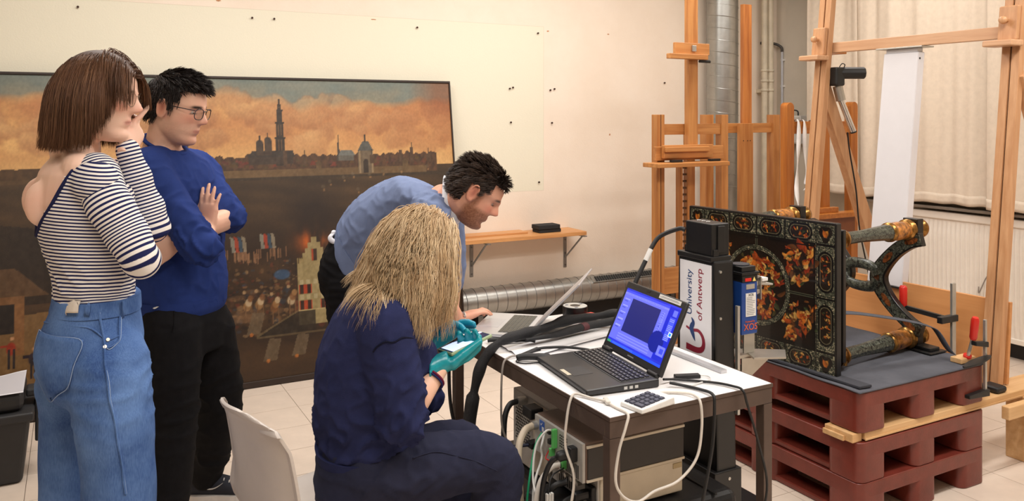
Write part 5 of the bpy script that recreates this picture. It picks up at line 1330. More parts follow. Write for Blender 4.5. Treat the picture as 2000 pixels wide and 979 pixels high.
MB().tube(smoothline([(1.365, 2.500, .750), (1.385, 2.490, .756), (1.43, 2.462, .757), (1.475, 2.452, .752)], 5), [0.006] + [0.012] * 9 + [0.013] * 5 + [.008], 12).build('plug_body', bk, pl, smooth=True)
MB().tube(smoothline([(1.37, 2.50, .748), (1.352, 2.475, .746), (1.37, 2.45, .745), (1.41, 2.44, .745), (1.46, 2.435, .746), (1.49, 2.45, .746)], 6), 0.0025, 6).build('wire', bk, pl, smooth=True)
mp_ = thing('small_adapter', 'small black adapter with wires on the table right of the black laptop', 'adapter', (1.78, 2.08, ZT))
MB().bar((1.73, 2.09, .7465), (1.81, 2.06, .7465), 0.025, 0.012).build('adapter_body', bk, mp_, 0.003)
MB().tube(smoothline([(1.81, 2.06, .747), (1.83, 2.045, .746), (1.82, 2.02, .745), (1.78, 2.01, .745), (1.72, 2.0, .745)], 6), 0.002, 6).build('wire', wh, mp_, smooth=True)
o = MB().bar((1.395, 1.985, .7475), (1.41, 2.025, .7475), 0.016, 0.012).build('usb_plug', mat('ivory_plug', (206, 200, 190), 0.5), None, 0.004); tag(o, 'ivory plug pushed into the front side of the black laptop', 'plug')
ivory = mat('ivory_cable', (214, 206, 196), 0.45)
cable('keypad_cable', [(1.58, 1.975, .752), (1.61, 1.985, .746), (1.65, 1.96, .746), (1.665, 1.92, .748), (1.66, 1.885, .735), (1.655, 1.875, .66), (1.63, 1.87, .58), (1.56, 1.868, .53), (1.47, 1.865, .52), (1.41, 1.862, .505), (1.365, 1.87, .525), (1.345, 1.88, .57), (1.36, 1.885, .65), (1.385, 1.888, .71), (1.402, 1.90, .742), (1.40, 1.95, .7445), (1.40, 1.99, .746)], 0.0042, ivory, 'ivory keypad cable looping down past the near edge of the white table')
cable('usb_cable', [(1.40, 2.0, .749), (1.38, 2.05, .746), (1.355, 2.10, .748), (1.335, 2.10, .735), (1.318, 2.095, .68), (1.31, 2.09, .60), (1.315, 2.05, .52), (1.285, 2.03, .42), (1.262, 2.02, .33), (1.258, 2.02, .25), (1.26, 2.05, .006)], 0.0042, ivory, 'ivory cable dropping from the laptop down the left side of the white table')
cable('grey_signal_cable', [(1.58, 2.45, .746), (1.52, 2.47, .745), (1.46, 2.505, .745), (1.40, 2.535, .746), (1.352, 2.53, .748), (1.322, 2.52, .725), (1.305, 2.50, .62), (1.305, 2.49, .52), (1.325, 2.46, .45), (1.345, 2.44, .38), (1.34, 2.42, .2), (1.335, 2.42, .01)], 0.0038, mat('grey_cable', (150, 140, 132), 0.5), 'grey cable bowing over the left edge of the white table')
cable('black_data_cable', [(1.66, 2.03, .755), (1.70, 2.0, .747), (1.72, 1.95, .747), (1.72, 1.90, .748), (1.715, 1.885, .72), (1.70, 1.878, .60), (1.66, 1.875, .45), (1.64, 1.875, .38), (1.635, 1.88, .2), (1.62, 1.88, .008)], 0.005, bk, 'black cable hanging over the near edge of the white table close to the keypad')
cable('black_mouse_cable', [(1.66, 2.06, .757), (1.72, 2.06, .747), (1.80, 1.99, .746), (1.83, 1.93, .747), (1.835, 1.89, .744), (1.845, 1.88, .70), (1.885, 1.875, .58), (1.92, 1.872, .44), (1.89, 1.872, .30), (1.905, 1.872, .15), (1.93, 1.87, .006)], 0.004, bk, 'thin black cable wandering over the right part of the table and down to the floor')
cable('leg_cable', [(1.335, 2.985, .70), (1.325, 2.99, .60), (1.325, 2.975, .45), (1.345, 2.962, .33), (1.36, 2.952, .2), (1.40, 2.94, .008)], 0.0075, bk, 'thick black cable hanging beside the far left table leg')

# ================================================================ EQUIPMENT UNDER THE TABLE
beige = mat('beige_steel', (218, 206, 186), 0.5, var=0.03)
greyp = mat('instrument_grey', (186, 182, 176), 0.45, metal=0.2)
hood = mat('brown_hood', (104, 82, 70), 0.45, var=0.06)
def case(name, lo, hi, label):
    c = thing(name, label, 'case', ((lo[0] + hi[0]) / 2, (lo[1] + hi[1]) / 2, 0))
    hz = hi[2]; bm_ = mat('case_black', (27, 27, 29), 0.5, bump=0.1, bscale=200)
    MB().box(lo, (hi[0], hi[1], hz * .62)).build('shell', bm_, c, 0.03, bseg=4)
    MB().box((lo[0] + .004, lo[1] + .004, hz * .62 + .001), (hi[0] - .004, hi[1] - .004, hz)).build('lid', bm_, c, 0.035, bseg=4)
    MB().box((lo[0] - .008, lo[1] - .008, hz * .60), (hi[0] + .008, hi[1] + .008, hz * .645)).build('rim', bm_, c, 0.008)
    for k in range(2):
        y = lo[1] + (hi[1] - lo[1]) * (.25 + .5 * k)
        MB().box((lo[0] - .02, y - .03, hz * .5), (lo[0] - .009, y + .03, hz * .72)).build('latch', bm_, c, 0.004)
    for k in range(2):
        x = lo[0] + (hi[0] - lo[0]) * (.25 + .5 * k)
        MB().box((x - .03, lo[1] - .02, hz * .5), (x + .03, lo[1] - .009, hz * .72)).build('latch', bm_, c, 0.004)
        MB().box((x + .05, lo[1] + .01, hz - .002), (x + .06, hi[1] - .05, hz + .006)).build('lid_rib', bm_, c, 0.003)
    return c
case('equipment_case', (1.30, 1.99, 0.0), (1.93, 2.36, 0.375), 'black hard case on the floor under the beige box')
case('equipment_case', (1.41, 2.39, 0.0), (1.80, 2.80, 0.345), 'black hard case on the floor under the perforated grey box')
bb = thing('beige_instrument', 'low beige instrument box lying on the black case under the table', 'instrument', (1.58, 2.2, .39))
MB().box((1.42, 2.062, .3835), (1.74, 2.34, .487)).build('housing', beige, bb, 0.004)
MB().box((1.412, 2.068, .388), (1.4195, 2.335, .483)).build('rear_panel', greyp, bb, 0.001)
MB().box((1.395, 2.075, .41), (1.412, 2.115, .46)).build('power_socket', bk, bb, 0.003)
MB().box((1.340, 2.082, .422), (1.396, 2.110, .45)).build('mains_plug', bk, bb, 0.008)
for k in range(4): MB().cyl((1.412, 2.16 + k * .035, .44), (1.395, 2.16 + k * .035, .44), 0.007, seg=12).build('connector', bar_m, bb)
MB().box((1.70, 2.06, .462), (1.735, 2.0625, .478)).build('name_plate', mat('brass_plate', (190, 170, 130), 0.5), bb)
for k in range(8): MB().box((1.4115, 2.20 + k * .012, .395), (1.4125, 2.206 + k * .012, .43)).build('vent_slot', dk, bb)
am = thing('amplifier_unit', 'wide instrument with brown hood and black side panel below the table top', 'instrument', (1.55, 2.2, .5))
MB().box((1.362, 2.058, .4885), (1.742, 2.35, .61)).build('hood', hood, am, 0.003)
for z0, z1, m in ((.499, .592, mat('dark_brown_panel', (50, 45, 42), 0.5)),):
    MB().box((1.368, 2.0545, z0), (1.738, 2.059, z1)).build('side_panel', m, am, 0.001)
for z0, z1 in ((.593, .601), (.490, .498)): MB().box((1.364, 2.0525, z0), (1.741, 2.0585, z1)).build('trim_strip', beige, am, 0.001)
rp_ = MB().box((1.352, 2.06, .489), (1.362, 2.348, .608)).build('rear_panel', greyp, am, 0.001)
for y, z, r in ((2.335, .575, .014), (2.12, .575, .012), (2.165, .51, .012)): MB().cyl((1.352, y, z), (1.335, y, z), r, seg=16).build('connector', bar_m, rp_)
MB().box((1.3505, 2.285, .565), (1.3525, 2.315, .60)).build('blue_sticker', mat('sticker_blue', (46, 92, 176), 0.5), rp_)
MB().box((1.350, 2.287, .567), (1.3508, 2.299, .582)).build('sticker_print', wh, rp_)
MB().prism([(1.3503, 2.309, .590), (1.3503, 2.305, .583), (1.3503, 2.294, .596), (1.3503, 2.305, .588)], (0.0003, 0, 0)).build('sticker_tick', wh, rp_)
grn = mat('green_terminal', (94, 190, 100), 0.45)
for y, z0, z1 in ((2.21, .545, .605), (2.225, .515, .54), (2.155, .50, .53)): MB().box((1.335, y - .006, z0), (1.352, y + .006, z1)).build('terminal_block', grn, rp_, 0.002)
for r in range(5):
    for c in range(5):
        MB().cyl((1.352, 2.15 + c * .0095, .558 + r * .0085), (1.3512, 2.15 + c * .0095, .558 + r * .0085), 0.003, seg=8).build('vent_hole', dk, rp_)
for k in range(9): MB().box((1.351, 2.082 + k * .0085, .493), (1.3525, 2.086 + k * .0085, .535)).build('vent_slot', dk, rp_)
for y, z in ((2.245, .585), (2.24, .555)): MB().box((1.34, y - .008, z - .008), (1.352, y + .008, z + .008)).build('socket', bk, rp_, 0.002)
MB().box((1.325, 2.085, .545), (1.352, 2.115, .59)).build('mains_socket', bk, rp_, 0.004)
MB().tube(smoothline([(1.33, 2.10, .568), (1.30, 2.105, .566), (1.275, 2.12, .545), (1.255, 2.13, .48), (1.25, 2.14, .36), (1.262, 2.2, .2), (1.262, 2.3, .012)], 6), [0.016] * 8 + [0.008] * 29, 10).build('mains_cable', bk, am, smooth=True)
gx_ = thing('perforated_power_supply', 'grey perforated instrument box at the far end under the table', 'instrument', (1.58, 2.5, .35))
MB().box((1.42, 2.365, .3515), (1.76, 2.625, .605)).build('housing', greyp, gx_, 0.004)
ph = MB()
for r in range(13):
    for c in range(9):
        y = 2.60 - c * .0115 - (.0057 if r % 2 else 0); z = .56 - r * .0105
        ph.cyl((1.4205, y, z), (1.4185, y, z), 0.0034, seg=6)
tag(ph.build('perforation', dk, gx_), kind='stuff')
MB().box((1.415, 2.37, .36), (1.4195, 2.47, .60)).build('rear_plate', beige, gx_, 0.001)
MB().cyl((1.418, 2.53, .585), (1.38, 2.525, .59), .015, seg=16).build('coax_socket', bar_m, gx_)
MB().box((1.365, 2.40, .565), (1.416, 2.46, .60)).build('black_connector', bk, gx_, 0.004)
MB().box((1.38, 2.42, .455), (1.416, 2.46, .475)).build('cable_clamp', bk, gx_, 0.003)
cable('coax_cable', [(1.385, 2.525, .59), (1.35, 2.52, .585), (1.325, 2.51, .55), (1.31, 2.49, .48), (1.305, 2.47, .40), (1.30, 2.46, .25), (1.30, 2.46, .012)], 0.010, bk, 'thick black cable from the top of the perforated grey box')
cable('navy_cable', [(1.39, 2.44, .465), (1.34, 2.46, .462), (1.28, 2.50, .455), (1.21, 2.56, .43), (1.10, 2.62, .40), (0.98, 2.70, .36), (0.86, 2.85, .30)], 0.006, mat('navy_cable', (34, 38, 62), 0.5), 'dark blue cable running left from the perforated box toward the seated woman')
cable('beige_hose', [(1.335, 2.335, .575), (1.30, 2.325, .568), (1.265, 2.30, .53), (1.25, 2.27, .45), (1.246, 2.25, .33), (1.246, 2.24, .2), (1.245, 2.24, .014)], 0.012, mat('beige_hose', (206, 190, 168), 0.5), 'thick beige hose bending down from the amplifier back')
cable('earth_wire', [(1.35, 2.30, .56), (1.31, 2.27, .54), (1.27, 2.235, .47), (1.246, 2.215, .37), (1.244, 2.20, .25), (1.243, 2.20, .008)], 0.0035, mat('green_wire', (30, 160, 110), 0.5), 'green earth wire hanging down from the amplifier back')
cable('white_wire', [(1.35, 2.215, .595), (1.32, 2.22, .60), (1.285, 2.225, .555), (1.26, 2.20, .47), (1.25, 2.15, .40), (1.243, 2.13, .25), (1.242, 2.12, .006)], 0.0035, wh, 'white wire arching out of the green terminal block')
cable('white_wire', [(1.35, 2.28, .57), (1.325, 2.26, .53), (1.32, 2.25, .50), (1.27, 2.21, .44), (1.243, 2.17, .33), (1.237, 2.14, .2), (1.235, 2.13, .006)], 0.0042, wh, 'white wire slanting down left in front of the green earth wire')
cable('red_wire', [(1.35, 2.255, .52), (1.33, 2.24, .505), (1.33, 2.215, .505), (1.335, 2.19, .495), (1.345, 2.17, .497)], 0.0022, mat('red_wire', (196, 34, 34), 0.5), 'short thin red wire at the amplifier back')
cable('cream_cable', [(1.34, 2.165, .51), (1.31, 2.17, .505), (1.27, 2.17, .47), (1.246, 2.16, .40), (1.243, 2.15, .30), (1.242, 2.15, .15), (1.241, 2.15, .012)], 0.0085, ivory, 'cream cable looping from the amplifier to the floor')
cable('black_bundle_cable', [(1.34, 2.13, .47), (1.30, 2.14, .46), (1.27, 2.16, .41), (1.245, 2.20, .36), (1.240, 2.25, .30), (1.237, 2.3, .2), (1.237, 2.33, .012)], 0.010, bk, 'black cable sagging between the beige box and the seated woman’s knee')
cable('black_bundle_cable', [(1.342, 2.095, .437), (1.30, 2.085, .43), (1.27, 2.06, .40), (1.25, 2.04, .33), (1.245, 2.03, .2), (1.243, 2.03, .012)], 0.009, bk, 'black mains cable plugged into the beige box')
tc_ = thing('terminal_strip', 'small white screw terminal strip dangling among the cables', 'terminal', (1.28, 2.12, .43))
for k in range(3): MB().box((1.262 + k * .009, 2.118, .425), (1.269 + k * .009, 2.13, .452)).build('terminal', wh, tc_, 0.002)
MB().tube([(1.27, 2.124, .43), (1.268, 2.12, .38), (1.255, 2.11, .30), (1.25, 2.1, .006)], 0.003, 6).build('wire', wh, tc_, smooth=True)
MB().tube([(1.27, 2.124, .45), (1.28, 2.13, .49), (1.30, 2.14, .50), (1.342, 2.15, .505)], 0.0025, 6).build('wire', bk, tc_, smooth=True)

# ================================================================ TOOL BOX and CHAIR at the left
tbm = mat('toolbox_black', (44, 44, 46), 0.55, bump=0.15, bscale=250)
tb = thing('tool_box', 'black plastic transport box with a side latch at the lower left corner', 'tool box', (-0.5, 4.3, 0))
def taper(x0, x1, y0, y1, z0, z1, d): return MB().hexa([(x0 + d, y0 + d, z0), (x1 - d, y0 + d, z0), (x1 - d, y1 - d, z0), (x0 + d, y1 - d, z0), (x0, y0, z1), (x1, y0, z1), (x1, y1, z1), (x0, y1, z1)])
taper(-0.80, -0.165, 4.10, 4.46, 0, 0.30, 0.03).build('body', tbm, tb, 0.02, bseg=3)
MB().box((-0.82, 4.085, 0.275), (-0.150, 4.475, 0.315)).build('rim', tbm, tb, 0.01, bseg=3)
MB().box((-0.79, 4.115, 0.315), (-0.19, 4.445, 0.40)).build('lid', tbm, tb, 0.03, bseg=3)
lt_ = MB().box((-0.150, 4.19, 0.15), (-0.118, 4.30, 0.36)).build('latch', tbm, tb, 0.008)
MB().box((-0.185, 4.20, 0.35), (-0.10, 4.29, 0.385)).build('latch_clip', tbm, lt_, 0.008)
MB().cyl((-0.118, 4.245, 0.22), (-0.106, 4.245, 0.22), 0.016, seg=16).build('latch_pin', tbm, lt_)
for x in (-0.7, -0.44): MB().box((x, 4.078, 0.285), (x + .05, 4.0845, 0.305)).build('label_tag', wh, tb)
def papf(U, W):
    x = -0.66 + 0.47 * U + 0.0 * W; y = 4.10 + 0.30 * W
    return x, y, 0.4025 + 0.014 * np.exp(-((U - 1) / .18) ** 2) * W + 0.004 * np.sin(U * 7) * 0.3 - 0.03 * np.clip(0.12 - W, 0, 1) * 0
me, U, W = grid_mesh('printed_paper', 60, 40, papf)
c = np.zeros((U.size, 3)) + np.array((232, 232, 238.0)); u, v_ = U.ravel(), W.ravel()
ln = (np.sin(v_ * 120) > .2) & (fbm(u * 60, v_ * 60, 3, 2) > .45) & (u > .08) & (u < .66) & (v_ > .1) & (v_ < .92); c[ln] = (200, 200, 208)
c[(u > .72) & (v_ > .05) & (v_ < .95)] = (196, 194, 200)
set_colors(me, 'paint', c)
o = link_mesh('printed_paper', me, paint_mat('paper_print', 'paint', 0.8), None, smooth=True); md = o.modifiers.new('s', 'SOLIDIFY'); md.thickness = 0.001; md.offset = 1; tag(o, 'printed white paper lying on the black transport box', 'paper')

chairm = mat('chair_plastic', (206, 196, 188), 0.38, var=0.02)
chrome = mat('chrome', (225, 225, 225), 0.12, metal=1.0)
ch = thing('shell_chair', 'off white plastic shell chair under the seated blonde woman', 'chair', (0.66, 2.33, 0))
cf = V((0.974, 0.226, 0)); cs_ = V((-0.226, 0.974, 0)); cc0 = V((0.415, 2.295, 0))   # forward, far side, centre of the back
def shell(U, W):
    # W: 0 = front edge of seat, 1 = top of back ; U: across (-1..1)
    s = (U - .5) * 2
    t = W
    prof = np.array([(0.47, .430), (0.44, .445), (0.36, .448), (0.24, .440), (0.13, .436), (0.06, .455), (0.025, .51), (0.012, .58), (0.0, .66), (-0.015, .74), (-0.035, .80), (-0.055, .825)])
    k = np.linspace(0, 1, len(prof)); f_ = np.interp(t, k, prof[:, 0]); z = np.interp(t, k, prof[:, 1])
    hw = np.interp(t, [0, .1, .35, .55, .8, .93, 1], [.17, .205, .225, .215, .205, .19, .12])
    back = np.clip((t - .45) / .2, 0, 1)
    f2 = f_ + 0.055 * np.abs(s) ** 2.2 * back
    z2 = z + 0.022 * np.abs(s) ** 3 * (1 - back) - 0.05 * np.abs(s) ** 4 * np.clip((t - .8) / .2, 0, 1)
    rim = np.clip((np.abs(s) - .9) / .1, 0, 1)
    f2 = f2 - 0.012 * rim * back
    w_ = hw * s
    return tuple(cc0[i] + cf[i] * f2 + cs_[i] * w_ for i in range(2)) + (z2,)
me, U, W = grid_mesh('shell', 41, 61, shell)
o = link_mesh('shell', me, chairm, ch, smooth=True); md = o.modifiers.new('s', 'SOLIDIFY'); md.thickness = 0.008; md.offset = 0
md = o.modifiers.new('b', 'BEVEL'); md.width = 0.002; md.segments = 2
for f_ in (0.08, 0.40):
    for sd in (-.17, .17):
        p = cc0 + cf * f_ + cs_ * sd
        q = cc0 + cf * (f_ + (-.06 if f_ < .2 else .04)) + cs_ * (sd * 1.25)
        MB().tube([(q.x, q.y, 0.0), (p.x, p.y, 0.40), tuple(cc0 + cf * f_ + cs_ * sd * .6 + V((0, 0, .425)))], 0.011, 12).build('leg', chrome, ch, smooth=True)
for sd in (-.1, .1): MB().tube([tuple(cc0 + cf * .06 + cs_ * sd + V((0, 0, .424))), tuple(cc0 + cf * .42 + cs_ * sd + V((0, 0, .424)))], .009, 10).build('under_rail', chrome, ch, smooth=True)
# ================================================================ PEOPLE : tools
from mathutils.bvhtree import BVHTree
def cloth(name, col, rough=0.85, weave=900, bump=0.3, var=0.05, scale=25):
    return mat(name, col, rough, var=var, scale=scale, bump=bump, bscale=weave, spec=0.15)
def np_noise(P, f, seed=0):
    """cheap smooth 3-D noise, about -1..1"""
    r = np.random.RandomState(seed); s = 0
    for k in range(5):
        a = r.normal(size=3); a /= np.linalg.norm(a); bb = r.normal(size=3); bb /= np.linalg.norm(bb)
        s = s + np.sin(P @ a * f * r.uniform(.7, 1.5) + r.uniform(0, 6) + 1.3 * np.sin(P @ bb * f * r.uniform(.4, .9) + r.uniform(0, 6)))
    return s / 3.2
def ridge(n, p): return np.clip(1 - np.abs(n), 0, 1) ** p
def verts_of(me):
    a = np.empty(len(me.vertices) * 3, np.float32); me.vertices.foreach_get('co', a); return a.reshape(-1, 3)
def norms_of(me):
    a = np.empty(len(me.vertices) * 3, np.float32); me.vertices.foreach_get('normal', a); return a.reshape(-1, 3)
def remeshed(name, fill, voxel, m, parent, smooth=6, disp=None, fac=0.5):
    b = MB(); fill(b)
    bmesh.ops.recalc_face_normals(b.b, faces=b.b.faces)
    me = bpy.data.meshes.new('raw'); b.b.to_mesh(me); b.b.free()
    t = bpy.data.objects.new('raw', me); COL.objects.link(t)
    md = t.modifiers.new('r', 'REMESH'); md.mode = 'VOXEL'; md.voxel_size = voxel
    if smooth:
        md = t.modifiers.new('s', 'SMOOTH'); md.iterations = smooth; md.factor = fac
    dg = bpy.context.evaluated_depsgraph_get()
    out = bpy.data.meshes.new_from_object(t.evaluated_get(dg))
    bpy.data.objects.remove(t); bpy.data.meshes.remove(me)
    out.name = name
    if disp is not None:
        P = verts_of(out).astype(np.float64); N = norms_of(out)
        P = P + N * disp(P, N)[:, None]
        out.vertices.foreach_set('co', P.astype(np.float32).ravel()); out.update()
    o = link_mesh(name, out, m, parent, smooth=True)
    return o
def limb(b, pts, radii, sub=5, seg=16, squash=1.0, up=None):
    P = smoothline(pts, sub); n = len(P)
    R = list(np.interp(np.linspace(0, len(radii) - 1, n), range(len(radii)), radii))
    b.tube(P, R, seg, squash=squash, up=up)
    b.ball(P[0], R[0] * 0.98, 12, 8); b.ball(P[-1], R[-1] * 0.98, 12, 8)
def loft(b, rings, seg=30, n=2.3, sub=4):
    """rings: (centre, unit side vector, half width, unit front vector, half depth)"""
    C_ = smoothline([r[0] for r in rings], sub); k = len(C_); x = np.linspace(0, len(rings) - 1, k)
    S_ = np.stack([np.interp(x, range(len(rings)), [r[1][i] for r in rings]) for i in range(3)], -1)
    F_ = np.stack([np.interp(x, range(len(rings)), [r[3][i] for r in rings]) for i in range(3)], -1)
    hw = np.interp(x, range(len(rings)), [r[2] for r in rings]); hd = np.interp(x, range(len(rings)), [r[4] for r in rings])
    rows = []
    for i in range(k):
        s, f = V(S_[i]).normalized(), V(F_[i]).normalized(); row = []
        for q in range(seg):
            a = 2 * math.pi * q / seg; c, sn = math.cos(a), math.sin(a)
            rr = (abs(c) ** n + abs(sn) ** n) ** (-1 / n)
            row.append(b.b.verts.new(C_[i] + s * (hw[i] * c * rr) + f * (hd[i] * sn * rr)))
        rows.append(row)
    for r0, r1 in zip(rows, rows[1:]):
        for q in range(seg): b.b.faces.new([r0[q], r0[(q + 1) % seg], r1[(q + 1) % seg], r1[q]])
    b.b.faces.new(list(reversed(rows[0]))); b.b.faces.new(rows[-1])
class Head:
    """a head in its own frame: x to its left side, y forward, z up; built as a radial surface"""
    def __init__(s, centre, fwd, up, k=1.0, female=False):
        s.c = V(centre); s.f = V(fwd).normalized(); u = V(up); s.u = (u - s.f * u.dot(s.f)).normalized(); s.x = s.f.cross(s.u)
        s.k = k; s.fem = female
        s.M = Matrix((s.x, s.f, s.u)).transposed()
    def w(s, x, y, z): return s.c + (s.x * x + s.f * y + s.u * z) * s.k
    def local(s, P):
        A = np.array(s.M); return ((P - np.array(s.c)) @ A) / s.k
    def add(s, b, nose=1.0):
        zs = [-.119, -.117, -.108, -.094, -.078, -.062, -.045, -.02, .004, .025, .055, .085, .103, .114, .118]
        fr = [.050, .066, .083, .0875, .083, .0885, .0885, .086, .086, .0945, .089, .068, .045, .022, .004]
        bk = [.018, .004, -.012, -.030, -.050, -.064, -.076, -.090, -.098, -.101, -.098, -.084, -.062, -.036, -.008]
        wd = [.012, .022, .036, .047, .056, .061, .0645, .0705, .073, .0745, .0735, .064, .047, .027, .006]
        if s.fem: wd = [q * .955 for q in wd]; fr = [q * (.975 if z < -.03 else 1) for q, z in zip(fr, zs)]
        nz, nt = 110, 96; rows = []
        from math import exp
        for i in range(nz):
            t = i / (nz - 1); z = -.119 + .237 * (0.5 - 0.5 * math.cos(math.pi * t)) if False else -.119 + .237 * t
            F, B, Wd = np.interp(z, zs, fr), np.interp(z, zs, bk), np.interp(z, zs, wd)
            cy, hd = (F + B) / 2, (F - B) / 2; row = []
            for j in range(nt):
                a = 2 * math.pi * j / nt; sx, cyy = math.sin(a), math.cos(a)
                n = 2.15
                rr = (abs(sx) ** n + abs(cyy) ** n) ** (-1 / n)
                x = Wd * sx * rr; y = cy + hd * cyy * rr
                if cyy > 0:
                    g = lambda x0, z0, sx_, sz_: exp(-((x - x0) / sx_) ** 2 - ((z - z0) / sz_) ** 2)
                    ax = abs(x)
                    dy = 0
                    # nose: bridge, tip, wings
                    ln = np.interp(z, [-.040, -.036, -.030, -.022, -.012, .004, .020, .030], [0, .009, .0265, .0345, .0285, .0175, .008, 0]) * nose
                    dy += ln * exp(-(x / np.interp(z, [-.036, -.02, .01], [.0135, .0125, .0085])) ** 2)
                    dy += .007 * exp(-((ax - .0125) / .006) ** 2 - ((z + .027) / .008) ** 2)
                    dy += -.011 * exp(-((ax - .031) / .015) ** 2 - ((z - .005) / .0115) ** 2)      # eye socket
                    dy += .0055 * exp(-((ax - .031) / .011) ** 2 - ((z - .003) / .0075) ** 2)       # lids
                    dy += .0035 * exp(-((ax - .028) / .020) ** 2 - ((z - .0215) / .006) ** 2)       # brow
                    dy += .004 * exp(-((ax - .040) / .018) ** 2 - ((z + .022) / .016) ** 2)         # cheek bone
                    m_ = exp(-(x / .021) ** 2)
                    dy += m_ * (.0052 * exp(-((z + .055) / .0048) ** 2) - .004 * exp(-((z + .0605) / .0022) ** 2) + .0058 * exp(-((z + .067) / .0055) ** 2) - .0035 * exp(-((z + .078) / .006) ** 2))
                    dy += .005 * exp(-(x / .018) ** 2 - ((z + .100) / .012) ** 2)                    # chin
                    dy += -.002 * exp(-(x / .004) ** 2 - ((z + .046) / .006) ** 2)                   # philtrum
                    y += dy
                row.append(b.b.verts.new(s.w(x, y, z)))
            rows.append(row)
        for r0, r1 in zip(rows, rows[1:]):
            for j in range(nt): b.b.faces.new([r0[j], r0[(j + 1) % nt], r1[(j + 1) % nt], r1[j]])
        b.b.faces.new(list(reversed(rows[0]))); b.b.faces.new(rows[-1])
        for sd in (-1, 1):                                             # ears
            R = s.M
            ex = .071 if not s.fem else .068
            pts = [s.w(sd * (ex + .010 + .006 * math.sin(max(0, a))), -.012 + .0165 * math.cos(a) * (1 if a < 4 else .8), .000 + .031 * math.sin(a) - (.004 if math.sin(a) < 0 else 0)) for a in [k * 2 * math.pi / 20 for k in range(-2, 15)]]
            b.tube(pts, [.0042 * s.k] * len(pts), 8)
            b.ball(s.w(sd * (ex + .004), -.012, -.002), (.0075 * s.k, .013 * s.k, .026 * s.k), 12, 8, rot=R)
            b.ball(s.w(sd * (ex + .008), -.007, -.028), (.005 * s.k, .008 * s.k, .009 * s.k), 10, 8, rot=R)
    def neck(s, b, base, r=.056, squash=1.0):
        top = s.w(0, -.025, -.045); low = V(base)
        mid = top.lerp(low, .5) + s.f * -.004
        limb(b, [top + s.u * .03, top, mid, low, low + (low - mid) * .4], [r * .9 * s.k, r * s.k, r * 1.0 * s.k, r * 1.12 * s.k, r * 1.3 * s.k], 4, 20)
SKIN = None
def skin_colors(o, head, base, lips=(178, 96, 84), beard=None, brow=(60, 42, 32), blush=(214, 130, 108)):
    me = o.data; P = verts_of(me).astype(np.float64); n = len(P)
    c = np.tile(np.array(base, float), (n, 1))
    def mixc(m, col): c[:] = c * (1 - m[:, None]) + np.array(col, float)[None] * m[:, None]
    mixc(np.clip((.06 + .10 * np_noise(P, 60, 3)), 0, .2), blush)
    L = head.local(P); x, y, z = L[:, 0], L[:, 1], L[:, 2]; ax = np.abs(x)
    face = (y > .02) & (np.abs(z) < .125) & (ax < .09)
    g = lambda x0, z0, sx, sz: np.exp(-((ax - x0) / sx) ** 2 - ((z - z0) / sz) ** 2) * face
    mixc(.45 * g(.04, -.02, .02, .018), blush); mixc(.4 * g(0, -.024, .014, .012), blush)
    inhead = (np.abs(z) < .13) & (ax < .1) & (np.abs(y) < .14)
    mixc(.45 * np.exp(-((y + .012) / .02) ** 2 - (z / .035) ** 2) * (ax > .066) * inhead, (206, 112, 92))
    if beard is not None:
        bm_ = np.clip((-.030 - z) / .018, 0, 1) * np.clip((y + .02 - np.clip(z + .05, 0, 1) * .6) / .02, 0, 1) * inhead * (z > -.135)
        bm_ = np.maximum(bm_, np.clip(1 - np.abs(y - .014) / .018, 0, 1) * (z > -.06) * (z < .012) * inhead * (ax > .05) * .9)
        nz = .6 + .4 * np.random.RandomState(3).rand(n)
        mixc(np.clip(bm_ * nz, 0, 1) * beard[1], beard[0])
        mixc(.7 * beard[1] * g(0, -.046, .024, .006), beard[0])
    mixc(np.clip(1.5 * np.exp(-(ax / .019) ** 4 - ((z + .0605) / .0056) ** 4) * face, 0, .45), lips)
    mixc(.55 * np.exp(-(ax / .021) ** 4 - ((z + .0605) / .0018) ** 2) * face, (110, 50, 44))
    bz = .0235 - .10 * np.clip(ax - .035, 0, 1) ** 1
    mixc(np.clip(1.3 * np.exp(-((ax - .031) / .0165) ** 4 - ((z - bz) / .0042) ** 2) * face, 0, .92), brow)
    mixc(np.clip(1.0 * np.exp(-((ax - .031) / .0125) ** 4 - ((z + .0005) / .0022) ** 2) * face, 0, .85), (48, 32, 28))
    mixc(.25 * g(.031, .010, .016, .006), (140, 84, 70))
    mixc(.55 * np.exp(-((y + .010) / .008) ** 2 - ((z - .004) / .014) ** 2) * (ax > .070) * inhead, (140, 74, 60))  # ear hollow: its shade is painted in as a darker skin tone
    set_colors(me, 'paint', c)
    global SKIN
    if SKIN is None:
        SKIN = paint_mat('skin', 'paint', 0.48, bump=0.05)
        bs = SKIN.node_tree.nodes['Principled BSDF']; bs.inputs['Subsurface Weight'].default_value = 0.12
        bs.inputs['Subsurface Radius'].default_value = (1, .35, .2); bs.inputs['Subsurface Scale'].default_value = .008
    me.materials.clear(); me.materials.append(SKIN)
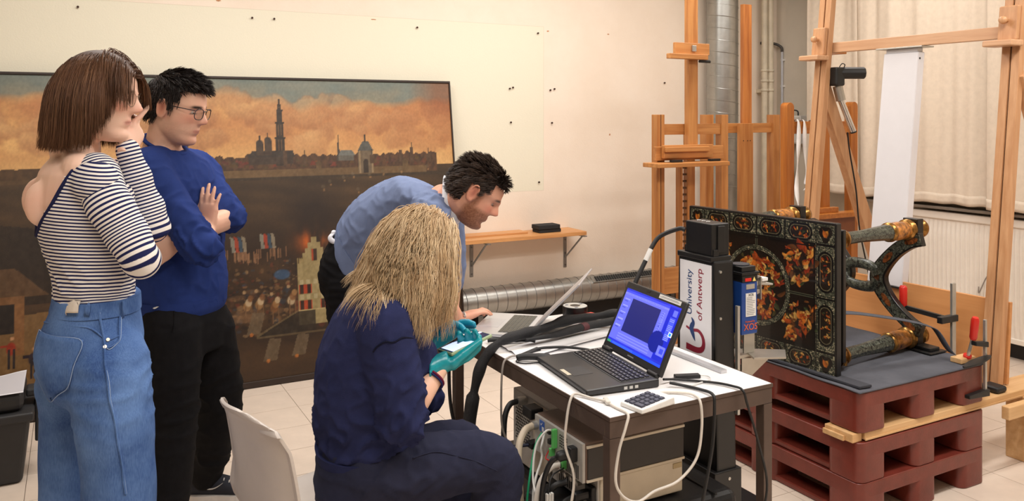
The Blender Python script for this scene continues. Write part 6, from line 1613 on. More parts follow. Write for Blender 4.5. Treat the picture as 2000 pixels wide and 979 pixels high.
def hand(b, W, d, n, tside, curls, s=1.0, thumb=(.55, .8, .15), tcurl=.5, spread=.10, grow=0.0):
    """W wrist, d finger direction, n palm normal (fingers curl toward it), tside direction of the thumb side"""
    W = V(W); d = V(d).normalized(); n = V(n); n = (n - d * n.dot(d)).normalized(); t = V(tside); t = (t - d * t.dot(d) - n * t.dot(n)).normalized()
    g = grow
    loft(b, [(W - d * .03 * s, t, (.026 + g) * s, n, (.019 + g) * s), (W, t, (.027 + g) * s, n, (.019 + g) * s), (W + d * .03 * s, t, (.036 + g) * s, n, (.017 + g) * s), (W + d * .07 * s, t, (.041 + g) * s, n, (.0145 + g) * s), (W + d * .092 * s, t, (.038 + g) * s, n, (.0105 + g) * s)], 20, 2.5, 3)
    for k, (off, ln, r) in enumerate(((.0300, .070, .0088), (.0102, .078, .0090), (-.0098, .073, .0086), (-.0290, .057, .0077))):
        p = W + d * (.086 - .006 * abs(k - 1)) * s + t * off * s
        dd = (d + t * (spread * (1.5 - k) / 1.5)).normalized()
        pts = [p - dd * .012 * s, p]; ang = 0
        cu = curls[k] if hasattr(curls[0], '__len__') else curls
        for f_, a in zip((.46, .30, .24), cu):
            ang += a; e = dd * math.cos(ang) + n * math.sin(ang); p = p + e * ln * f_ * s; pts.append(p)
        rr = [(r + g) * s, (r + g) * s, (r * .98 + g) * s, (r * .92 + g) * s, (r * .78 + g) * s]
        for i in range(len(pts) - 1): b.tube([pts[i], pts[i + 1]], [rr[i], rr[i + 1]], 12)
        for i in range(1, len(pts)): b.ball(pts[i], rr[i] * 1.01, 12, 8)
    p = W + d * .022 * s + t * .024 * s; e = (d * thumb[0] + t * thumb[1] + n * thumb[2]).normalized()
    q1 = p + e * .042 * s; e2 = (e * (1 - tcurl * .5) + d * tcurl * .7).normalized(); q2 = q1 + e2 * .033 * s; e3 = (e2 + d * tcurl * .5).normalized(); q3 = q2 + e3 * .024 * s
    rr = [(.015 + g) * s, (.0115 + g) * s, (.0098 + g) * s, (.0078 + g) * s]; pts = [p, q1, q2, q3]
    for i in range(3): b.tube([pts[i], pts[i + 1]], [rr[i], rr[i + 1]], 12)
    for i in range(4): b.ball(pts[i], rr[i], 12, 8)
HAIRM = {}
def hair(name, parent, P, D, length, steps, colliders, colors, grav=.12, wave=0.0, wfreq=60, rad=.0011, seed=1, jitter=.02, clump=0, clump_w=.4, flip=None, layer=.012, gvec=(0, 0, -1)):
    """strands grown from the scalp, pushed out of the ellipsoids, falling with gravity; one mesh"""
    r = np.random.RandomState(seed); N = len(P); P = P.copy(); D = D.copy()
    lay = r.uniform(0.0, layer, N); G = np.array(gvec, float); pts = [P.copy()]
    ph = r.uniform(0, 6.28, N)
    for k in range(steps):
        t = k / steps
        gg = grav if not hasattr(grav, '__call__') else grav(t)
        D = D * (1 - gg) + G * gg + r.normal(0, jitter, (N, 3)) * .5
        if flip is not None: D = D + flip(t, P)
        D /= np.linalg.norm(D, axis=1)[:, None] + 1e-9
        P = P + D * (length / steps)[:, None]
        for (c, A, rd) in colliders:
            q = (P - c) @ A; e = rd + lay[:, None]
            m = np.linalg.norm(q / e, axis=1); ins = m < 1
            if ins.any():
                q2 = q / np.maximum(m, 1e-6)[:, None]; Pn = c + q2 @ A.T
                nrm = (q / (e * e)) @ A.T; nrm /= np.linalg.norm(nrm, axis=1)[:, None] + 1e-9
                P = np.where(ins[:, None], Pn, P)
                dn = (D * nrm).sum(1)[:, None]; D = np.where(ins[:, None] & (dn < 0), D - nrm * dn, D)
        pts.append(P.copy())
    S = np.stack(pts, 1)                                            # N, steps+1, 3
    K = S.shape[1]
    if clump:
        own = S[r.randint(0, N, clump)]; idx = np.argmin(((S[:, None, 2] - own[None, :, 2]) ** 2).sum(-1) + ((S[:, None, K // 2] - own[None, :, K // 2]) ** 2).sum(-1), 1)
        w_ = (np.linspace(0, 1, K) ** 1.2 * clump_w)[None, :, None]
        S = S * (1 - w_) + own[idx] * w_; phc = r.uniform(0, 6.28, clump)[idx]
        ph = phc + ph * .12
    if wave:
        tt = np.linspace(0, 1, K)[None, :] * (length[:, None])
        T = np.gradient(S, axis=1); T /= np.linalg.norm(T, axis=2)[..., None] + 1e-9
        sd = np.cross(T, np.array([.3, .2, 1.0])); sd /= np.linalg.norm(sd, axis=2)[..., None] + 1e-9
        S = S + sd * (wave * np.sin(tt * wfreq + ph[:, None]) * np.clip(tt / .06, 0, 1))[..., None]
    T = np.gradient(S, axis=1); T /= np.linalg.norm(T, axis=2)[..., None] + 1e-9
    a = np.cross(T, np.array([.31, .17, .93])); a /= np.linalg.norm(a, axis=2)[..., None] + 1e-9; bq = np.cross(T, a)
    taper = np.interp(np.linspace(0, 1, K), [0, .1, .7, 1], [.7, 1, .9, .15])
    R = rad * r.uniform(.7, 1.3, N)[:, None] * taper[None, :]
    ring = [S + (a * math.cos(q) + bq * math.sin(q)) * R[..., None] for q in (0, 2.094, 4.188)]
    Vv = np.stack(ring, 2).reshape(-1, 3)
    base = (np.arange(N)[:, None] * K + np.arange(K - 1)[None, :]) * 3
    F = np.concatenate([np.stack([base + q, base + (q + 1) % 3, base + 3 + (q + 1) % 3, base + 3 + q], -1).reshape(-1, 4) for q in range(3)])
    me = bpy.data.meshes.new(name); me.vertices.add(len(Vv)); me.vertices.foreach_set('co', Vv.astype(np.float32).ravel())
    me.loops.add(F.size); me.loops.foreach_set('vertex_index', F.ravel().astype(np.int32))
    me.polygons.add(len(F)); me.polygons.foreach_set('loop_start', np.arange(0, F.size, 4, dtype=np.int32)); me.update(calc_edges=True)
    cols = np.array(colors, float); mixw = r.dirichlet(np.ones(len(cols)) * .8, N); cc = mixw @ cols
    if clump: cc = .5 * cc + .5 * (r.dirichlet(np.ones(len(cols)) * .6, clump) @ cols)[idx]
    set_colors(me, 'paint', np.repeat(cc, K * 3, axis=0))
    if 'h' not in HAIRM: HAIRM['h'] = paint_mat('hair_strands', 'paint', 0.5); HAIRM['h'].node_tree.nodes['Principled BSDF'].inputs['Specular IOR Level'].default_value = .28
    return link_mesh(name, me, HAIRM['h'], parent, smooth=True)
def scalp(H, n, seed, region):
    """points on the skull with outward normals; region(x,y,z local)->bool"""
    r = np.random.RandomState(seed); q = r.normal(size=(n * 6, 3)); q /= np.linalg.norm(q, axis=1)[:, None]
    rd = np.array([.0755, .099, .099]) * (1 if not H.fem else .99); c = np.array([0, -.005, .019])
    L = c + q * rd; k = region(L[:, 0], L[:, 1], L[:, 2]); L = L[k][:n]; nr = (q / rd)[k][:n]; nr /= np.linalg.norm(nr, axis=1)[:, None]
    A = np.array(H.M).T
    return np.array(H.c) + (L * H.k) @ A, nr @ A, L
def skull_collider(H, grow=0.0):
    return (np.array(H.w(0, -.005, .019)), np.array(H.M), np.array([.0765 + grow, .1 + grow, .1 + grow]) * H.k)
def face_collider(H, grow=0.0):
    return (np.array(H.w(0, .012, -.05)), np.array(H.M), np.array([.066 + grow, .084 + grow, .075 + grow]) * H.k)
def ball_collider(c, r): return (np.array(c, float), np.eye(3), np.array([r, r, r], float))
def hair_cap(H, parent, m, region, off=.004, seed=0):
    """closed under-layer of hair hugging the skull"""
    def fill(b):
        nu, nv = 64, 44; rd = (.0755 + off, .099 + off, .099 + off); rows = []
        for i in range(nv + 1):
            a = math.pi * i / nv
            rows.append([(rd[0] * math.sin(a) * math.sin(2 * math.pi * j / nu), -.005 + rd[1] * math.sin(a) * math.cos(2 * math.pi * j / nu), .019 + rd[2] * math.cos(a)) for j in range(nu)])
        vs_ = [[b.b.verts.new(H.w(*p)) for p in row] for row in rows]
        for i in range(nv):
            for j in range(nu):
                q = [vs_[i][j], vs_[i + 1][j], vs_[i + 1][(j + 1) % nu], vs_[i][(j + 1) % nu]]
                p = rows[i][j]
                if region(*p): b.b.faces.new(q)
        bmesh.ops.remove_doubles(b.b, verts=b.b.verts, dist=1e-5)
        loose = [v for v in b.b.verts if not v.link_faces]; bmesh.ops.delete(b.b, geom=loose, context='VERTS')
    b = MB(); fill(b)
    return b.build('hair_base', m, parent, smooth=True, solid=.004)
def eyes(H, parent, look=-.25):
    wm = mat('eye_white', (176, 160, 150), 0.15, var=.01); im = mat('iris_dark', (50, 36, 28), 0.1)
    for sd in (-1, 1):
        e = MB().ball(H.w(sd * .030, .0645, .0035), .0112 * H.k, 16, 12, rot=H.M).build('eye', wm, parent, smooth=True)
        MB().ball(H.w(sd * .030, .0695, .0035 + look * .008), (.0058 * H.k, .0072 * H.k, .0058 * H.k), 12, 8, rot=H.M).build('iris', im, e, smooth=True)
def glasses(H, parent, m, lw=.026, lh=.020, yy=.097, zz=.004, r=.0013, half=.005, square=2.6, dz_temple=.012):
    root = None
    for sd in (-1, 1):
        pts = []
        for k in range(29):
            a = 2 * math.pi * k / 28; c, s_ = math.cos(a), math.sin(a); rr = (abs(c) ** square + abs(s_) ** square) ** (-1 / square)
            x = sd * (.0335) + lw * c * rr; pts.append(H.w(x, yy - 2.2 * x * x, zz + lh * s_ * rr))
        o = MB().tube(pts, r * H.k, 8, cap=False).build('glasses_frame' if root is None else 'lens_rim', m, parent if root is None else root, smooth=True)
        if root is None: root = o
        tp_ = [H.w(sd * (.0335 + lw), yy - 2.2 * (.0335 + lw) ** 2, zz + dz_temple), H.w(sd * .074, .06, zz + dz_temple), H.w(sd * .078, .01, .012), H.w(sd * .079, -.012, .006), H.w(sd * .078, -.028, -.012)]
        MB().tube(smoothline(tp_, 4), r * 1.05 * H.k, 8).build('temple', m, root, smooth=True)
        gl = MB(); gl.prism([p for p in pts[:-1]], H.f * .0006)
        gl.build('lens', glassm, root)
    MB().tube(smoothline([H.w(-.0335 + lw * .8, yy, zz + lh * .55), H.w(0, yy + .004, zz + lh * .62), H.w(.0335 - lw * .8, yy, zz + lh * .55)], 4), r * H.k, 8).build('bridge', m, root, smooth=True)
    return root
glassm = bpy.data.materials.new('clear_lens'); glassm.use_nodes = True
_b = glassm.node_tree.nodes['Principled BSDF']; _b.inputs['Transmission Weight'].default_value = 1; _b.inputs['Roughness'].default_value = 0; _b.inputs['IOR'].default_value = 1.02; _b.inputs['Base Color'].default_value = (.97, .97, .97, 1)
def shoe(b, heel, d, L=.27, w=.046, h=.075):
    heel = V(heel); d = V(d).normalized(); t = d.cross(V((0, 0, 1)))
    loft(b, [(heel + d * .0 + V((0, 0, h * .5 + .0)), t, .028, V((0, 0, 1)), h * .5), (heel + d * .03 + V((0, 0, h * .52)), t, w * .8, V((0, 0, 1)), h * .5), (heel + d * L * .45 + V((0, 0, h * .42)), t, w * .9, V((0, 0, 1)), h * .42), (heel + d * L * .72 + V((0, 0, .027)), t, w, V((0, 0, 1)), .027), (heel + d * L * .93 + V((0, 0, .021)), t, w * .75, V((0, 0, 1)), .021), (heel + d * L + V((0, 0, .018)), t, w * .35, V((0, 0, 1)), .014)], 24, 2.3, 4)
def sole(b, heel, d, L=.27, w=.05, h=.022):
    heel = V(heel); d = V(d).normalized(); t = d.cross(V((0, 0, 1))); n = 12; pr = [.028, .040, .044, .043, .041, .042, .046, .050, .050, .044, .032, .012]
    P = [heel + d * (-.006 + (L + .012) * k / (n - 1)) for k in range(n)]
    b.prism([p + t * q for p, q in zip(P, pr)] + [p - t * q for p, q in reversed(list(zip(P, pr)))], (0, 0, h))
def snap_tube(o, pts, r, name, m, parent, off=.0, n=6):
    t = BVHTree.FromPolygons([v.co.copy() for v in o.data.vertices], [tuple(p.vertices) for p in o.data.polygons])
    P = []
    for p in smoothline(pts, n):
        loc, nr, i, d = t.find_nearest(p)
        P.append(loc + nr * off)
    for _ in range(4):
        P = [P[0]] + [P[i - 1] * .25 + P[i] * .5 + P[i + 1] * .25 for i in range(1, len(P) - 1)] + [P[-1]]
    return MB().tube(P, r, 6).build(name, m, parent, smooth=True)
def snap_patch(o, quad, name, m, parent, off=.003, n=10):
    """a patch given by four corners, laid on the surface of o"""
    t = BVHTree.FromPolygons([v.co.copy() for v in o.data.vertices], [tuple(p.vertices) for p in o.data.polygons])
    b = MB(); q = [V(p) for p in quad]; G = []
    for i in range(n + 1):
        row = []
        for j in range(n + 1):
            u, w_ = i / n, j / n
            p = q[0].lerp(q[1], u).lerp(q[3].lerp(q[2], u), w_)
            loc, nr, k, d = t.find_nearest(p); row.append(b.b.verts.new(loc + nr * off))
        G.append(row)
    for i in range(n):
        for j in range(n): b.b.faces.new([G[i][j], G[i + 1][j], G[i + 1][j + 1], G[i][j + 1]])
    return b.build(name, m, parent, smooth=True, solid=.0015)
def along(P, pts):
    """distance along a polyline for each point, for sleeve stripes and folds"""
    Q = np.array([list(p) for p in smoothline(pts, 6)]); seg = np.diff(Q, axis=0); L = np.linalg.norm(seg, axis=1); cum = np.concatenate([[0], np.cumsum(L)])
    d2, val = [], []
    for i in range(len(seg)):
        t = ((P - Q[i]) @ seg[i]) / (L[i] ** 2 + 1e-12)
        tc = np.clip(t, -9 if i == 0 else 0, 9 if i == len(seg) - 1 else 1)
        d2.append((np.linalg.norm(P - (Q[i] + tc[:, None] * seg[i]), axis=1)) ** 2); val.append(cum[i] + np.clip(t, -9 if i == 0 else -2.5, 9 if i == len(seg) - 1 else 3.5) * L[i])
    d2 = np.array(d2); val = np.array(val); w_ = np.exp(-(d2 - d2.min(0)) / (2 * .016 ** 2))
    return (w_ * val).sum(0) / w_.sum(0)
def folds(amp, freq, seed, ax=None):
    """cloth wrinkles: ridged noise, optionally stretched along an axis"""
    def f(P, N):
        Q = P if ax is None else P * np.array(ax)
        n1 = np_noise(Q, freq * 4.5, seed); n2 = np_noise(Q, freq * 2, seed + 7)
        return amp * (ridge(n1, 2) - .35) + amp * .35 * n2
    return f
RV, FV, UZ = V((.8803, -.4744, 0)), V((.4744, .8803, 0)), V((0, 0, 1))
def dirv(deg, up=0.0):
    """unit vector: 0 = toward the right of the room as seen from the door, 90 = away from the door"""
    a = math.radians(deg); return (RV * math.cos(a) + FV * math.sin(a) + UZ * up).normalized()
stripe_m = bpy.data.materials.new('striped_jersey'); stripe_m.use_nodes = True
def _stripes():
    nt = stripe_m.node_tree; b = nt.nodes['Principled BSDF']; b.inputs['Roughness'].default_value = .85; b.inputs['Specular IOR Level'].default_value = .1
    a = node(nt, 'ShaderNodeAttribute'); a.attribute_name = 's'
    m = node(nt, 'ShaderNodeMath'); m.operation = 'MULTIPLY'; m.inputs[1].default_value = 1 / .0098; nt.links.new(a.outputs['Fac'], m.inputs[0])
    f = node(nt, 'ShaderNodeMath'); f.operation = 'FRACT'; nt.links.new(m.outputs[0], f.inputs[0])
    r = node(nt, 'ShaderNodeValToRGB'); e = r.color_ramp.elements; e[0].position = 0; e[0].color = lin((38, 42, 84)); e[1].position = .42; e[1].color = lin((38, 42, 84))
    for p, c in ((.47, (240, 234, 228)), (.95, (240, 234, 228)), (1.0, (38, 42, 84))):
        k = r.color_ramp.elements.new(p); k.color = lin(c)
    nt.links.new(f.outputs[0], r.inputs[0]); nt.links.new(r.outputs[0], b.inputs['Base Color'])
_stripes()
def set_s(o, s):
    a = o.data.attributes.new('s', 'FLOAT', 'POINT'); a.data.foreach_set('value', s.astype(np.float32))

# ---------------------------------------------------------------- woman in the striped top
def woman_striped():
    root = thing('person', 'woman with brown bob in navy and white striped top and blue jeans, hand at her cheek', 'person', (-0.1, 2.1, 0), 'people in the workshop')
    root['label'] = 'standing woman with brown bob, striped open-back top and blue jeans, hand raised to cheek'
    H = Head((0.061,2.432,1.652), dirv(8, -.14), UZ + dirv(8) * .14, .98, True)
    tf = dirv(33); ts = dirv(33 - 90)                                  # torso front, torso right side (toward the door)
    nb = V((0.008,2.461,1.51))
    def T(px): return V(px)
    spine = [T((0.052,2.437,1.035)), T((0.049,2.439,1.11)), T((0.047,2.44,1.185)), T((0.03,2.449,1.281)), T((0.011,2.459,1.376)), T((0.006,2.462,1.451)), T((0.008,2.461,1.492))]
    hw = [.155, .128, .130, .148, .165, .172, .10]; hd = [.112, .098, .100, .112, .118, .098, .07]
    shR = T((0.053,2.289,1.431)); elR = T((0.15,2.236,1.241)); wrR = T((0.15,2.498,1.252)); haR = T((0.142,2.65,1.277))
    shL = T((0.113,2.552,1.428)); elL = T((0.197,2.416,1.29)); wrL = T((0.129,2.43,1.511))
    legR = [T((0.076,2.345,0.987)), T((0.096,2.311,0.771)), (0, 0, 0), (0, 0, 0)]
    cR = [T((0.072,2.347,0.974)), T((0.089,2.315,0.849)), T((0.098,2.31,0.718)), T((0.102,2.308,0.615))]
    cL = [T((0.009,2.54,0.932)), T((0.004,2.577,0.781)), T((-0.001,2.579,0.638)), T((-0.001,2.579,0.525))]
    pel = T((0.047,2.44,1.001))
    kR = V((pel.x, pel.y, 0)) + ts * .095; kL = V((pel.x, pel.y, 0)) - ts * .095 - tf * .02
    fR = kR + RV * .05; fL = kL - RV * .02
    def body(b):
        H.add(b); H.neck(b, nb + V((0, 0, .02)), .051)
        loft(b, [(p, ts, a - .012, tf, d - .012) for p, a, d in zip(spine, hw, hd)])
        limb(b, [spine[5], shR, shR.lerp(elR, .5), elR], [.05, .038, .038, .033]); limb(b, [elR, elR.lerp(wrR, .5), wrR], [.033, .032, .026])
        limb(b, [spine[5], shL, shL.lerp(elL, .5), elL], [.05, .044, .039, .034]); limb(b, [elL, elL.lerp(wrL, .5), wrL], [.034, .033, .024])
        hand(b, wrL, UZ * .62 + FV * .66 + RV * .02, -RV * .9 - UZ * .15, UZ * .8 - FV * .6, [(-.55, .15, .15), (.2, .8, .6), (.6, 1.1, .7), (.7, 1.1, .7)], .9, thumb=(.75, .5, .5), tcurl=.3)
        limb(b, [spine[0], cR[1], cR[3], V((cR[3].x, cR[3].y, .08))], [.08, .06, .05, .04]); limb(b, [spine[0], cL[1], cL[3], V((cL[3].x, cL[3].y, .08))], [.08, .06, .05, .04])
        for sg in (-1, 1):                                             # shoulder blades and trapezius
            limb(b, [nb + V((0, 0, .03)), nb + ts * sg * .06 + V((0, 0, -.02)), spine[5] + ts * sg * .13 + V((0, 0, .012))], [.034, .040, .044])
            b.ball(spine[4] - tf * .083 + ts * sg * .066, (.045, .028, .06), 14, 10)
    bo = remeshed('body', body, .005, None, root, smooth=2)
    skin_colors(bo, H, (240, 200, 178), lips=(186, 112, 104), brow=(92, 62, 44))
    # top: torso with the deep V left open at the back
    def top(b): loft(b, [(p, ts, a, tf, d) for p, a, d in zip([spine[1] - V((0, 0, .03)), spine[1]] + spine[2:6] + [spine[6] - V((0, 0, .012))], [.122, .127] + hw[2:], [.092, .097] + hd[2:])])
    def topf(b):
        top(b)
        for sg, sh in ((1, shR), (-1, shL)): limb(b, [spine[5] + ts * sg * .08 + V((0, 0, -.008)), sh], [.052, .058])
        for sg in (-1, 1): b.ball(spine[4] + tf * .07 + ts * sg * .07, (.062, .062, .058), 14, 10)
    def tdisp(P, N):
        z = P[:, 2]; f = folds(.006, 16, 4, (1, 1, 1.8))(P, N)
        return f * np.clip((1.32 - z) / .15, .25, 1)
    to = remeshed('striped_top', topf, .006, stripe_m, root, smooth=8, disp=tdisp)
    P = verts_of(to.data).astype(np.float64); rel = P - np.array(spine[3])
    f_ = rel @ np.array(tf); s_ = rel @ np.array(ts)
    vz = T((-0.078,2.507,1.278)).z; v1 = T((0.02,2.432,1.511)).z
    set_s(to, P[:, 2] + .10 * s_ * np.clip((P[:, 2] - 1.2) / .15, 0, 1) + .012 * np_noise(P, 9, 2) + .035 * np.exp(-((P[:, 2] - 1.10) / .03) ** 2) * np_noise(P, 20, 8))
    tree = BVHTree.FromPolygons([v.co.copy() for v in to.data.vertices], [tuple(p.vertices) for p in to.data.polygons])
    E_ = [tree.find_nearest(V(q))[0] for q in ((-0.078,2.416,1.294), (-0.062,2.362,1.334), (-0.044,2.318,1.381), (-0.023,2.296,1.431), (-0.003,2.297,1.474), (0.012,2.311,1.509))]
    ez = np.array([q.z for q in E_]); es = np.array([max(.006, (q - nb).dot(ts)) for q in E_]); o_ = np.argsort(ez); ez, es = ez[o_], es[o_]
    bmv = bmesh.new(); bmv.from_mesh(to.data)
    dead = []
    for fc in bmv.faces:
        c = fc.calc_center_median(); sd = (c - nb).dot(ts); bk = (c - spine[4]).dot(tf)
        lim = float(np.interp(c.z, ez, es))
        if c.z > ez[0] and abs(sd) < lim and (bk < .045 or c.z > ez[-1] - .01): dead.append(fc)
    bmesh.ops.delete(bmv, geom=dead, context='FACES'); bmv.to_mesh(to.data); bmv.free()
    navy_trim = cloth('navy_trim', (34, 38, 76))
    mir = [q - ts * 2 * (q - nb).dot(ts) for q in E_]
    mir = [tree.find_nearest(q)[0] for q in mir]
    MB().tube(smoothline(list(reversed(mir)) + E_, 5), .0045, 8).build('neck_trim', navy_trim, to, smooth=True)
    # sleeves
    def sleeve(name, pts, radii, seed, cuff):
        def fill(b):
            for i in range(len(pts)): pass
            limb(b, pts, radii, 6, 20)
        def dp(P, N):
            s = along(P, pts); return .0035 * np.sin(s * 75 + 2.2 * np_noise(P, 14, seed)) * (.35 + .65 * np.exp(-((s - cuff) / .09) ** 2)) + .003 * np_noise(P, 22, seed)
        o = remeshed(name, fill, .0055, stripe_m, root, smooth=8, disp=dp)
        P = verts_of(o.data).astype(np.float64); set_s(o, along(P, pts) + .004 * np_noise(P, 16, seed) + .05 * ((P - np.array(pts[0])) @ np.array(UZ)) * 0)
        return o
    sleeve('sleeve', [shR + V((0, 0, .022)) - ts * .035, shR.lerp(elR, .28), shR.lerp(elR, .62), elR + V((0, 0, -.002)), elR.lerp(wrR, .45) , wrR], [.054, .0575, .054, .046, .042, .034], 3, .32)
    sleeve('sleeve', [shL, shL.lerp(elL, .4), shL.lerp(elL, .8), elL, elL.lerp(wrL, .3), elL.lerp(wrL, .7), wrL - (wrL - elL) * .01], [.050, .050, .045, .043, .041, .036, .030], 5, .30)
    # jeans
    denim = bpy.data.materials.new('blue_denim'); denim.use_nodes = True
    nt = denim.node_tree; bs = nt.nodes['Principled BSDF']; bs.inputs['Roughness'].default_value = .85; bs.inputs['Specular IOR Level'].default_value = .12
    tc = node(nt, 'ShaderNodeTexCoord'); n1 = node(nt, 'ShaderNodeTexNoise', Scale=7.0, Detail=6.0, Roughness=.6); nt.links.new(tc.outputs['Object'], n1.inputs['Vector'])
    mp = node(nt, 'ShaderNodeMapping'); mp.inputs['Scale'].default_value = (1, 1, .12); nt.links.new(tc.outputs['Object'], mp.inputs[0])
    n2 = node(nt, 'ShaderNodeTexNoise', Scale=520.0, Detail=2.0); nt.links.new(mp.outputs[0], n2.inputs['Vector'])
    ad = node(nt, 'ShaderNodeMath'); ad.operation = 'MULTIPLY_ADD'; nt.links.new(n2.outputs['Fac'], ad.inputs[0]); ad.inputs[1].default_value = .45; nt.links.new(n1.outputs['Fac'], ad.inputs[2])
    rp = node(nt, 'ShaderNodeValToRGB'); e = rp.color_ramp.elements; e[0].position = .42; e[0].color = lin((44, 72, 130)); e[1].position = 1.0; e[1].color = lin((108, 142, 196)); nt.links.new(ad.outputs[0], rp.inputs[0]); nt.links.new(rp.outputs[0], bs.inputs['Base Color'])
    bp = node(nt, 'ShaderNodeBump', Strength=.4, Distance=.002); nt.links.new(n2.outputs['Fac'], bp.inputs['Height']); nt.links.new(bp.outputs[0], bs.inputs['Normal'])
    zw = T((0.052,2.437,1.117)).z
    for c in (cR, cL):
        e = c[-1].copy(); c.append(V((e.x, e.y, .30))); c.append(V((e.x, e.y, .055)))
    def jeans(b):
        loft(b, [(T((0.055,2.435,1.125)), ts, .130, tf, .104), (T((0.052,2.437,1.09)), ts, .137, tf, .107), (T((0.046,2.441,1.028)), ts, .158, tf, .121), (T((0.041,2.443,0.967)), ts, .162, tf, .126), (T((0.043,2.442,0.905)), ts, .158, tf, .116), (T((0.049,2.439,0.858)), ts, .14, tf, .10)])
        for sg in (-1, 1): b.ball(T((-0.004,2.467,0.967)) + ts * sg * .068 , (.082, .082, .095), 18, 12)
        limb(b, cR, [.102, .097, .090, .090, .094, .098], 5, 22); limb(b, cL, [.100, .094, .087, .087, .092, .096], 5, 22)
    def jd(P, N):
        z = P[:, 2]; cr = np.exp(-((z - (zw - .22)) / .10) ** 2)
        return .004 * np_noise(P * np.array((1, 1, 1.6)), 22, 5) + cr * .006 * (ridge(np_noise(P * np.array((.8, .8, 1.8)), 42, 9), 2.5) - .3)
    je = remeshed('jeans', jeans, .008, denim, root, smooth=7, disp=jd)
    stitch = cloth('pale_stitching', (150, 172, 208)); dseam = cloth('dark_denim_seam', (52, 80, 132))
    snap_tube(je, [(0.058,2.218,1.134), (0.062,2.193,1.09), (0.066,2.169,0.997), (0.081,2.16,0.9), (0.096,2.163,0.822), (0.112,2.166,0.732), (0.119,2.174,0.667)], .0035, 'side_seam', denim, je, .001)
    snap_tube(je, [(0.061,2.216,1.134), (0.065,2.191,1.09), (0.069,2.167,0.997), (0.084,2.159,0.9), (0.099,2.162,0.822), (0.115,2.165,0.732), (0.122,2.172,0.667)], .0012, 'stitch_line', stitch, je, .002)
    pk = snap_patch(je, [(-0.055,2.438,1.035), (0.022,2.283,1.044), (0.008,2.291,0.932), (-0.036,2.405,0.889)], 'back_pocket', denim, je, .004)
    snap_tube(je, [(-0.055,2.438,1.035), (-0.015,2.348,1.039), (0.022,2.283,1.044), (0.016,2.286,0.985), (0.008,2.291,0.932), (-0.015,2.348,0.908), (-0.036,2.405,0.889), (-0.05,2.436,0.955), (-0.055,2.438,1.035)], .0012, 'pocket_stitch', stitch, je, .0055, 5)
    snap_tube(je, [(-0.053,2.437,1.059), (-0.003,2.319,1.071), (0.056,2.219,1.089)], .003, 'yoke_seam', denim, je, .001)
    snap_tube(je, [(0.064,2.203,1.059), (0.095,2.187,1.065), (0.124,2.205,1.079), (0.142,2.252,1.111)], .003, 'front_pocket_edge', denim, je, .001)
    snap_tube(je, [(0.064,2.203,1.055), (0.096,2.186,1.061), (0.126,2.204,1.077), (0.144,2.251,1.11)], .0012, 'stitch_line', stitch, je, .002)
    snap_tube(je, [(0.086,2.191,1.102), (0.106,2.192,1.104), (0.133,2.223,1.102)], .002, 'coin_pocket_edge', denim, je, .002)
    riv = mat('pale_rivet', (214, 206, 192), .35, metal=.6)
    for p in ((0.063,2.204,1.06), (0.087,2.191,1.101)):
        t_ = BVHTree.FromPolygons([v.co.copy() for v in je.data.vertices], [tuple(q.vertices) for q in je.data.polygons]); l, n_, i_, d_ = t_.find_nearest(V(p))
        MB().cyl(l, l + n_ * .004, .0045, seg=12).build('rivet', riv, je, smooth=True)
    wb = MB(); wbr = []
    loft(wb, [(T((0.053,2.436,1.087)), ts, .1395, tf, .1095), (T((0.055,2.436,1.106)), ts, .136, tf, .107), (T((0.056,2.435,1.125)), ts, .1335, tf, .105)], 48, 2.3, 5)
    wo = wb.build('waistband', denim, je, smooth=True)
    for q in ([(0.025,2.281,1.145), (0.037,2.252,1.148), (0.031,2.255,1.107), (0.02,2.284,1.105)], [(0.134,2.245,1.139), (0.145,2.262,1.139), (0.147,2.261,1.092), (0.139,2.243,1.094)]):
        snap_patch(wo, q, 'belt_loop', denim, je, .006, 4)
    pt = snap_patch(wo, [(-0.028,2.401,1.132), (0.012,2.299,1.143), (0.011,2.3,1.108), (-0.029,2.401,1.097)], 'waist_patch', cloth('cream_leather', (232, 220, 206), .6), je, .010, 6)
    t_ = BVHTree.FromPolygons([v.co.copy() for v in pt.data.vertices], [tuple(q.vertices) for q in pt.data.polygons])
    pink = mat('pink_print', (222, 130, 150), .7); oran = mat('orange_print', (226, 150, 110), .7); lil = mat('lilac_print', (170, 140, 190), .7)
    cen = V((-0.007,2.344,1.119)); l0, n0, _, _ = t_.find_nearest(cen); n0 = n0 if n0.dot(V((0, 0, 1.6)) - l0) > 0 else -n0; l0 = l0 + n0 * .001; xa = n0.cross(UZ).normalized(); ya = xa.cross(n0)
    for k in range(7):
        a = k * 2 * math.pi / 6; c = l0 + (xa * math.cos(a) + ya * math.sin(a)) * (.0085 if k < 6 else 0)
        MB().tube([c + n0 * .0012, c + n0 * .0032], .0052 if k < 6 else .004, 14).build('flower_print', (pink, oran, lil)[k % 3] if k < 6 else oran, pt)
    # shoes, below the frame
    shm = mat('white_trainer', (220, 218, 214), .5)
    for c in (cR, cL):
        h = V((c[-1].x, c[-1].y, .022)) - tf * .08
        so = MB(); shoe(so, h, tf, .25); so.build('shoe', shm, root, smooth=True)
        so = MB(); sole(so, V((h.x, h.y, 0.0)), tf, .25); so.build('shoe_sole', shm, root)
    # bob
    hm = mat('brown_hair_base', (74, 48, 34), .6)
    hair_cap(H, root, hm, lambda x, y, z: z > .075 or (y < .045 and z > -.03) or (y < -.02 and z > -.06), .005)
    reg = lambda x, y, z: ((z > .085) & (y < .06)) | ((y < .045) & (z > .03)) | ((y < .02) & (z > -.01)) | ((y < -.03) & (z > -.045))
    P, N, L = scalp(H, 4700, 5, reg)
    part = np.array(H.M)[:, 0]; sgn = np.sign(L[:, 0] - .012)[:, None]
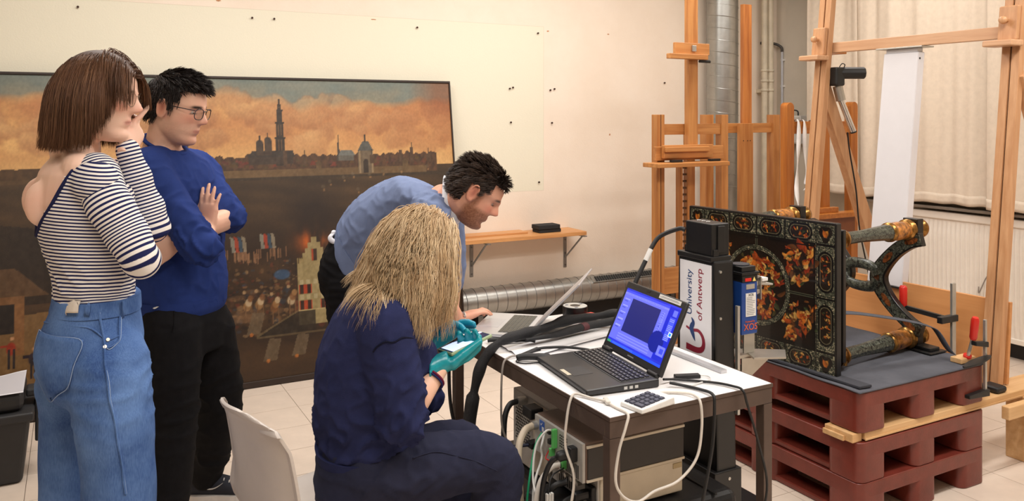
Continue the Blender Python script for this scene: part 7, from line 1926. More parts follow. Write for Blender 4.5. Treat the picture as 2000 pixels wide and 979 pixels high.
    D = N * .16 + part[None] * sgn * .9 - np.array(H.f)[None] * (.06 + .16 * np.clip(-L[:, 1:2] * 10, -.3, 1))
    zend = T((0.008,2.461,1.51)).z; rr = np.random.RandomState(2)
    ln = np.clip((P[:, 2] - zend) * 1.04 + .02 * rr.rand(len(P)), .05, .36)
    frn = np.clip((L[:, 1] - .01) / .05, 0, 1)
    ln = ln * (1 - .60 * frn)
    bkd = -np.array(dirv(15))
    def flip(t, Pq):
        bk_ = np.clip(((Pq - np.array(H.c)) @ bkd) / .08, 0, 1)[:, None]
        return (np.clip((t - .70) / .30, 0, 1) * .16) * bkd[None] * bk_
    cols = ((70, 44, 30), (104, 70, 48), (140, 102, 72), (86, 56, 38))
    cl_ = [skull_collider(H, .002), face_collider(H, .0), ball_collider(H.w(0, -.028, -.085), .058)]
    hair('hair', root, P, D, ln, 12, cl_, cols, grav=.30, rad=.0009, seed=3, jitter=.05, layer=.009, flip=flip, clump=420, clump_w=.35)
    P, N, L = scalp(H, 1000, 9, lambda x, y, z: (z > .06) & (y > .0) & (y < .085) & (np.abs(x) < .05))
    sg2 = np.sign(L[:, 0] - .012)[:, None]
    D = N * .2 + part[None] * sg2 * .9 + np.array(H.f)[None] * .12
    hair('hair_fringe', root, P, D, np.full(len(P), .112), 10, [skull_collider(H, .006)], cols, grav=.26, rad=.0009, seed=8, jitter=.04, layer=.012, clump=60)
    eyes(H, root)
    glasses(H, root, mat('fine_gilt_metal', (150, 130, 110), .3, metal=.8), .022, .019, .0985, .003, .0008, square=2.1, dz_temple=.008)
woman_striped()

# ---------------------------------------------------------------- seated blonde woman
def woman_seated():
    root = thing('person', 'seated blonde woman in navy sweatshirt and teal gloves looking at a phone', 'person', (.74, 2.3, 0.0), 'people in the workshop')
    H = Head((0.881,2.195,1.207), dirv(6, -.60), UZ + dirv(6) * .60, 1.0, True)
    tf = dirv(10); ts = dirv(-80)
    T = V
    spine = [T((0.747,2.29,0.551)), T((0.752,2.287,0.655)), T((0.76,2.283,0.774)), T((0.773,2.276,0.908)), T((0.786,2.269,1.013)), T((0.799,2.262,1.08)), T((0.82,2.25,1.125))]
    hw = [.175, .17, .175, .185, .185, .165, .085]; hd = [.135, .128, .142, .145, .125, .092, .07]
    nb = T((0.826,2.236,1.104))
    shR = T((0.742,2.099,1.038)); elR = T((0.782,2.066,0.779)); wrR = T((0.92,2.129,0.894))
    shL = T((0.878,2.401,0.973)); elL = T((0.96,2.391,0.724)); wrL = T((0.947,2.284,0.91))
    kR = T((1.103,2.155,0.567)); kL = T((1.105,2.381,0.536)); hR = T((0.734,2.172,0.606)); hL = T((0.81,2.37,0.522))
    aR = V((kR.x + .02, kR.y + .02, .10)); aL = V((kL.x - .02, kL.y + .02, .10))
    def body(b):
        H.add(b); H.neck(b, nb + V((0, 0, .01)), .052)
        loft(b, [(p, ts, a - .02, tf, d - .02) for p, a, d in zip(spine, hw, hd)])
        limb(b, [spine[4], shR, shR.lerp(elR, .5), elR], [.05, .05, .045, .038]); limb(b, [elR, elR.lerp(wrR, .4), wrR], [.038, .036, .026])
        limb(b, [spine[4], shL, shL.lerp(elL, .5), elL], [.05, .05, .045, .038]); limb(b, [elL, elL.lerp(wrL, .4), wrL], [.038, .036, .026])
        limb(b, [hR, kR, aR], [.07, .055, .04]); limb(b, [hL, kL, aL], [.07, .055, .04])
    bo = remeshed('body', body, .0056, None, root, smooth=2)
    skin_colors(bo, H, (238, 196, 170), brow=(120, 90, 64))
    nav = cloth('navy_sweat', (42, 47, 84), .9, 700, .35, .06, 30)
    navt = cloth('navy_trousers', (44, 46, 66), .9, 900, .3, .06, 30)
    def shirt(b):
        loft(b, [(p, ts, a, tf, d) for p, a, d in zip([spine[1] + (spine[1] - spine[2]) * .12] + spine[2:6] + [spine[6] - (spine[6] - spine[5]) * .15], [.172, .195, .20, .198, .175, .085], [.136, .160, .162, .136, .102, .075])], 34)
        limb(b, [spine[5] + V((0, 0, -.01)), shR.lerp(spine[5], .3), shR, shR.lerp(elR, .35), shR.lerp(elR, .75), elR, elR.lerp(wrR, .12)], [.06, .072, .078, .078, .076, .066, .052], 5, 22)
        limb(b, [spine[5] + V((0, 0, -.01)), shL.lerp(spine[5], .3), shL, shL.lerp(elL, .35), shL.lerp(elL, .75), elL, elL.lerp(wrL, .12)], [.06, .075, .085, .086, .084, .074, .058], 5, 22)
        b.ball(spine[3] + tf * .10 + ts * .08, (.08, .08, .085), 14, 10); b.ball(spine[3] + tf * .10 - ts * .08, (.08, .08, .085), 14, 10)
    def sd(P, N):
        e = np.exp(-(np.linalg.norm(P - np.array(elR), axis=1) / .13) ** 2) + .8 * np.exp(-((P[:, 2] - spine[1].z - .05) / .07) ** 2)
        return .003 * np_noise(P, 26, 3) + (.004 + .014 * np.clip(e, 0, 1)) * (ridge(np_noise(P * np.array((1, 1, 1.5)), 60, 11), 2.5) - .3)
    so = remeshed('sweatshirt', shirt, .0075, nav, root, smooth=8, disp=sd)
    # ribbed hem band, neck rib and the dropped shoulder seam
    hb = MB(); loft(hb, [(spine[1] + (spine[1] - spine[2]) * .42, ts, .168, tf, .132), (spine[1] + (spine[1] - spine[2]) * .2, ts, .178, tf, .141), (spine[1], ts, .183, tf, .147)], 60, 2.3, 5)
    hb.build('hem_band', nav, so, smooth=True)
    nbm = MB(); nbm.tube([nb + V((0, 0, .002)) + (ts * .070 * math.cos(a) + tf * .074 * math.sin(a)) + UZ * (.012 - .030 * math.sin(a)) for a in [k * math.pi / 12 for k in range(25)]], .010, 10, squash=.8); nbm.build('neck_rib', nav, so, smooth=True)
    snap_tube(so, [(0.673,2.023,0.985), (0.693,1.989,1.006), (0.735,1.99,1.016), (0.778,2.012,1.016), (0.851,2.097,0.975)], .0022, 'shoulder_seam', cloth('seam_dark', (20, 22, 42)), so, .001)
    def pants(b):
        loft(b, [(spine[0] + V((0, 0, -.10)), ts, .17, tf, .13), (spine[0], ts, .195, tf, .148), (spine[1], ts, .178, tf, .138), (spine[1] + V((0, 0, .03)), ts, .168, tf, .13)], 34)
        limb(b, [hR, hR.lerp(kR, .5) + V((0, 0, .008)), kR, kR.lerp(aR, .3), kR.lerp(aR, .65), aR], [.098, .092, .078, .074, .066, .060], 6, 24)
        limb(b, [hL, hL.lerp(kL, .5) + V((0, 0, .008)), kL, kL.lerp(aL, .3), kL.lerp(aL, .65), aL], [.098, .090, .076, .072, .066, .060], 6, 24)
    def pd_(P, N):
        e = np.exp(-(np.linalg.norm(P - np.array(hR + V((.06, 0, .05))), axis=1) / .12) ** 2)
        return .003 * np_noise(P, 31.2, 3) + (.004 + .008 * e) * (ridge(np_noise(P * np.array((1.2, .5, 1.3)), 60, 21), 3) - .3)
    po = remeshed('trousers', pants, .008, navt, root, smooth=7, disp=pd_)
    snap_tube(po, [(0.818,2.058,0.706), (0.906,2.068,0.675), (1.002,2.073,0.625), (1.069,2.06,0.58)], .002, 'thigh_seam', navt, po, .0)
    shm = mat('dark_shoe', (30, 30, 34), .5)
    for a in (aR, aL):
        h = V((a.x, a.y, .02)) - tf * .08
        s_ = MB(); shoe(s_, h, tf, .25); s_.build('shoe', shm, root, smooth=True)
        s_ = MB(); sole(s_, V((h.x, h.y, 0.0)), tf, .25); s_.build('shoe_sole', shm, root)
    # nitrile gloves
    gl = mat('teal_nitrile', (16, 148, 160), .32, var=.08, scale=18, bump=.35, bscale=70); gl2 = mat('cyan_nitrile', (30, 158, 190), .32, var=.08, scale=18, bump=.35, bscale=70)
    def gR(b):
        hand(b, wrR, T((0.996,2.144,0.914)) - wrR, T((1.009,2.137,0.986)) - T((0.996,2.144,0.914)), -RV * .1 + FV * -1.0 + UZ * .25, [(.35, .75, .5), (.4, .85, .5), (.45, .9, .5), (.5, .9, .5)], .98, thumb=(.9, .25, .45), tcurl=.3, grow=.0028)
        loft(b, [(wrR - (T((0.996,2.144,0.914)) - wrR).normalized() * .045, ts, .036, UZ, .036), (wrR, ts, .034, UZ, .032), (wrR + (T((0.996,2.144,0.914)) - wrR).normalized() * .02, ts, .034, UZ, .028)], 20)
    g1 = remeshed('glove', gR, .0036, gl, root, smooth=4, disp=lambda P, N: .0012 * np_noise(P, 90, 4))
    g1['label'] = 'teal glove holding the phone'
    def gL(b):
        dL = T((1.015,2.248,0.959)) - wrL
        hand(b, wrL, dL, T((0.979,2.199,0.9)) - T((0.99,2.261,0.959)), T((0.926,2.114,0.929)) - T((0.992,2.305,0.933)), [(.5, .5, .3), (.2, .35, .3), (.1, .3, .3), (.05, .2, .2)], .98, thumb=(.75, .5, .3), tcurl=.4, spread=.14, grow=.0028)
        loft(b, [(wrL - dL.normalized() * .05, ts, .04, UZ, .042), (wrL, ts, .036, UZ, .034), (wrL + dL.normalized() * .02, ts, .034, UZ, .028)], 20)
    g2 = remeshed('glove', gL, .0036, gl2, root, smooth=4, disp=lambda P, N: .0012 * np_noise(P, 90, 9))
    bd = MB(); dw = (elR - wrR).normalized(); c = wrR + dw * .046; u1 = dw.cross(UZ).normalized(); u2 = dw.cross(u1)
    bd.tube([c + u1 * .0355 * math.cos(a) + u2 * .0355 * math.sin(a) for a in [k * math.pi / 12 for k in range(25)]], .0035, 8); bd.build('wrist_band', cloth('maroon_band', (110, 34, 62)), root, smooth=True)
    bd = MB(); c = wrR + dw * .052; bd.tube([c + u1 * .035 * math.cos(a) + u2 * .035 * math.sin(a) for a in [k * math.pi / 12 for k in range(25)]], .0028, 8); bd.build('wrist_band', cloth('navy_band', (40, 44, 92)), root, smooth=True)
    # long wavy blonde hair
    hm = mat('blonde_hair_base', (176, 138, 96), .6)
    hair_cap(H, root, hm, lambda x, y, z: z > .068 or (y < .055 and z > .0) or (y < 0.0 and z > -.06), .006)
    P, N, L = scalp(H, 5000, 5, lambda x, y, z: ((z > .075) & (y < .05)) | ((y < .03) & (z > .01)) | ((y < .0) & (z > -.05)))
    part = np.array(H.M)[:, 0]; sgn = np.sign(L[:, 0] + .004)[:, None]
    D = N * .22 + part[None] * sgn * .8 - np.array(H.f)[None] * (.22 + .5 * np.clip(-L[:, 1:2] * 12, -.35, 1))
    rr = np.random.RandomState(6)
    ln = np.clip(.275 + .07 * rr.rand(len(P)) - .75 * np.clip(H.w(0, 0, .1).z - P[:, 2], 0, .2), .09, 1)
    ln = np.where(L[:, 1] < -.06, ln * .72, ln)
    cols = ((222, 194, 152), (250, 232, 200), (190, 154, 112), (238, 214, 174), (146, 110, 78))
    bkd = np.array(-dirv(8) * .5 - UZ * .2)
    def flip(t, Pq):
        far = np.clip((Pq - np.array(nb)) @ np.array(-tf) * 9 + .2, 0, 1)[:, None]
        return far * .08 * bkd[None]
    cl_ = [skull_collider(H, .003), face_collider(H, .0), ball_collider(H.w(0, -.03, -.09), .062), ball_collider(shR + V((-.02, .04, .0)), .084), ball_collider(spine[4] + V((0, 0, .01)), .125)]
    hair('hair', root, P, D, ln, 16, cl_, cols, grav=.24, gvec=tuple((-UZ - RV * .10).normalized()), wave=.006, wfreq=48, rad=.00095, seed=13, jitter=.05, layer=.022, flip=flip, clump=420, clump_w=.36)
    eyes(H, root)
    glasses(H, root, mat('tortoise_black', (30, 22, 20), .25), .025, .020, .099, .003, .0017, dz_temple=.012)
    return H
woman_seated()
# phone held in the glove
ph = thing('phone', 'mobile phone in a sage green case held by the seated woman', 'phone', (1.013,2.146,0.95))
pa, pb, pc_ = V((0.935,2.143,0.92)), V((1.079,2.168,0.952)), None
ex = (pb - pa).normalized(); ey = V((1.056,2.237,0.957)) - V((1.028,2.127,0.953)); ey = (ey - ex * ey.dot(ex)).normalized(); ez = ex.cross(ey)
if ez.z < 0: ez = -ez
c0 = (pa + pb) / 2
def phq(x, y, z): return c0 + ex * x + ey * y + ez * z
def phbox(x0, x1, y0, y1, z0, z1): return MB().hexa([phq(x0, y0, z0), phq(x1, y0, z0), phq(x1, y1, z0), phq(x0, y1, z0), phq(x0, y0, z1), phq(x1, y0, z1), phq(x1, y1, z1), phq(x0, y1, z1)])
phbox(-.074, .074, -.037, .037, -.005, .005).build('case', mat('sage_silicone', (158, 178, 140), .5), ph, .004, bseg=3)
def phone_cols(U, W):
    c = np.zeros(U.shape + (3,)) + np.array((206, 220, 246.0))
    c[U > .70] = (36, 42, 66); c[(U > .78) & (U < .88) & (W > .25) & (W < .55)] = (160, 170, 210); c[(U > .93) & (W > .6) & (W < .8)] = (200, 206, 230)
    m = (U > .34) & (U < .62) & (W > .45) & (fbm(U * 14, W * 9, 4, 2) > .5); c[m] = (70, 84, 104)
    c[(U > .1) & (U < .3) & (np.sin(W * 60) > .5)] = (170, 186, 226); c[U < .05] = (30, 34, 50)
    return c.reshape(-1, 3)
me, U, W = grid_mesh('display', 60, 30, lambda U, W: tuple(c0[i] + ex[i] * (-.069 + .138 * U) + ey[i] * (-.0325 + .065 * W) + ez[i] * .0055 for i in range(3)))
set_colors(me, 'paint', phone_cols(U, W)); link_mesh('display', me, paint_mat('phone_display', 'paint', .15, emit=1.0), ph)
# ---------------------------------------------------------------- man with crossed arms
def man_crossed():
    root = thing('person', 'standing man with dark hair, glasses and navy sweater, his arms crossed', 'person', (.15, 3.05, 0), 'people in the workshop')
    hf = dirv(-5, -.24)
    H = Head((0.346,3.312,1.627), hf, UZ + dirv(-5) * .24, 1.10)
    tf = dirv(-22); ts = dirv(-112)                                     # front; his right side is toward the door
    T = V
    spine = [T((0.358,3.352,0.866)), T((0.358,3.352,0.954)), T((0.352,3.366,1.08)), T((0.338,3.374,1.218)), T((0.326,3.368,1.347)), T((0.315,3.363,1.426)), T((0.307,3.356,1.471))]
    hw = [.178, .172, .178, .195, .205, .175, .095]; hd = [.135, .135, .13, .135, .128, .10, .075]
    nb = T((0.3,3.36,1.485))
    shR = T((0.246,3.253,1.396)); elR = T((0.406,3.075,1.126)); wrR = T((0.439,3.211,1.18))
    shL = T((0.44,3.478,1.376)); elL = T((0.534,3.279,1.209)); wrL = T((0.338,3.164,1.163))
    hipR = T((0.313,3.262,0.814)); hipL = T((0.455,3.413,0.762))
    knR = T((0.324,3.233,0.517)); anR = V((0, 0, 0)); knL = T((0.521,3.468,0.429))
    q = T((0.297,3.248,0.168)); anR = V((q.x, q.y, .09)); q = T((0.488,3.6,0.095)); anL = V((q.x, q.y, .10))
    def body(b):
        H.add(b); H.neck(b, nb + V((0, 0, .005)), .052)
        loft(b, [(p, ts, a - .02, tf, d - .02) for p, a, d in zip(spine, hw, hd)])
        limb(b, [spine[4], shR, shR.lerp(elR, .5), elR], [.06, .055, .048, .042]); limb(b, [elR, elR.lerp(wrR, .4), wrR], [.043, .042, .029])
        limb(b, [spine[4], shL, shL.lerp(elL, .5), elL], [.06, .055, .048, .042]); limb(b, [elL, elL.lerp(wrL, .35), wrL], [.044, .044, .030])
        hand(b, wrR + V((0, 0, -.005)), T((0.451,3.222,1.331)) - wrR, FV * 1.0 + RV * .3, -RV * 1 - FV * .2, [(.08, .12, .1), (.06, .12, .1), (.05, .12, .1), (.1, .2, .1)], 1.03, thumb=(.8, .4, .1), spread=.13)
        dl = T((0.268,3.15,1.111)) - wrL
        hand(b, wrL, dl, FV * .9 - RV * .25, UZ - RV * .2, [(.25, .25, .2), (.22, .3, .2), (.2, .3, .2), (.2, .3, .2)], 1.06, thumb=(.75, .6, .1), spread=.09)
        limb(b, [hipR, knR, anR], [.08, .06, .045]); limb(b, [hipL, knL, anL], [.08, .06, .045])
    bo = remeshed('body', body, .005, None, root, smooth=2)
    skin_colors(bo, H, (234, 186, 160), lips=(186, 112, 100), brow=(40, 28, 24), beard=((150, 112, 94), .22))
    blu = cloth('royal_navy_knit', (40, 58, 118), .9, 800, .35, .05, 30)
    def sw(b):
        loft(b, [(spine[0] + V((0, 0, .005)), ts, .178, tf, .146), (spine[1], ts, .186, tf, .153), (spine[2], ts, .186, tf, .145), (spine[3], ts, .203, tf, .148), (spine[4], ts, .212, tf, .14), (spine[5], ts, .178, tf, .108), (spine[6] - V((0, 0, .004)), ts, .085, tf, .082)], 34)
        limb(b, [spine[5] + V((0, 0, -.02)), shR + V((0, 0, .005)), shR.lerp(elR, .4), shR.lerp(elR, .8), elR, elR.lerp(wrR, .22)], [.075, .078, .068, .062, .062, .056], 6, 22)
        limb(b, [spine[5] + V((0, 0, -.02)), shL + V((0, 0, .005)), shL.lerp(elL, .4), shL.lerp(elL, .8), elL, elL.lerp(wrL, .03)], [.075, .078, .066, .060, .060, .054], 6, 22)
    def sd(P, N):
        e = np.exp(-(np.linalg.norm(P - np.array(elR), axis=1) / .14) ** 2) + .7 * np.exp(-(np.linalg.norm(P - np.array(elL), axis=1) / .1) ** 2)
        return .003 * np_noise(P, 26, 5) + (.004 + .014 * np.clip(e, 0, 1)) * (ridge(np_noise(P * np.array((1, 1, 1.6)), 70, 12), 2.5) - .3)
    so = remeshed('sweater', sw, .007, blu, root, smooth=6, disp=sd)
    hb = MB(); loft(hb, [(spine[0] + V((0, 0, -.012)), ts, .172, tf, .141), (spine[0] + V((0, 0, .01)), ts, .181, tf, .149), (spine[0] + V((0, 0, .05)), ts, .184, tf, .1525)], 60, 2.3, 5); hb.build('hem_band', blu, so, smooth=True)
    nk = MB(); nk.tube([nb + V((0, 0, -.002)) + ts * .074 * math.cos(a) + tf * (.012 + .078 * math.sin(a)) + UZ * (.008 - .036 * math.sin(a)) for a in [k * math.pi / 14 for k in range(29)]], .009, 10, squash=.8); nk.build('neck_rib', blu, so, smooth=True)
    blk = cloth('black_cord_trousers', (24, 23, 25), .85, 700, .35, .12, 40)
    def tr(b):
        loft(b, [(spine[0] + V((0, 0, -.16)), ts, .175, tf, .142), (spine[0] + V((0, 0, -.09)), ts, .183, tf, .148), (spine[0] + V((0, 0, .0)), ts, .172, tf, .138), (spine[0] + V((0, 0, .03)), ts, .165, tf, .13)], 34)
        limb(b, [hipR, hipR.lerp(knR, .5), knR, knR.lerp(anR, .5), anR + V((0, 0, .02))], [.118, .108, .092, .084, .080], 6, 22)
        limb(b, [hipL, hipL.lerp(knL, .5), knL, knL.lerp(anL, .5), anL + V((0, 0, .02))], [.118, .106, .090, .080, .074], 6, 22)
    def td(P, N):
        lowz = np.exp(-((P[:, 2] - .14) / .09) ** 2) + .5 * np.exp(-((P[:, 2] - .52) / .12) ** 2)
        return .004 * np_noise(P, 23.4, 6) + (.004 + .010 * lowz) * (ridge(np_noise(P * np.array((.8, .8, 1.7)), 38, 15), 2.5) - .3)
    to = remeshed('trousers', tr, .0085, blk, root, smooth=6, disp=td)
    snap_tube(to, [(0.336,3.114,0.932), (0.333,3.092,0.877), (0.308,3.106,0.836)], .0025, 'pocket_edge', blk, to, .001)
    lb = snap_patch(to, [(0.226,3.172,0.949), (0.249,3.16,0.945), (0.247,3.161,0.932), (0.226,3.172,0.936)], 'white_tag', wh, to, .016, 4)
    shd = mat('navy_canvas', (34, 36, 48), .75, bump=.2, bscale=500); rub = mat('white_rubber', (222, 214, 208), .5)
    for an, dr in ((anL, dirv(4)), (anR, dirv(-20))):
        h = V((an.x, an.y, .018)) - dr * .065
        s_ = MB(); shoe(s_, h, dr, .275, .045, .095); uo = s_.build('shoe', shd, root, smooth=True)
        s_ = MB(); sole(s_, V((h.x, h.y, 0)), dr, .275, h=.027); s_.build('shoe_sole', rub, uo)
        t = dr.cross(UZ)
        for k in range(4):
            c = h + dr * (.145 + .022 * k) + t * (.022 + .002 * k) + UZ * (.070 - .008 * k)
            MB().tube([c - t * .004 + UZ * .002, c + UZ * .004, c + t * .006 - UZ * .003], .0025, 8).build('lace', rub, uo, smooth=True)
        c = h + dr * .11 + t * .0425 + UZ * .045                         # swoosh like tick on the side
        P_ = [c + dr * (-.035 + .07 * u) + t * (.002 - .012 * abs(u - .5)) + UZ * (.012 * (u - .2) ** 2 * 3 - .006) for u in np.linspace(0, 1, 8)]
        MB().tube(P_, [.004, .0042, .0042, .004, .0036, .003, .0022, .001], 8, squash=.6).build('side_mark', rub, uo, smooth=True)
    hm = mat('black_hair_base', (30, 24, 22), .6)
    hr = lambda x, y, z: (z > .072 and y < .078) or (y < .040 and z > .028) or (y < -.032 and z > -.040) or (y < .022 and y > .008 and z > .0 and abs(x) > .06)
    hair_cap(H, root, hm, hr, .008)
    hv = np.vectorize(hr)
    P, N, L = scalp(H, 4000, 4, lambda x, y, z: hv(x, y, z))
    top_ = np.clip((L[:, 2] - .06) / .04, 0, 1)[:, None]
    D = N * (.35 + .25 * top_) + np.array(H.f)[None] * (.75 * top_ + .1) - np.array(H.u)[None] * .55 * (1 - top_) + np.array(H.M)[:, 0][None] * .15 * top_
    ln = .028 + .030 * top_[:, 0]
    cols = ((30, 24, 22), (46, 36, 32), (22, 18, 17), (66, 52, 46))
    hair('hair', root, P, D, ln, 5, [skull_collider(H, .006)], cols, grav=.08, wave=.003, wfreq=90, rad=.0010, seed=21, jitter=.10, layer=.011, clump=260, clump_w=.4)
    eyes(H, root)
    glasses(H, root, mat('dark_blue_acetate', (32, 36, 50), .25), .0245, .0185, .1005, .002, .0014, dz_temple=.012)
man_crossed()

# ---------------------------------------------------------------- man leaning over the silver laptop
def man_leaning():
    root = thing('person', 'bearded man in pale blue sweater and white collar bending over the silver laptop', 'person', (1.05, 3.4, 0), 'people in the workshop')
    hf = dirv(4, -.72)
    H = Head((1.392,2.885,1.298), hf, UZ + dirv(4) * .72, 1.07)
    T = V
    spine = [T((1.075,3.453,0.944)), T((1.095,3.443,1.011)), T((1.144,3.382,1.104)), T((1.218,3.297,1.186)), T((1.272,3.199,1.23)), T((1.308,3.101,1.242)), T((1.324,3.024,1.248))]
    ax = (spine[5] - spine[1]).normalized()
    ts = dirv(-90); tf = ax.cross(ts).normalized()
    if tf.z > 0: tf = -tf                                               # his chest faces the floor
    hw = [.17, .172, .178, .19, .20, .178, .10]; hd = [.125, .125, .125, .13, .125, .105, .078]
    nb = T((1.319,2.992,1.251))
    shR = T((1.22,2.944,1.217)); elR = T((1.204,2.907,0.982)); wrR = T((1.366,3.001,0.774))
    shL = T((1.405,3.219,1.191)); elL = T((1.436,3.225,0.949)); wrL = T((1.448,3.252,0.676))
    hip = T((1.075,3.453,0.977))
    kn = [V((hip.x, hip.y, .5)) + ts * s * .09 + RV * .01 for s in (1, -1)]; an = [V((hip.x, hip.y, .09)) + ts * s * .10 - RV * .03 for s in (1, -1)]
    def body(b):
        H.add(b); H.neck(b, nb, .060)
        loft(b, [(p, ts, a - (.02 if i < 5 else .04), tf, d - (.02 if i < 5 else .036)) for i, (p, a, d) in enumerate(zip(spine, hw, hd))])
        limb(b, [spine[4], shR, shR.lerp(elR, .5), elR], [.06, .055, .05, .044]); limb(b, [elR, elR.lerp(wrR, .4), wrR], [.045, .044, .031])
        limb(b, [spine[4], shL, shL.lerp(elL, .5), elL], [.06, .055, .05, .044]); limb(b, [elL, elL.lerp(wrL, .4), wrL], [.045, .044, .031])
        dh = T((1.455,3.01,0.793)) - wrR
        hand(b, wrR, dh, -UZ * 1.0 + RV * .25, FV * .9 - UZ * .1, [(.15, .45, .45), (.05, .55, .45), (.05, .5, .4), (.12, .35, .3)], 1.06, thumb=(.8, .6, .25), spread=.12)
        hand(b, wrL, RV * .9 - UZ * .4, -UZ, -FV, [(.3, .4, .3)] * 4, 1.06)
        for s, k, a in zip((1, -1), kn, an): limb(b, [hip + ts * s * .085, k, a], [.08, .06, .045])
    bo = remeshed('body', body, .005, None, root, smooth=2)
    skin_colors(bo, H, (226, 168, 140), lips=(168, 96, 82), brow=(66, 44, 32), beard=((118, 70, 44), .85), blush=(206, 112, 88))
    gry = cloth('blue_grey_knit', (122, 136, 170), .9, 750, .35, .04, 30)
    def sw(b):
        loft(b, [(spine[0] + V((0, 0, .0)), ts, .176, tf, .136), (spine[1], ts, .188, tf, .150), (spine[2], ts, .196, tf, .152), (spine[3], ts, .205, tf, .150), (spine[4], ts, .212, tf, .140), (spine[5], ts, .180, tf, .106), (spine[6] - ax * .008, ts, .088, tf, .078)], 34)
        limb(b, [spine[5] - ax * .03, shR, shR.lerp(elR, .4), shR.lerp(elR, .8), elR, elR.lerp(wrR, .25)], [.072, .084, .078, .068, .064, .058], 6, 22)
        limb(b, [spine[5] - ax * .03, shL, shL.lerp(elL, .4), shL.lerp(elL, .8), elL, elL.lerp(wrL, .25)], [.072, .084, .078, .070, .066, .060], 6, 22)
        b.ball(spine[2] + tf * .07 - ax * .02, (.13, .13, .11), 16, 10)
    def sd(P, N):
        e = np.exp(-(np.linalg.norm(P - np.array(spine[2] + tf * .1), axis=1) / .16) ** 2) + np.exp(-(np.linalg.norm(P - np.array(shR), axis=1) / .14) ** 2)
        return .003 * np_noise(P, 23.4, 5) + (.004 + .012 * np.clip(e, 0, 1)) * (ridge(np_noise(P, 65, 18), 2.5) - .3)
    so = remeshed('sweater', sw, .0075, gry, root, smooth=7, disp=sd)
    hb = MB(); e0 = (spine[0] - spine[1]).normalized(); loft(hb, [(spine[0] + e0 * .012, ts, .170, tf, .132), (spine[0], ts, .178, tf, .140), (spine[1], ts, .189, tf, .151)], 60, 2.3, 5); hb.build('hem_band', gry, so, smooth=True)
    wc = cloth('white_shirt', (240, 240, 246), .8, 900, .15, .01)
    # shirt collar, folded over the neck of the sweater
    na = (RV * .95 + UZ * .02 - FV * .18).normalized(); c0 = nb + na * .012
    u1 = ts; u2 = na.cross(u1).normalized()
    b = MB(); rows = []
    for k in range(31):
        a = -.15 + (2 * math.pi + .3) * k / 30 - math.pi / 2
        d_ = u1 * math.cos(a) + u2 * math.sin(a); fr = math.sin(a) * (1 if u2.dot(tf) > 0 else -1)
        drop = .030 + .022 * max(0, fr)
        rows.append([b.b.verts.new(c0 + d_ * .071 + na * .036), b.b.verts.new(c0 + d_ * .080 + na * .034), b.b.verts.new(c0 + d_ * .095 + na * (.016 - drop * .4)), b.b.verts.new(c0 + d_ * .109 - na * (drop - .006))])
    for r0, r1 in zip(rows, rows[1:]):
        for j in range(3): b.b.faces.new([r0[j], r1[j], r1[j + 1], r0[j + 1]])
    b.build('shirt_collar', wc, root, smooth=True, solid=.003)
    tl = MB(); limb(tl, [T((0.975,3.405,1.102)), T((0.959,3.402,1.086)), T((0.962,3.389,1.072)), T((0.994,3.349,1.054))], [.012, .014, .012, .008], 4, 10, squash=.5); tl.build('shirt_tail', wc, root, smooth=True)
    blk = MATS['black_cord_trousers']
    def tr(b):
        loft(b, [(hip + V((0, 0, -.14)), ts, .165, RV, .13), (hip + V((0, 0, -.06)), ts, .178, RV, .145), (spine[0] + V((0, 0, .015)), ts, .172, (RV - UZ * .4).normalized(), .132), (spine[1], ts, .165, tf, .125)], 34)
        for s, k, a in zip((1, -1), kn, an): limb(b, [hip + ts * s * .085 + V((0, 0, -.08)), k, a], [.108, .085, .075], 6, 20)
    remeshed('trousers', tr, .0085, blk, root, smooth=6, disp=folds(.006, 11, 8, (1, 1, 1.6)))
    shd = mat('black_leather', (24, 22, 22), .4)
    for a in an:
        h = V((a.x, a.y, .02)) - RV * .07
        s_ = MB(); shoe(s_, h, RV, .28); uo = s_.build('shoe', shd, root, smooth=True)
        s_ = MB(); sole(s_, V((h.x, h.y, 0)), RV, .28); s_.build('shoe_sole', shd, uo)
    # wrist watch
    dw = (wrR - elR).normalized(); c = wrR - dw * .004; u1_ = dw.cross(UZ).normalized(); u2_ = u1_.cross(dw)
    if u2_.z < 0: u2_ = -u2_
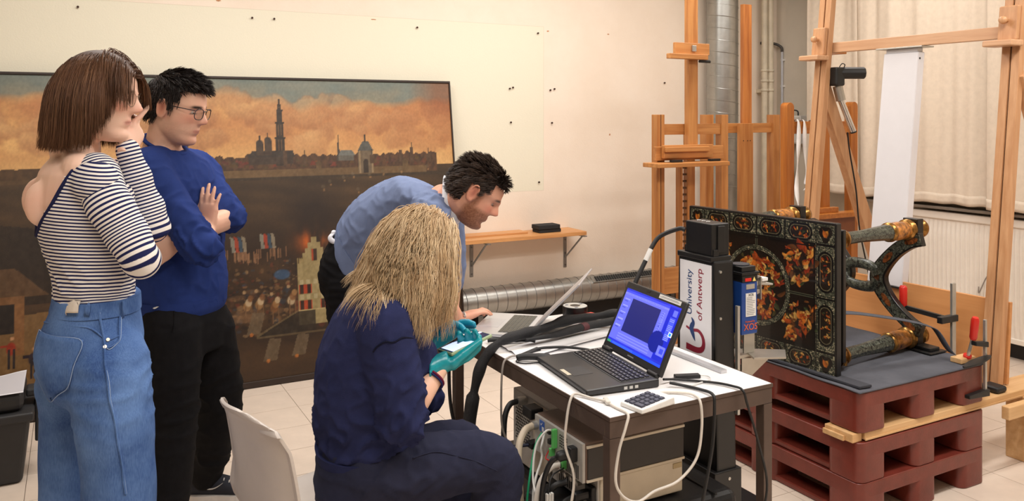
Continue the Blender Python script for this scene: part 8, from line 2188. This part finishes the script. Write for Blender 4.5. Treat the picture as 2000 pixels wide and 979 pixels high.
    if u1_.dot(FV) > 0: u1_ = -u1_                                      # toward the camera side
    stl = mat('watch_steel', (206, 206, 206), .2, metal=.95)
    wt = MB().tube([c + u1_ * .034 * math.cos(a) + u2_ * .032 * math.sin(a) for a in [k * math.pi / 16 for k in range(33)]], .007, 8, squash=.5, up=dw).build('wrist_watch', stl, root, smooth=True)
    fc = c + (u1_ * .8 + u2_ * .6).normalized() * .036; nf_ = (u1_ * .8 + u2_ * .6).normalized(); xf = dw; yf = nf_.cross(xf)
    MB().hexa([fc + xf * a_ + yf * b_ + nf_ * z_ for z_ in (-.003, .005) for a_, b_ in ((-.016, -.013), (.016, -.013), (.016, .013), (-.016, .013))]).build('watch_case', stl, wt, .003)
    MB().hexa([fc + xf * a_ + yf * b_ + nf_ * z_ for z_ in (.005, .0056) for a_, b_ in ((-.011, -.009), (.011, -.009), (.011, .009), (-.011, .009))]).build('watch_dial', wh, wt)
    hm = mat('dark_brown_hair_base', (44, 32, 26), .6)
    hr = lambda x, y, z: (z > .070 and y < .080) or (y < .042 and z > .030) or (y < -.034 and z > -.045) or (y < .024 and y > .010 and z > .010 and abs(x) > .06)
    hair_cap(H, root, hm, hr, .006)
    hv = np.vectorize(hr)
    P, N, L = scalp(H, 4000, 14, lambda x, y, z: hv(x, y, z))
    top_ = np.clip((L[:, 2] - .05) / .04, 0, 1)[:, None]
    D = N * (.06 + .14 * top_) - np.array(H.f)[None] * (.55 - .15 * top_) + np.array(H.f)[None] * np.clip((L[:, 1:2] - .03) * 14, 0, .9) * top_ - np.array(H.u)[None] * .35 * (1 - top_) + np.array(H.M)[:, 0][None] * .35 * top_
    ln = .024 + .030 * top_[:, 0]
    cols = ((50, 38, 32), (74, 58, 48), (34, 26, 23), (92, 74, 62))
    hair('hair', root, P, D, ln, 5, [skull_collider(H, .005)], cols, grav=.02, wave=.003, wfreq=80, rad=.0010, seed=31, jitter=.04, layer=.010, clump=260, clump_w=.4)
    # beard stubble as short strands along the jaw
    eyes(H, root, -.6)
man_leaning()
